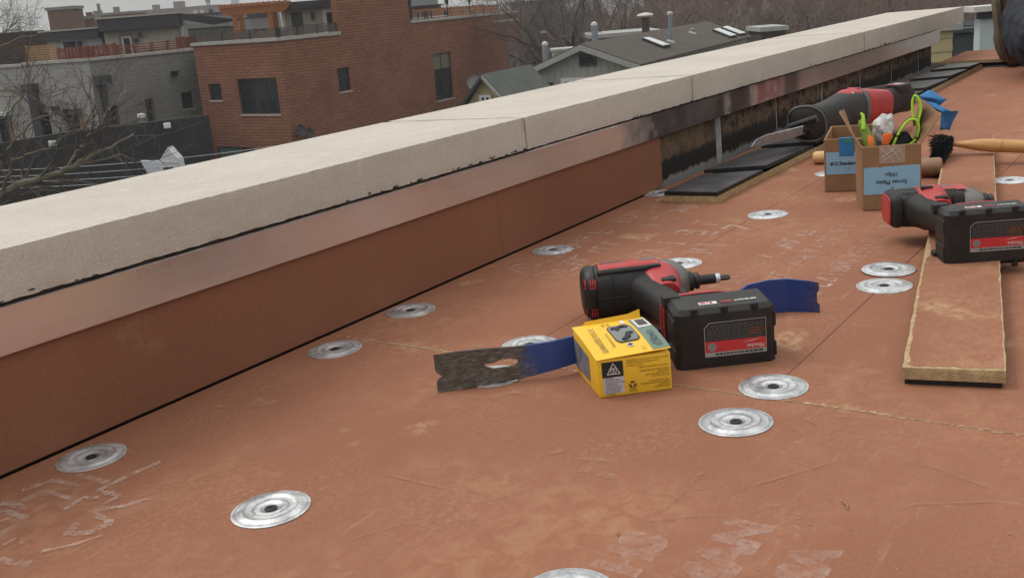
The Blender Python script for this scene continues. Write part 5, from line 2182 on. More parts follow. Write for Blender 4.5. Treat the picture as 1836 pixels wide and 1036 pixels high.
# stone caps
for (wl_, x0, x1, zz) in ((wl, -.1, wl.L, z1), (wr, 0.0, xs0 - .01, z1), (wr, xt + .03, wr.L + .1, zr)):
    b = MB()
    b.box(x0, x1, -.09, .5, zz + .003, zz + .18)
    wl_.build('cap_stone', b, mt['cap'], bb)
b = MB()
b.box(wr.L * .86, wr.L + .05, -.05, .1, zr - .55, zr - .40)
wr.build('cap_stone', b, mt['cap'], bb)
# deck slabs
b = MB()
bd = Vector((ray(690, 40, AB).x, ray(690, 40, AB).y, 0)).normalized()
p_ = [A0 + bd * .5, A1 + bd * .6, A1 + wr.x * xs0 + bd * .6, A1 + wr.x * xs0 + bd * 14, A0 + bd * 14]
b.prism([(p.x, p.y, z1 - .5) for p in p_], (0, 0, .3))
b.build('deck', mt['darkroof'], bb, frame=rel(bb))
def skew(x0, x1, dep, q0, q1, nm, mat, y0=.42):
    b = MB()
    a, c = wr.A + wr.x * x0 + wr.y * y0, wr.A + wr.x * x1 + wr.y * y0
    b.prism([(p.x, p.y, q0) for p in (a, c, c + bd * dep, a + bd * dep)], (0, 0, q1 - q0))
    return b.build(nm, mt[mat], bb, frame=rel(bb))


skew(xt, wr.L - .05, 10, zr - .6, zr - .3, 'deck', 'darkroof')
skew(xs0 + .4, xt, 6, GROUND, zr + 3.1, 'stair_tower', 'brick')
skew(wr.L * .3, xr - .4, 8, GROUND, zr - .61, 'core', 'brick')
# dish antennas at the corner
for (u, v) in ((529, 235), (545, 240)):
    x, z = wr.on(u, v)
    b = MB()
    b.lathe([(.02, 0), (.3, .05), (.34, .12), (.33, .12), (.28, .06), (.02, .02)], 16, frame_of((x, -.35, z), (1, 0, .2), (0, .3, 1)))
    b.tube([(x, 0, z - .3), (x, -.3, z - .2), (x, -.35, z)], .03, 5)
    wr.build('dish', b, mt['frame'], bb)
# glass railing on the front deck, left and right of the corner
for wl_, x0, x1, cnt in ((wl, .1, wl.L - .05, 3), (wr, .05, xs0 - .1, 3)):
    for k in range(cnt + 1):
        x = x0 + (x1 - x0) * k / cnt
        b = MB()
        b.box(x - .035, x + .035, .12, .19, z1 + .18, z1 + .66)
        wl_.build('railing_post', b, mt['frame'], bb)
        if k < cnt:
            b = MB()
            xn = x0 + (x1 - x0) * (k + 1) / cnt
            b.box(x + .05, xn - .05, .145, .16, z1 + .22, z1 + .63)
            q_ = wl_.build('railing_panel', b, mt['glassrail'], bb)
    b = MB()
    b.box(x0 - .04, x1 + .04, .12, .19, z1 + .662, z1 + .70)
    wl_.build('handrail', b, mt['frame'], bb)
# furniture rail on the far deck
for k in range(5):
    x = xt + .4 + (wr.L * .58 - xt) * k / 4
    b = MB()
    b.box(x - .03, x + .03, .6, .66, zr + .0, zr + .62)
    wr.build('railing_post', b, mt['frame'], bb)
b = MB()
b.box(xt + .35, xt + .4 + (wr.L * .58 - xt), .59, .67, zr + .623, zr + .66)
wr.build('handrail', b, mt['frame'], bb)
for k in range(4):
    b = MB()
    b.box(xt + .4, xt + .4 + (wr.L * .58 - xt), .62, .64, zr + .2 + k * .10, zr + .225 + k * .10)
    wr.build('rail', b, mt['frame'], bb)


def fence(name, label, wall, x0, x1, z0, z1_, n, y, mat, post, horiz=False, gap=.06, group=None):
    a = wall.A + wall.x * x0 + wall.y * y
    o = street(name, label, 'fence', (a.x, a.y, z0), group)
    if horiz:
        h = (z1_ - z0) / n
        for k in range(n):
            b = MB()
            b.box(x0, x1, y, y + .04, z0 + k * h + .01, z0 + (k + 1) * h - gap * h)
            wall.build('slat', b, mt[mat], o)
    else:
        w_ = (x1 - x0) / n
        for k in range(n):
            b = MB()
            jj = rnd.uniform(-.03, .03)
            b.box(x0 + k * w_ + gap * w_ / 2, x0 + (k + 1) * w_ - gap * w_ / 2, y, y + .04, z0 + .1, z1_ + jj)
            wall.build('slat', b, mt[mat], o)
        for f in (.25, .8):
            b = MB()
            b.box(x0, x1, y + .042, y + .09, z0 + (z1_ - z0) * f - .06, z0 + (z1_ - z0) * f + .06)
            wall.build('rail', b, mt[post], o)
    k = max(2, int((x1 - x0) / 1.9) + 1)
    for i in range(k):
        x = x0 + (x1 - x0) * i / (k - 1)
        b = MB()
        if horiz:
            b.box(x - .05, x + .05, y - .06, y - .003, z0, z1_ + .05)
        else:
            b.box(x - .05, x + .05, y + .1, y + .2, z0, z1_ + .05)
        wall.build('post', b, mt[post], o)
    return o


# wooden fence on the far deck
xa, za = wr.on(852, 10, 1.5)
fence('deck_fence', 'orange brown wooden board fence on the far roof deck of the brick building', wr, xa, wr.L - .2, zr - .1, wr.on(890, 9, 1.5)[1], 4, 1.5, 'brownwoodf', 'orangewood', True, .02)
fence('deck_fence', 'darker wooden fence at the back of the far roof deck, behind the patio furniture', wr, wr.on(741, 20, 6.5)[0], wr.on(868, 15, 6.5)[0], zr - .3, wr.on(800, 14, 6.5)[1], 4, 6.5, 'brownwoodf', 'orangewood', True, .02)
for k, (u, lab) in enumerate(((745, 'closed black patio umbrella beside the brick stair tower'), (812, 'closed black patio umbrella in the middle of the far roof deck'), (852, 'closed black patio umbrella in front of the orange deck fence'))):
    x, z = wr.on(u, 30, 1.2)
    a = wr.A + wr.x * x + wr.y * 1.6
    o = street('patio_umbrella', lab, 'umbrella', (a.x, a.y, zr - .3), 'closed umbrellas on the far roof deck')
    b = MB()
    b.tube([(x, 1.6, zr - .3), (x, 1.6, zr + 2.6)], .04, 6)
    wr.build('pole', b, mt['frame'], o)
    b = MB()
    b.tube([(x, 1.6, zr + 1.0), (x, 1.6, zr + 1.4), (x, 1.6, zr + 2.5), (x, 1.6, zr + 2.7)], [.10, .17, .12, .03], 8)
    wr.build('canopy', b, mt['fascia'], o)
for k, (u, lab) in enumerate(((757, 'dark patio table with pale top near the stair tower'), (795, 'dark patio table with pale top farther along the far roof deck'))):
    x, z = wr.on(u, 30, 1.8)
    a = wr.A + wr.x * x + wr.y * 2.4
    o = street('patio_table', lab, 'table', (a.x, a.y, zr - .3), 'patio tables on the far roof deck')
    b = MB()
    b.box(x - .9, x + .9, 2.0, 2.9, zr + .22, zr + .27)
    wr.build('table_top', b, mt['paleboard'], o)
    for sx_ in (-.8, .8):
        for sy in (2.1, 2.8):
            b = MB()
            b.box(x + sx_ - .03, x + sx_ + .03, sy - .03, sy + .03, zr - .3, zr + .218)
            wr.build('leg', b, mt['frame'], o)
    for sx_ in (-1, 1):
        q_ = MB()
        q_.box(x + sx_ * 1.5 - .28, x + sx_ * 1.5 + .28, 1.9, 2.4, zr + .05, zr + .12)
        q_.box(x + sx_ * 1.5 - .28, x + sx_ * 1.5 + .28, 2.4, 2.46, zr + .12, zr + .6)
        for e0 in (-.24, .2):
            q_.box(x + sx_ * 1.5 + e0, x + sx_ * 1.5 + e0 + .04, 1.92, 1.96, zr - .3, zr + .05)
            q_.box(x + sx_ * 1.5 + e0, x + sx_ * 1.5 + e0 + .04, 2.36, 2.4, zr - .3, zr + .05)
        cc = street('patio_chair', 'dark patio chair at the ' + ('nearer end' if sx_ < 0 else 'farther end') + (' of the table next to the stair tower' if k == 0 else ' of the table in the middle of the deck'), 'chair', tuple(wr.A + wr.x * (x + sx_ * 1.5) + wr.y * 2.1 + Vector((0, 0, zr - .3))), 'dark patio chairs on the far roof deck')
        tag(wr.build('frame', q_, mt['fascia'], cc), kind='stuff')

# penthouse with siding on the near deck
wp = Wall(atB(516, 60, 69), atB(612, 50, 69.8))
ph = street('penthouse', 'tan sided roof penthouse with a grey door and a white glazed door', 'building', (wp.A.x, wp.A.y, z1 - .2))
pz0 = z1 - .2
pz1 = wp.on(560, 14)[1]
dgy, dwh = wp.rect(523, 22, 544, 62), wp.rect(584, 20, 600, 64)
wp.face(ph, mt['siding'], 0, wp.L, pz0, pz1, ())
k = 13
for i in range(k):
    b = MB()
    zz = pz0 + (pz1 - pz0) * i / k
    b.add([(0, -.035, zz), (wp.L, -.035, zz), (wp.L, -.004, zz + (pz1 - pz0) / k), (0, -.004, zz + (pz1 - pz0) / k), (0, -.003, zz), (wp.L, -.003, zz)], [(0, 1, 2, 3), (0, 4, 5, 1)])
    wp.build('siding_plank', b, mt['siding'], ph)
wp.door(ph, (dgy[0], dgy[1], pz0, dgy[3]), 'slate', 'siding', None, -.05, .06)
wp.door(ph, (dwh[0], dwh[1], pz0, dwh[3]), 'wframe', 'wframe', 'glass', -.05, .14)
b = MB()
b.box(-.5, wp.L + 1, -.6, 6, pz1 + .003, pz1 + .42)
wp.build('roof', b, mt['fascia'], ph)
b = MB()
b.box(.0, .1, .41, 6, pz0, pz1)
wp.build('wall', b, mt['siding'], ph)
x, z = wp.on(560, 27)
b = MB()
b.box(x - .1, x + .1, -.25, -.04, z - .28, z + .2)
wp.build('wall_lamp', b, mt['frame'], ph, bevel=.03)
# white railing and things left of it
x, z = wp.on(505, 40)
# pergola
wg = Wall(atB(408, 40, 67), atB(505, 30, 67.3))
pg = street('pergola', 'orange cedar pergola with two posts on the roof deck of the brick building', 'pergola', (wg.A.x, wg.A.y, z1 - .2))
gz1, gz0 = wg.on(455, 14)[1], wg.on(455, 25)[1]
for u in (421, 485):
    x, _z = wg.on(u, 40)
    for yy in (.1, 3.0):
        b = MB()
        b.box(x - .14, x + .14, yy, yy + .28, z1 - .2, gz0)
        wg.build('post', b, mt['orangewood'], pg)
for yy in (.02, .32, 2.95, 3.25):
    b = MB()
    b.prism([(-.5, yy, gz0 + .45), (-.1, yy, gz0 + .003), (wg.L + .2, yy, gz0 + .003), (wg.L + .6, yy, gz0 + .45)], (0, .07, 0))
    wg.build('beam', b, mt['orangewood'], pg)
for k in range(13):
    x = -.3 + (wg.L + .6) * k / 12
    b = MB()
    b.box(x - .03, x + .03, -.5, 3.8, gz0 + .46, gz0 + .66)
    wg.build('rafter', b, mt['orangewood'], pg)
# planters and a grill on the near deck
for k, (u, v0, v1, w_, m_, nm, lab, cat) in enumerate(((472, 46, 60, .6, 'brownwoodf', 'planter', 'square brown planter under the pergola', 'planter'), (503, 38, 56, .8, 'fargrey', 'grill', 'covered grey grill left of the tan penthouse', 'grill'), (440, 45, 60, .7, 'frame', 'patio_heater', 'dark boxy patio heater between the pergola posts', 'heater'))):
    x, z = wg.on(u, v1, -1)
    o = street(nm, lab, cat, tuple(wg.A + wg.x * x + wg.y * -1 + Vector((0, 0, z1 - .2))))
    b = MB()
    b.box(x - w_ / 2, x + w_ / 2, -1.3, -.7, z1 - .1, z1 + .42)
    wg.build('body', b, mt[m_], o, bevel=.06)
    b = MB()
    b.box(x - w_ * .58, x + w_ * .58, -1.36, -.64, z1 + .423, z1 + .48)
    wg.build('lid', b, mt[m_], o, bevel=.02)
    b = MB()
    b.box(x - w_ * .4, x + w_ * .4, -1.25, -.75, z1 - .2, z1 - .103)
    wg.build('base', b, mt['frame'], o)

# ---------------------------------------------------------------- grey block building
B0, B1, B2, B3 = atB(-60, 150, 64), atB(46, 150, 62), atB(166, 150, 60), atB(360, 150, 66)
w0, w1, w2 = Wall(B0, B1), Wall(B1, B2), Wall(B2, B3)
gb = street('block_building', 'two storey grey concrete block building with pale cap stones and dark openings', 'building', (B2.x, B2.y, GROUND))
zg0 = w0.on(10, 122)[1]
zg = (w1.on(100, 113)[1] + w2.on(260, 101)[1]) / 2
h0 = [w0.rect(-6, 207, 25, 268)]
w0.face(gb, mt['cmulit'], 0, w0.L, GROUND, zg0, h0, depth=.8)
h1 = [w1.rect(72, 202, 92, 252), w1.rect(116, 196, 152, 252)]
w1.face(gb, mt['cmulit'], 0, w1.L, GROUND, zg, h1, depth=.5)
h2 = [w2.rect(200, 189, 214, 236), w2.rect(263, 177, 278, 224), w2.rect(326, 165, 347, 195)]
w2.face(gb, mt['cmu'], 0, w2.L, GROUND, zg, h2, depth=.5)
for h in (h1[0], h2[0], h2[1]):
    (w1 if h is h1[0] else w2).door(gb, (h[0] + .05, h[1] - .05, h[2], h[3] - .05), 'frame', 'fascia', None, .3, .04)
w1.window(gb, h1[1], (.55,), (.8,), sill=False, panes=('glass', 'tanwood', 'fargrey', 'fargrey'), y=.15)
w2.window(gb, h2[2], (), ())
w0.window(gb, h0[0], (.45, .7), (), sill=False, panes=('glass', 'tanwood', 'glass'), y=.2)
b = MB()
b.box(h0[0][0] - .3, h0[0][1] + .15, -.5, .1, h0[0][3] + .003, h0[0][3] + .2)
w0.build('canopy', b, mt['paleblue'], gb)
for wl_, x0, x1, zz in ((w0, 0, w0.L - .02, zg0), (w1, .0, w1.L + .02, zg), (w2, .03, w2.L - .1, zg)):
    b = MB()
    b.box(x0, x1, -.1, .5, zz + .003, zz + .16)
    wl_.build('cap_stone', b, mt['cap'], gb)
b = MB()
by = Vector((0, 1, 0))
p_ = [B0 + by * .9, B1 + by * .9, B2 + by * .9, B3 + by * .9, B3 + by * 18, B0 + by * 18]
b.prism([(p.x, p.y, zg - .5) for p in p_], (0, 0, .3))
b.build('deck', mt['darkroof'], gb, frame=rel(gb))
for wl_, u, v0, v1, rr in ((w1, 58, 150, 262, .32), (w2, 178, 136, 240, .16)):     # dark downpipe with rain head; the wider dark box stands for a recess
    x, zt = wl_.on(u, v0)
    b = MB()
    b.box(x - rr, x + rr, -.25, -.01, GROUND + 1, zt - .5)
    b.box(x - .42, x + .42, -.5, -.01, zt - .5, zt)
    wl_.build('downpipe_and_recess', b, mt['fascia'], gb)
for wl_, u, v in ((w1, 77, 191), (w2, 309, 134), (w1, 104, 196)):
    x, z = wl_.on(u, v)
    b = MB()
    b.box(x - .14, x + .14, -.35, -.01, z - .1, z + .12)
    b.box(x - .22, x + .22, -.45, -.15, z + .121, z + .2)
    wl_.build('wall_lamp', b, mt['frame'], gb)

# black annex in front
w3 = Wall(atB(-80, 300, 55), atB(378, 240, 57.5))
an = street('black_annex', 'low black painted annex in front of the grey block building', 'building', (w3.A.x, w3.A.y, GROUND))
za0, za1 = w3.on(20, 262)[1], w3.on(370, 207)[1]
b = MB()
b.prism([(0, 0, GROUND), (w3.L, 0, GROUND), (w3.L, 0, za1), (w3.L * .42, 0, (za0 + za1) / 2 + .1), (0, 0, za0)], (0, .5, 0))
w3.build('wall', b, mt['blackwall'], an)
b = MB()
for f in (.45, .72):
    b.box(w3.L * f, w3.L * f + .5, .2, 3, za0 - .3, za0 + .35)
w3.build('roof_curb', b, mt['darkroof'], an)
for (u, v, lab) in ((300, 226, 'small white floodlight on the black annex, nearer the brick building'), (94, 258, 'small white floodlight on the black annex, in the bare branches')):
    x, z = w3.on(u, v, -.3)
    o = street('floodlight', lab, 'floodlight', tuple(w3.A + w3.x * x + Vector((0, 0, z))), 'white floodlights on the black annex')
    b = MB()
    b.box(x - .18, x + .18, -.42, -.2, z - .12, z + .16, None)
    w3.build('lamp_head', b, mt['wframe'], o, bevel=.03)
    b = MB()
    b.tube([(x, -.2, z), (x, 0, z - .1)], .05, 6)
    w3.build('bracket', b, mt['frame'], o)
x, z = w3.on(254, 210, 1)
o = street('roof_vent', 'small pale capped vent pipe on the black annex', 'vent', tuple(w3.A + w3.x * x + w3.y + Vector((0, 0, za1 - 1))))
b = MB()
b.tube([(x, 1, z - 1.2), (x, 1, z - .05)], .12, 8)
w3.build('pipe', b, mt['fargrey'], o)
b = MB()
b.tube([(x, 1, z - .05), (x, 1, z + .15), (x, 1, z + .2)], [.22, .22, .05], 8)
w3.build('cap', b, mt['paleboard'], o)

# fences and penthouses on the grey building
xa, xb = w1.on(50, 100, .7)[0], w1.on(104, 100, .7)[0]
fence('privacy_fence', 'tan horizontal board fence at the end of the grey building roof', w1, xa, xb, w1.on(75, 112, .7)[1], w1.on(75, 81, .7)[1], 7, .7, 'tanwood', 'tanwood', True, .08)
fence('picket_fence', 'red stained picket fence on the roof of the grey building', w1, xb + .1, w1.on(165, 90, .6)[0], zg + .05, w1.on(150, 84, .6)[1], 9, .6, 'redwood', 'redwood', False, .3, 'red picket fences on the grey roof')
fence('picket_fence', 'taller red stained picket fence above the darker half of the grey building', w2, .0, w2.on(209, 88, .6)[0], zg + .05, w2.on(190, 80, .6)[1], 7, .6, 'redwood', 'redwood', False, .2, 'red picket fences on the grey roof')
fr_ = street('rail_fence', 'red stained open rail fence in front of the beige penthouse', 'fence', tuple(w2.A + w2.x * 3 + Vector((0, 0, zg))))
x0, x1 = w2.on(211, 90, .6)[0], w2.on(355, 80, .6)[0]
for k in range(4):
    b = MB()
    b.box(x0, x1, .6, .66, zg + .2 + k * .14, zg + .27 + k * .14)
    w2.build('rail', b, mt['redwood'], fr_)
for k in range(6):
    x = x0 + (x1 - x0) * k / 5
    b = MB()
    b.box(x - .07, x + .07, .45, .597, zg + .05, zg + .74)
    w2.build('post', b, mt['redwood'], fr_)
fence('picket_fence', 'short red stained picket fence next to the glass railing', w2, w2.on(320, 75, 3)[0], w2.on(361, 75, 3)[0], zg + .05, w2.on(340, 66, 3)[1], 6, 3, 'redwood', 'redwood', False, .15, 'red picket fences on the grey roof')


def penthouse(label, u0, u1, Y0, Y1, vb, vt, mat, n, fascia_h, doors, over=.5):
    wq = Wall(atB(u0, 60, Y0), atB(u1, 60, Y1))
    um = (u0 + u1) / 2
    q0, q1 = zg - .3, wq.on(um, vt)[1]
    o = street('penthouse', label, 'building', (wq.A.x, wq.A.y, q0))
    wq.face(o, mt[mat], 0, wq.L, q0, q1)
    for i in range(n):
        zz = q0 + (q1 - q0) * i / n
        b = MB()
        b.add([(0, -.04, zz), (wq.L, -.04, zz), (wq.L, -.004, zz + (q1 - q0) / n), (0, -.004, zz + (q1 - q0) / n), (0, -.003, zz), (wq.L, -.003, zz)], [(0, 1, 2, 3), (0, 4, 5, 1)])
        wq.build('siding_plank', b, mt[mat], o)
    b = MB()
    b.box(-over, wq.L + over, -.7, 5, q1 + .003, q1 + fascia_h)
    wq.build('fascia', b, mt['fascia'], o)
    b = MB()
    b.box(-over - .1, wq.L + over + .1, -.8, 5.1, q1 + fascia_h + .003, q1 + fascia_h + .1)
    wq.build('roof', b, mt['cap'], o)
    b = MB()
    b.box(.01, wq.L - .01, .41, 5, q0, q1)
    wq.build('core', b, mt[mat], o)
    for (a, c, t, m_, f_, gl_) in doors:
        h = wq.rect(a, t, c, t + 20)
        wq.door(o, (h[0], h[1], q0, h[3]), m_, f_, gl_, -.06, .16)
    return wq, o


wq1, po = penthouse('small white sided penthouse with a dark door on the grey roof', 82, 180, 70, 70, 100, 71, 'wsiding', 12, .55, [(115, 138, 75, 'fascia', 'wsiding', None)], .1)
x, z = wq1.on(144, 79)
b = MB()
b.box(x - .1, x + .1, -.3, -.05, z - .3, z + .15)
wq1.build('wall_lamp', b, mt['frame'], po)
wq2, po = penthouse('long beige sided penthouse with a white framed glass door on the grey roof', 186, 321, 69, 70, 100, 52, 'siding', 14, .75, [(219, 236, 66, 'wframe', 'fargrey', 'glass')], .2)
x, z = wq2.on(248, 66)
b = MB()
b.box(x - .3, x - .05, -.3, -.05, z - .35, z - .1)
b.box(x + .02, x + .25, -.3, -.05, z - .05, z + .25)
wq2.build('wall_lamp', b, mt['frame'], po)
b = MB()                                   # long awning reaching over the gap towards the pergola
xe, ze = wq2.on(452, 36, 1)
x0, q1 = wq2.L + .25, wq2.on(321, 46)[1]
b.prism([(x0, -.6, q1 + .35), (x0, -.6, q1 + .75), (xe - 1.5, -.6, ze + .2), (xe, -.6, ze + .1), (xe - 2.5, -.6, ze - .12)], (0, 3, 0))
wq2.build('awning', b, mt['fascia'], po)

# dark brown brick building
w4 = Wall(atB(-120, 100, 76), atB(80, 100, 76))
o = street('brown_brick_building', 'dark brown brick building rising behind the grey block building', 'building', (w4.A.x, w4.A.y, GROUND))
zb = w4.on(40, 63)[1]
w4.face(o, mt['brownbrick'], 0, w4.L, GROUND, zb)
b = MB()
b.box(0, w4.L + .05, -.08, .6, zb + .003, zb + .22)
w4.build('cap_stone', b, mt['brownbrick'], o)
b = MB()
b.box(.1, w4.L, .41, 12, GROUND, zb - .1)
w4.build('core', b, mt['brownbrick'], o)

# ---------------------------------------------------------------- skyline
def block(name, label, u0, u1, vt, Y, mat, bits=(), win=None, group=None):
    wq = Wall(atB(u0, 30, Y), atB(u1, 30, Y))
    zt = wq.on((u0 + u1) / 2, vt)[1]
    o = street(name, label, 'building', (wq.A.x, wq.A.y, GROUND), group)
    wq.face(o, mt[mat], 0, wq.L, GROUND, zt)
    b = MB()
    b.box(0, wq.L, .41, min(30, wq.L), GROUND, zt - .02)
    wq.build('core', b, mt[mat], o)
    b = MB()
    b.box(-.2, wq.L + .2, -.15, min(30, wq.L), zt + .003, zt + .35)
    wq.build('roof', b, mt['fargrey'] if mat != 'fargrey' else mt['darkroof'], o)
    for (a, c, t, d_, m_, nm) in bits:
        x0, x1, q0, q1 = wq.rect(a, t, c, d_)
        b = MB()
        b.box(x0, x1, 1, 1 + max(.6, (x1 - x0)), zt + .36, max(q1, zt + .8))
        wq.build(nm, b, mt[m_], o)
    if win:
        nx, nz, w_, h_ = win
        for i in range(nx):
            for j in range(nz):
                x = wq.L * (i + .5) / nx
                z = zt - (j + .7) * h_ * 2.2
                b = MB()
                b.box(x - w_ / 2, x + w_ / 2, -.06, -.003, z - h_, z)
                wq.build('window', b, mt['glass'], o)
    return o


block('factory', 'tall plain brown brick block on the skyline behind the white penthouse', 86, 133, 18, 130, 'farbrick', ())
block('factory', 'low brown building with two stubby chimneys right of the tall brown block', 133, 166, 35, 135, 'farbrick', ((135, 141, 25, 35, 'farbrick', 'chimney'), (149, 158, 25, 35, 'farbrick', 'chimney')))
block('factory', 'long orange brown brick building with a thin grey stack on the skyline', 163, 240, 27, 170, 'farbrick', ((170, 174, 7, 27, 'fargrey', 'stack'), (199, 208, 13, 24, 'fargrey', 'chimney'), (163, 176, 22, 30, 'fargrey', 'penthouse')), (9, 2, 2.2, 1.4))
block('school', 'broad mauve block with a small cupola and a roof box on the skyline', 254, 388, 16, 330, 'farmauve', ((271, 282, 9, 17, 'farmauve', 'cupola'), (309, 326, 3, 16, 'farmauve', 'roof_box')), (14, 3, 3, 2.2))
block('warehouse', 'long low grey flat roofed building in front of the skyline', 300, 470, 27, 150, 'fargrey', ((343, 349, 22, 27, 'paleboard', 'roof_unit'), (356, 361, 21, 27, 'paleboard', 'roof_unit'), (372, 377, 23, 27, 'darkroof', 'roof_unit')))
block('tower', 'slim blue glass tower far off behind the pergola', 418, 430, -4, 900, 'farblue', ())
block('warehouse', 'pale house wall between the pergola posts', 447, 478, 31, 99, 'fargrey', (), (2, 1, .6, .7))
block('garage', 'low dark green roofed garage beyond the beige penthouse', 333, 405, 50, 84, 'greenroof', ())
b = MB()
for k in range(26):
    u = -120 + k * 75
    p0 = atB(u, 40, 1500)
    h = 10 + 9 * mnoise.noise((k * .7, 0, 0))
    p0.z = GROUND
    p1 = atB(u + 95, 40, 1500)
    p1.z = GROUND
    for j in range(8):
        a, c = p0.lerp(p1, j / 8), p0.lerp(p1, (j + 1) / 8)
        h0_, h1_ = [12.5 + 5 * mnoise.noise(((k * 8 + jj) * .37 % 50, 2, 0)) + 2.5 * mnoise.noise((k * 8 + jj) * Vector((1.3, 0, 0))) for jj in (j, j + 1)]
        b.add([a, c, c + Vector((0, 0, h1_)), a + Vector((0, 0, h0_)), a + Vector((0, 60, h0_)), c + Vector((0, 60, h1_))], [(0, 1, 2, 3), (3, 2, 5, 4)])
o = b.build('hills', mt['hill'])
o.matrix_basis = G
tag(o, kind='structure')
o = street('radio_mast', 'thin lattice radio mast on the skyline', 'mast', tuple(atB(375, 20, 420).xy) + (GROUND,))
b = MB()
p = atB(375, 20, 420)
for sgn in (-1, 1):
    b.tube([(p.x + sgn * .9, p.y, GROUND), (p.x + sgn * .25, p.y, p.z + 9)], .22, 4)
for k in range(14):
    z = GROUND + (p.z + 9 - GROUND) * k / 14
    b.tube([(p.x - .8, p.y, z), (p.x + .8, p.y, z + 1.2)], .1, 3)
tag(b.build('lattice', mt['darkroof'], o, frame=rel(o)), kind='stuff')
b = MB()
b.box(p.x - .8, p.x + .8, p.y - .5, p.y + .5, p.z + 3, p.z + 4.5)
b.build('antenna', mt['fargrey'], o, frame=rel(o))

# ---------------------------------------------------------------- houses
# yellow house with a grey-green roof
RG = Vector((.455, .89, 0)).normalized()
GX = Vector((RG.y, -RG.x, 0))
pa = atB(871, 138, 44)
wy_ = Wall(pa - GX * 4, pa + GX * 4)
yh = street('yellow_house', 'small yellow clapboard house with a grey green roof and a white window', 'house', (wy_.A.x, wy_.A.y, GROUND))
ap, el = wy_.on(871, 138), wy_.on(826, 200)
half = ap[0] - el[0]
ex0, ex1 = ap[0] - half * 1.15, ap[0] + half * 1.15
ez = ap[1] - (ap[1] - el[1]) * 1.15
hw_ = wy_.rect(862, 170, 883, 194)
n_ = 16
for i in range(n_ + 4):
    h = (ap[1] - ez) / n_
    zb_, zt_ = ez + (i - 4) * h, ez + (i - 3) * h
    f0, f1 = max(0, min(1, (zb_ - ez) / (ap[1] - ez))), max(0, min(1, (zt_ - ez) / (ap[1] - ez)))
    xl0, xl1 = ex0 + .15 + (ap[0] - ex0 - .15) * f0, ex0 + .15 + (ap[0] - ex0 - .15) * f1
    xr0, xr1 = ex1 - .15 - (ex1 - .15 - ap[0]) * f0, ex1 - .15 - (ex1 - .15 - ap[0]) * f1
    b = MB()
    b.add([(xl0, -.03, zb_), (xr0, -.03, zb_), (xr1, -.004, zt_), (xl1, -.004, zt_), (xl0, 0, zb_), (xr0, 0, zb_)], [(0, 1, 2, 3), (0, 4, 5, 1)])
    wy_.build('siding_plank', b, mt['yellowsiding'], yh)
b = MB()
b.prism([(ex0 + .2, .002, GROUND), (ex1 - .2, .002, GROUND), (ex1 - .2, .002, ez), (ap[0], .002, ap[1] - .15), (ex0 + .2, .002, ez)], (0, 3.6, 0))
wy_.build('wall', b, mt['yellowsiding'], yh)
wy_.window(yh, hw_, (.5,), (.5,), True, 'wframe', 'glass', .1, y=-.22)
for sgn, e0 in ((-1, ex0), (1, ex1)):
    b = MB()
    x0, z0 = e0, ez
    b.prism([(x0, -.35, z0), (ap[0] - .001 * sgn, -.35, ap[1]), (ap[0] - .001 * sgn, -.35, ap[1] + .14), (x0, -.35, z0 + .14)], (0, 4.7, 0))
    wy_.build('roof', b, mt['greenroof'], yh)
    b = MB()
    b.prism([(x0, -.40, z0 - .06), (ap[0], -.40, ap[1] - .06), (ap[0], -.40, ap[1] + .1), (x0, -.40, z0 + .1)], (0, .045, 0))
    wy_.build('verge_board', b, mt['graytrim'] if sgn > 0 else mt['fascia'], yh)
x, z = wy_.on(853, 148)
dsh = street('satellite_dish', 'grey satellite dish on the edge of the yellow house roof', 'satellite dish', tuple(wy_.A + wy_.x * x + Vector((0, 0, z - .3))))
b = MB()
b.lathe([(.02, 0), (.24, .03), (.30, .09), (.29, .10), (.23, .045), (.02, .02)], 18, frame_of((x, -.1, z), (1, .2, 0), (0, .25, 1)))
wy_.build('reflector', b, mt['fargrey'], dsh)
b = MB()
b.tube([(x + .15, 0, z - .45), (x + .03, .05, z - .2), (x, .02, z)], .025, 6)
wy_.build('mast', b, mt['frame'], dsh)

# grey house
pa = atB(1048, 81, 50)
wh = Wall(pa - GX * 5, pa + GX * 5)
gh = street('grey_house', 'grey vertical board house with a low brown shingle roof, skylights and an attic vent', 'house', (wh.A.x, wh.A.y, GROUND))
ap, el, er = wh.on(1048, 82), wh.on(952, 127), wh.on(1154, 120)
pitch = ((ap[1] - el[1]) / (ap[0] - el[0]) + (ap[1] - er[1]) / (er[0] - ap[0])) / 2
xe0, xe1 = el[0], er[0]
ez0, ez1 = ap[1] - pitch * (ap[0] - xe0), ap[1] - pitch * (xe1 - ap[0])
xw0, xw1 = wh.on(960, 140)[0], xe1 - .35
n_ = 15
vx = wh.rect(1040, 97, 1070, 118)
for i in range(n_):
    x0, x1 = xw0 + (xw1 - xw0) * i / n_, xw0 + (xw1 - xw0) * (i + 1) / n_
    g_ = .012
    tz = lambda x: ap[1] - pitch * abs(x - ap[0]) - .06
    poly = [(x0 + g_, -.03, GROUND), (x1 - g_, -.03, GROUND), (x1 - g_, -.03, tz(x1))]
    if x0 < ap[0] < x1:
        poly.append((ap[0], -.03, tz(ap[0])))
    poly.append((x0 + g_, -.03, tz(x0)))
    b = MB()
    b.prism(poly, (0, .027, 0))
    wh.build('siding_plank', b, mt['graysiding'], gh)
RL = 21.0
b = MB()
b.prism([(xw0, .001, GROUND), (xw1, .001, GROUND), (xw1, .001, ez1), (ap[0], .001, ap[1] - .1), (xw0, .001, ez0)], (0, RL - .5, 0))
wh.build('wall', b, mt['graysiding'], gh)
wh.window(gh, vx, (), (), False, 'frame', 'glass', .12, y=-.25)
hv = wh.rect(1008, 139, 1073, 165)
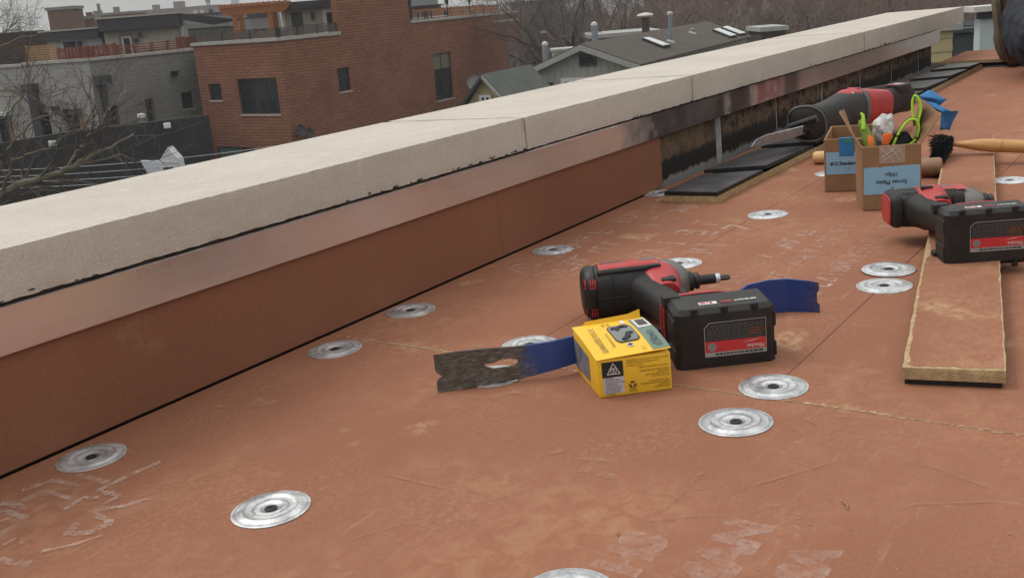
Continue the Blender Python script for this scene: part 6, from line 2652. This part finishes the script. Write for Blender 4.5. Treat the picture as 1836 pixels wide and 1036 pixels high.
wh.window(gh, hv, (.5,), (.85,), False, 'wframe', 'glass', .15, y=-.25)
b = MB()
hh = wh.rect(984, 148, 992, 156)
b.box(hh[0], hh[1], -.12, -.031, hh[2], hh[3])
wh.build('dryer_vent', b, mt['frame'], gh)
for sgn, x0, z0 in ((-1, xe0, ez0), (1, xe1, ez1)):
    b = MB()
    b.prism([(x0, -.5, z0), (ap[0], -.5, ap[1]), (ap[0], -.5, ap[1] + .12), (x0, -.5, z0 + .12)], (0, RL, 0))
    rf = wh.build('roof', b, mt['shingle'], gh)
    b = MB()
    b.prism([(x0 - .03 * sgn * -1, -.56, z0 - .2), (ap[0], -.56, ap[1] - .2), (ap[0], -.56, ap[1] + .06), (x0 + .03 * sgn, -.56, z0 + .06)], (0, .055, 0))
    wh.build('verge_board', b, mt['graytrim'], gh)
    if sgn > 0:
        nrm = Vector((pitch, 0, 1)).normalized()
        sl = Vector((1, 0, -pitch)).normalized()

        def onroof(u, v):
            d_ = wh.m.to_3x3().inverted() @ ray(u, v, AB)
            o_ = wh.m.inverted() @ EYE
            p0_ = Vector((ap[0], 0, ap[1] + .12))
            k_ = (p0_ - o_).dot(nrm) / d_.dot(nrm)
            return o_ + d_ * k_
        for quad in ([(1152, 73), (1163, 72), (1200, 85), (1187, 87)], [(1278, 57), (1288, 55), (1319, 67), (1308, 69)], [(1294, 53), (1303, 51), (1336, 63), (1325, 65)]):
            pts_ = [onroof(*q_) for q_ in quad]
            c_ = sum(pts_, Vector()) / 4
            b = MB()
            b.prism([c_ + (p - c_) * 1.06 + nrm * .003 for p in pts_], nrm * .13)
            sk_ = b.build('skylight', mt['frame'], rf)
            b = MB()
            b.prism([p + nrm * .135 for p in pts_], nrm * .02)
            b.build('pane', mt['skylight'], sk_)
        for (u, v0, v1, rr, capr, mat_, nm) in ((1203, 75, 24, .10, .15, 'galvpipe', 'flue_pipe'), (1242, 60, 52, .10, .12, 'galvpipe', 'vent_pipe')):
            p = onroof(u, v0)
            h = (v0 - v1) / FPX * (p.y + 52) if False else (v0 - v1) / FPX * (wh.m @ p).y
            b = MB()
            b.tube([p - nrm * .05, p + Vector((0, 0, h * .93))], rr, 10)
            f_ = b.build(nm, mt[mat_], rf, smooth=True)
            b = MB()
            b.tube([p + Vector((0, 0, h * .9)), p + Vector((0, 0, h * .97)), p + Vector((0, 0, h))], [capr, capr, capr * .6], 10)
            b.build('cap', mt['paleboard'], f_)
            b = MB()
            b.tube([p + nrm * .003, p + nrm * .08], [rr * 2.6, rr * 1.4], 10)
            b.build('boot', mt['graytrim'], f_)


def stack(label, nm, u, v0, v1, Y, rr, capr, mat, cat):
    p, q_ = atB(u, v0, Y), atB(u, v1, Y)
    o = street(nm, label, cat, (p.x, p.y, p.z - .4))
    b = MB()
    b.tube([(p.x, p.y, p.z - 2.0), (p.x, p.y, q_.z - .05)], rr, 12)
    b.build('pipe', mt[mat], o, smooth=True, frame=rel(o))
    b = MB()
    b.tube([(p.x, p.y, q_.z - .12), (p.x, p.y, q_.z), (p.x, p.y, q_.z + .10), (p.x, p.y, q_.z + .16)], [capr * .8, capr, capr * .8, capr * .2], 12)
    b.build('cap', mt['paleboard'], o, frame=rel(o))


stack('grey flue pipe with a pale cap behind the peak of the grey house', 'flue_pipe', 1067, 78, 45, 53, .16, .17, 'galvpipe', 'flue')
stack('thin grey flue pipe left of the grey house eave', 'flue_pipe', 979, 112, 80, 53, .15, .16, 'galvpipe', 'flue')
stack('brown flue with a mushroom shaped cap behind the grey house ridge', 'roof_vent', 1158, 58, 28, 66, .24, .52, 'bark', 'flue')
# lower roofs and a chimney behind
o = street('back_roof', 'flat grey shed roof behind the ridge of the grey house', 'building', (*atB(1120, 60, 70).xy, GROUND))
wq = Wall(atB(1060, 60, 70), atB(1180, 60, 70))
zt = wq.on(1110, 66)[1]
b = MB()
b.box(0, wq.L, 0, 5, GROUND, zt)
wq.build('wall', b, mt['graysiding'], o)
b = MB()
b.box(-.2, wq.L + .2, -.3, 5.2, zt + .003, zt + .25)
wq.build('roof', b, mt['graytrim'], o)
o = street('brick_chimney', 'small red brick chimney standing among the branches left of the grey house', 'chimney', (*atB(975, 70, 74).xy, GROUND))
wq = Wall(atB(971, 60, 74), atB(981, 60, 74))
b = MB()
b.box(0, wq.L, 0, .5, GROUND, wq.on(976, 60)[1])
wq.build('stack', b, mt['farbrick'], o)
b = MB()
b.box(-.05, wq.L + .05, -.05, .55, wq.on(976, 60)[1] + .003, wq.on(976, 60)[1] + .15)
wq.build('cap', b, mt['cap'], o)
o = street('grey_shed', 'low pale grey shed below the branches left of the grey house', 'shed', (*atB(1000, 100, 60).xy, GROUND))
wq = Wall(atB(993, 100, 62), atB(1030, 100, 62))
b = MB()
b.box(0, wq.L, 0, 2, GROUND, wq.on(1005, 92)[1])
wq.build('wall', b, mt['graysiding'], o)
b = MB()
b.box(-.1, wq.L + .1, -.1, 2.1, wq.on(1005, 92)[1] + .003, wq.on(1005, 92)[1] + .12)
wq.build('roof', b, mt['cap'], o)
o = street('porch_roof', 'small pale flat roof beyond the far end of the grey house', 'building', (*atB(1375, 60, 74).xy, GROUND))
wq = Wall(atB(1366, 60, 79), atB(1408, 60, 79))
zt = wq.on(1385, 56)[1]
b = MB()
b.box(0, wq.L, 0, 4, GROUND, zt)
wq.build('wall', b, mt['brownbrick'], o)
b = MB()
b.box(-.2, wq.L + .2, -.3, 4.2, zt + .003, zt + .32)
wq.build('roof', b, mt['graytrim'], o)

# white gabled dormer roof down in the yard
wd_ = Wall(atB(250, 300, 47), atB(321, 290, 47))
o = street('white_shed', 'small white gabled shed roof peeping over the coping in front of the black annex', 'shed', (wd_.A.x, wd_.A.y, GROUND))
a_, c_, e_ = wd_.on(300, 265), wd_.on(284, 291), wd_.on(320, 287)
b = MB()
b.prism([(c_[0], 0, c_[1] - 1.9), (e_[0], 0, c_[1] - 1.9), (e_[0], 0, e_[1]), (a_[0], 0, a_[1]), (c_[0], 0, c_[1])], (0, .8, 0))
wd_.build('wall', b, mt['wsiding'], o)
f0 = wd_.on(248, 290)
b = MB()
b.prism([(f0[0], .3, f0[1]), (c_[0] - .003, .3, c_[1]), (c_[0] - .003, .3, c_[1] - 1.8), (f0[0] + .6, .3, f0[1] - 1.8)], (0, .15, 0))
wd_.build('roof', b, mt['wsiding'], o)
b = MB()
b.box(f0[0] - .6, e_[0] + 2.2, .46, 4.5, GROUND, c_[1] - 1.4)
wd_.build('lower_wall', b, mt['wsiding'], o)
for k in range(5):
    b = MB()
    b.box(c_[0] + .05, e_[0] - .05, -.035, -.003, c_[1] - .1 - k * .28, c_[1] + .1 - k * .28)
    wd_.build('siding_plank', b, mt['wframe'], o)
b = MB()
hx = wd_.rect(293, 300, 311, 304)
b.box(hx[0], hx[1], -.06, -.036, hx[2], hx[3])
wd_.build('gable_vent', b, mt['fascia'], o)

# right edge, beyond the end of the roof
def simple(name, label, u0, u1, v0, Y, depth, wall_m, roof_m, over=.3, rh=.25, cat='building', extra=None):
    depth = min(depth, .3) if u0 > 1600 else depth
    wq = Wall(atB(u0, 60, Y), atB(u1, 60, Y))
    zt = wq.on((u0 + u1) / 2, v0)[1]
    o = street(name, label, cat, (wq.A.x, wq.A.y, GROUND))
    b = MB()
    b.box(0, wq.L, 0, depth, GROUND, zt)
    wq.build('wall', b, mt[wall_m], o)
    b = MB()
    b.box(-over, wq.L + over, -over, depth + over, zt + .003, zt + rh)
    wq.build('roof', b, mt[roof_m], o)
    return wq, o, zt


wq, o, zt = simple('yellow_house', 'pale yellow house wall just past the end of the coping', 1640, 1708, 57, 18, 5, 'yellowsiding', 'graytrim', .12, .10, 'house')
for k in range(7):
    b = MB()
    b.box(0, wq.L, -.02, -.002, zt - .12 - k * .22, zt - .02 - k * .22)
    wq.build('siding_plank', b, mt['yellowsiding'], o)
wq, o, zt = simple('slate_roofed_house', 'dark slate roofed building between the yellow wall and the pale blue wall', 1702, 1800, 57, 26, 6, 'slate', 'slate', .1, .1, 'house')
b = MB()
b.prism([(0, -.02, zt - 3), (wq.L, -.02, zt - 3), (wq.L, 1.2, zt + .1), (0, 1.2, zt + .1)], (0, .1, .1))
wq.build('roof_slope', b, mt['slate'], o)
wq, o, zt = simple('pale_blue_house', 'pale blue house wall with a white flat roof edge beside the kneeling worker', 1757, 1900, 16, 24, 6, 'paleblue', 'paleboard', .25, .12, 'house')
b = MB()
b.box(-.1, wq.L, -.08, -.003, zt - .16, zt - .02)
wq.build('eave_board', b, mt['fascia'], o)
simple('brick_apartments', 'long dark red brick apartment block behind the reddish trees', 1180, 1475, -14, 150, 12, 'farbrick', 'fargrey', .3, .4)
simple('brick_apartments', 'dark red brick apartment block showing left of the pale blue house', 1690, 1900, -40, 110, 12, 'farbrick', 'fargrey', .3, .4)
simple('brick_apartments', 'brown brick apartment block behind the trees at the far end of the coping', 1490, 1670, -30, 130, 12, 'brick', 'fargrey', .3, .4)
simple('mauve_house', 'mauve grey house among the bare trees behind the brick building', 925, 1010, 8, 115, 8, 'farmauve', 'slate', .3, .4, 'house')
wq, o, zt = simple('gabled_house', 'small house with a dark roof and white gable beside the brick stair tower', 728, 790, 12, 100, 6, 'farbrick', 'slate', .3, .1, 'house')
b = MB()
b.prism([(.0, -.5, zt), (wq.L * .12, -.5, zt + 1.0), (wq.L * .24, -.5, zt), (wq.L * .21, -.5, zt), (wq.L * .12, -.5, zt + .72), (wq.L * .03, -.5, zt)], (0, .1, 0))
wq.build('gable_trim', b, mt['wframe'], o)
b = MB()
b.prism([(0, -.3, zt), (wq.L, -.3, zt), (wq.L, 3, zt + 2.2), (wq.L * .1, 3, zt + 2.2)], (0, .1, .1))
wq.build('roof_slope', b, mt['slate'], o)

# ---------------------------------------------------------------- cables
for k, (va, vb_, lab) in enumerate(((305, 262, 'uppermost of the pale cables crossing in front of the black annex'), (315, 278, 'second pale cable from the top in front of the black annex'), (324, 293, 'third pale cable from the top in front of the black annex'), (336, 300, 'lowest pale cable in front of the black annex'))):
    a, c = atB(-140, va + 6, 30), atB(640, vb_ - 22, 33)
    b = MB()
    pts_ = [a.lerp(c, i / 24) - Vector((0, 0, .25 * math.sin(PI * i / 24))) for i in range(25)]
    b.tube(pts_, .011, 4)
    o = b.build('overhead_cable', mt['wire'])
    o.matrix_basis = G
    tag(o, lab, 'cable', 'pale overhead cables in front of the black annex')


# ---------------------------------------------------------------- bare trees
def tree_meshes(seed, H, spread=.75, levels=4, lean=(0, 0), bark='bark', twig='twig', r0=None, dens=1.0, tk=1.0):
    r = random.Random(seed)
    tb, cb = MB(), MB()

    def perp(d_):
        a = Vector((0, 0, 1)) if abs(d_.z) < .9 else Vector((1, 0, 0))
        x = d_.cross(a).normalized()
        return x, d_.cross(x)

    def branch(p, d_, L_, rad_, lv):
        n_ = (7, 6, 5, 3, 2, 1)[lv]
        pts_, rs = [p.copy()], [rad_]
        dd = d_.copy()
        for i in range(n_):
            j = .16 if lv == 0 else .30
            dd = (dd + Vector((r.gauss(0, j), r.gauss(0, j), r.gauss(0, j * .7) + (.05 if lv < 3 else .02)))).normalized()
            p = p + dd * (L_ / n_)
            pts_.append(p.copy())
            rs.append(rad_ * (1 - .72 * (i + 1) / n_) + .004)
        (tb if lv <= 1 else cb).tube(pts_, rs, (8, 6, 4, 3, 3, 3)[lv], cap=False)
        if lv >= levels:
            return
        kids = int((7, 6, 6, 5, 4)[lv] * dens + r.random())
        for k in range(kids):
            f = (.35 if lv == 0 else .2) + (.65 if lv == 0 else .8) * (k + r.random()) / kids
            i = min(n_ - 1, int(f * n_))
            q_ = pts_[i].lerp(pts_[i + 1], f * n_ - i)
            d0 = (pts_[i + 1] - pts_[i]).normalized()
            x, y = perp(d0)
            a = r.uniform(0, 2 * PI)
            ang_ = r.uniform(.5, 1.05) * (1.15 if lv == 0 else 1) * spread / .75
            nd = d0 * math.cos(ang_) + (x * math.cos(a) + y * math.sin(a)) * math.sin(ang_)
            nd = (nd + Vector((0, 0, .12))).normalized()
            branch(q_, nd, L_ * r.uniform(.45, .72) * (1 if lv else .85), max(.0045 * tk, rs[i] * r.uniform(.42, .62)), lv + 1)
    branch(Vector((0, 0, 0)), Vector((lean[0], lean[1], 1)).normalized(), H * .55, r0 or H * .022, 0)
    return tb.mesh('trunk', mt[bark], smooth=True), cb.mesh('crown', mt[twig])


def plant(ms, name, label, u, Y, sc=1.0, rz=0, group=None, base=None):
    p = atB(u, 60, Y)
    o = bpy.data.objects.new(name, None)
    C.objects.link(o)
    o.matrix_basis = G @ Matrix.Translation((p.x, p.y, GROUND)) @ Matrix.Rotation(rz, 4, 'Z') @ Matrix.Scale(sc, 4)
    tag(o, label, 'tree', group)
    link('trunk', ms[0], o)
    link('crown', ms[1], o)
    return o


big = [tree_meshes(11, 19, .85, 4, r0=.55), tree_meshes(23, 18, .9, 4, r0=.48), tree_meshes(37, 16, .75, 4)]
redt = [tree_meshes(51, 15, .7, 4, bark='bark', twig='redtwig', dens=1.1), tree_meshes(67, 14, .8, 4, bark='bark', twig='redtwig', dens=1.1)]
TG = 'bare trees behind the houses'
plant(big[0], 'bare_tree', 'big dark bare tree with spreading limbs right behind the peak of the grey house', 1012, 76, 1.0, 1.0, TG)
plant(big[1], 'bare_tree', 'bare tree close against the corner of the brick building', 962, 94, 1.0, 2.2, TG)
plant(big[1], 'bare_tree', 'bare tree with long slanting limbs behind the ridge of the grey house', 1110, 88, 1.05, 4.0, TG)
plant(big[2], 'bare_tree', 'slim bare tree between the big dark tree and the mushroom cap flue', 1075, 100, 1.05, .4, TG)
for k, (u, Y, s_, lab) in enumerate(((1190, 92, 1.05, 'reddish bare tree behind the tall thin flue pipe'), (1255, 96, 1.1, 'reddish bare tree above the ridge end of the grey house'), (1320, 90, 1.0, 'reddish bare tree above the pair of skylights'), (1390, 94, 1.1, 'reddish bare tree behind the small pale flat roof'), (1455, 86, 1.0, 'reddish bare tree over the middle of the far coping'), (1520, 92, 1.1, 'reddish bare tree over the third coping stone'), (1590, 84, 1.05, 'reddish bare tree over the last coping stone'), (1660, 88, 1.1, 'reddish bare tree just left of the end of the coping'), (1735, 80, .9, 'reddish bare tree between the coping end and the pale blue house'), (885, 110, 1.0, 'reddish bare tree behind the orange deck fence'), (820, 115, 1.0, 'reddish bare tree behind the middle deck umbrella'), (1150, 110, 1.15, 'reddish bare tree far behind the mushroom cap flue'), (985, 112, 1.15, 'reddish bare tree far behind the big dark tree'))):
    plant(redt[k % 2], 'bare_tree', lab, u, Y, s_, k * 1.9, TG)
plant(big[2], 'bare_tree', 'bare tree standing against the pale sky left of the tall brown block', 22, 96, 1.3, 1.3, TG)
plant(redt[0], 'bare_tree', 'thin bare tree touching the left side of the tall brown block', 62, 118, 1.2, .7, TG)
plant(redt[1], 'bare_tree', 'thin bare tree in front of the tall brown block', 105, 112, 1.15, 2.7, TG)
plant(redt[1], 'bare_tree', 'thin bare tree between the orange brown and the mauve skyline blocks', 247, 180, .9, .9, TG)
plant(big[2], 'bare_tree', 'bare tree behind the tan penthouse roof', 545, 105, .95, 2.1, TG)
plant(redt[0], 'bare_tree', 'bare tree behind the right post of the pergola', 490, 130, 1.0, 3.0, TG)

# twig mass of the wooded lots behind everything on the right
r = random.Random(77)
b = MB()
for k in range(6500):
    u = r.uniform(905, 1800)
    Y = r.uniform(98, 128)
    p = atB(u, 40, Y)
    p.z = GROUND + r.uniform(0, 15.5) * (.75 + .25 * mnoise.noise((u * .02, Y * .1, 0)))
    a, e_ = r.uniform(0, 2 * PI), r.uniform(.5, 1.35)
    L_ = r.uniform(.6, 2.2)
    d_ = Vector((math.cos(a) * math.cos(e_), math.sin(a) * math.cos(e_), math.sin(e_)))
    sd_ = d_.cross(Vector((0, 1, 0))).normalized() * r.uniform(.02, .045)
    b.add([p - sd_, p + sd_, p + d_ * L_], [(0, 1, 2)])
    for j in range(2):
        q_ = p + d_ * L_ * r.uniform(.3, .8)
        d2 = (d_ + Vector((r.gauss(0, .7), r.gauss(0, .7), r.gauss(0, .4)))).normalized()
        b.add([q_ - sd_ * .6, q_ + sd_ * .6, q_ + d2 * L_ * .6], [(0, 1, 2)])
o = b.build('woods', mt['redtwig'])
o.matrix_basis = G
tag(o, 'mass of reddish bare twigs filling the lots behind the houses', None, None, 'stuff')
b = MB()
for k in range(14):
    u = 915 + k * 64
    p = atB(u, 40, 132 + 4 * (k % 3))
    h = 9.5 + 3 * mnoise.noise((k * 1.7, 0, 0))
    for j in range(9):
        a = 2 * PI * j / 9
        b.tube([(p.x + 3.5 * math.cos(a), p.y + 2 * math.sin(a), GROUND), (p.x + 3.2 * math.cos(a), p.y + 2 * math.sin(a), GROUND + h * r.uniform(.5, .8)), (p.x + 2.5 * math.cos(a), p.y + math.sin(a), GROUND + h * r.uniform(.85, 1.1))], [1.6, 1.3, .2], 5)
o = b.build('thicket', mt['redtwig'])
o.matrix_basis = G
tag(o, 'dense dark thicket at the back of the wooded lots', None, None, 'stuff')

# near tree: pale mossy limbs reaching in from the lower edge of the street view
nt_ = street('near_bare_tree', 'near bare tree reaching in with a pale mossy forked limb over the black annex', 'tree', (*atB(-160, 420, 15).xy, GROUND))
tb, cb = MB(), MB()
r = random.Random(9)


def limb(pix, Y0, Y1, w0_, w1_, kids=True):
    P_ = []
    n_ = len(pix)
    for i, (u, v) in enumerate(pix):
        P_.append(atB(u, v, Y0 + (Y1 - Y0) * i / (n_ - 1)))
    fine_, rs = [], []
    for i in range(n_ - 1):
        for k in range(4):
            f = k / 4
            fine_.append(P_[i].lerp(P_[i + 1], f) + Vector((r.gauss(0, .012), r.gauss(0, .012), r.gauss(0, .012))))
            g_ = (i + f) / (n_ - 1)
            rs.append((w0_ * (1 - g_) + w1_ * g_) / FPX * 15 / 2)
    fine_.append(P_[-1])
    rs.append(w1_ / FPX * 15 / 2)
    tb.tube(fine_, rs, 7)
    if kids:
        for i in range(2, len(fine_) - 1):
            if r.random() < .5:
                twig(fine_[i], (fine_[min(i + 2, len(fine_) - 1)] - fine_[i - 1]).normalized(), r.uniform(.45, 1.1), max(.005, rs[i] * .38), 0)


def twig(p, d_, L_, rad_, lv):
    a = Vector((r.gauss(0, .6), r.gauss(0, .4), r.gauss(.15, .6)))
    dd = (d_ + a).normalized()
    pts_, rs = [p], [rad_]
    n_ = 5 if lv < 2 else 3
    for i in range(n_):
        dd = (dd + Vector((r.gauss(0, .2), r.gauss(0, .2), r.gauss(.04, .2)))).normalized()
        pts_.append(pts_[-1] + dd * L_ / n_)
        rs.append(rad_ * (1 - .75 * (i + 1) / n_) + .0015)
    cb.tube(pts_, rs, 4 if lv == 0 else 3, cap=False)
    if lv < 2:
        for k in range((3, 2)[lv]):
            i = r.randint(1, n_ - 1)
            twig(pts_[i], (pts_[i + 1] - pts_[i]).normalized(), L_ * r.uniform(.4, .65), rs[i] * .6, lv + 1)


limb([(-160, 430), (-60, 380), (0, 350), (40, 328), (75, 320), (110, 308), (135, 295)], 15, 15, 17, 10)
limb([(135, 295), (170, 276), (205, 262), (240, 240)], 15, 15.5, 10, 3)
limb([(122, 300), (130, 285), (140, 270), (155, 255), (162, 240), (168, 232)], 15, 15, 8, 5)
limb([(160, 245), (178, 228), (190, 205), (200, 190), (218, 180)], 15, 15.3, 5, 1.6)
limb([(150, 258), (140, 240), (136, 222), (134, 205)], 15, 14.6, 3.2, 1.4)
limb([(165, 232), (170, 210), (168, 195)], 15, 14.9, 2.6, 1.2)
limb([(0, 345), (20, 305), (16, 290), (12, 270), (30, 245), (60, 215), (95, 205)], 15, 14, 6, 2)
limb([(18, 300), (15, 318), (40, 330), (80, 356)], 15, 15, 4, 2)
limb([(15, 290), (50, 278), (90, 262), (120, 240), (140, 232)], 15, 14.5, 3.6, 1.3)
limb([(135, 295), (190, 285), (215, 275), (235, 285), (250, 300)], 15, 15.8, 4, 1.3)
limb([(190, 205), (215, 175), (232, 150)], 15.3, 16, 2.5, 1)
limb([(160, 210), (120, 195), (80, 190)], 14.6, 14.2, 2, .9, False)
limb([(-40, 250), (0, 215), (25, 190), (48, 165), (38, 140)], 14, 14, 4, 1.2)
limb([(-30, 175), (10, 160), (45, 170), (70, 172)], 14, 14, 2.6, 1.0)
limb([(-20, 90), (30, 70), (60, 62), (90, 60)], 14, 14, 3, 1.2, False)
limb([(0, 350), (30, 350), (70, 340), (110, 345)], 15, 15.4, 4, 1.4)
p0 = atB(-160, 430, 15)
tb.tube([(p0.x - .3, p0.y, GROUND), (p0.x - .2, p0.y, GROUND + 3), (p0.x, p0.y, p0.z)], [.35, .28, .12], 8)
tb.build('trunk', mt['barkpale'], nt_, smooth=True, frame=rel(nt_))
cb.build('crown', mt['twig'], nt_, frame=rel(nt_))
for o in list(scn.objects):
    if '_b' in o:
        del o['_b']

# ---------------------------------------------------------------- damp air over the roofs
b = MB()
b.box(-2100, 2100, -2100, 2100, GROUND - 1, 30)
hz = b.build('haze', mt['haze'])
hz.matrix_basis = G
tag(hz, kind='stuff')

flush_texts()
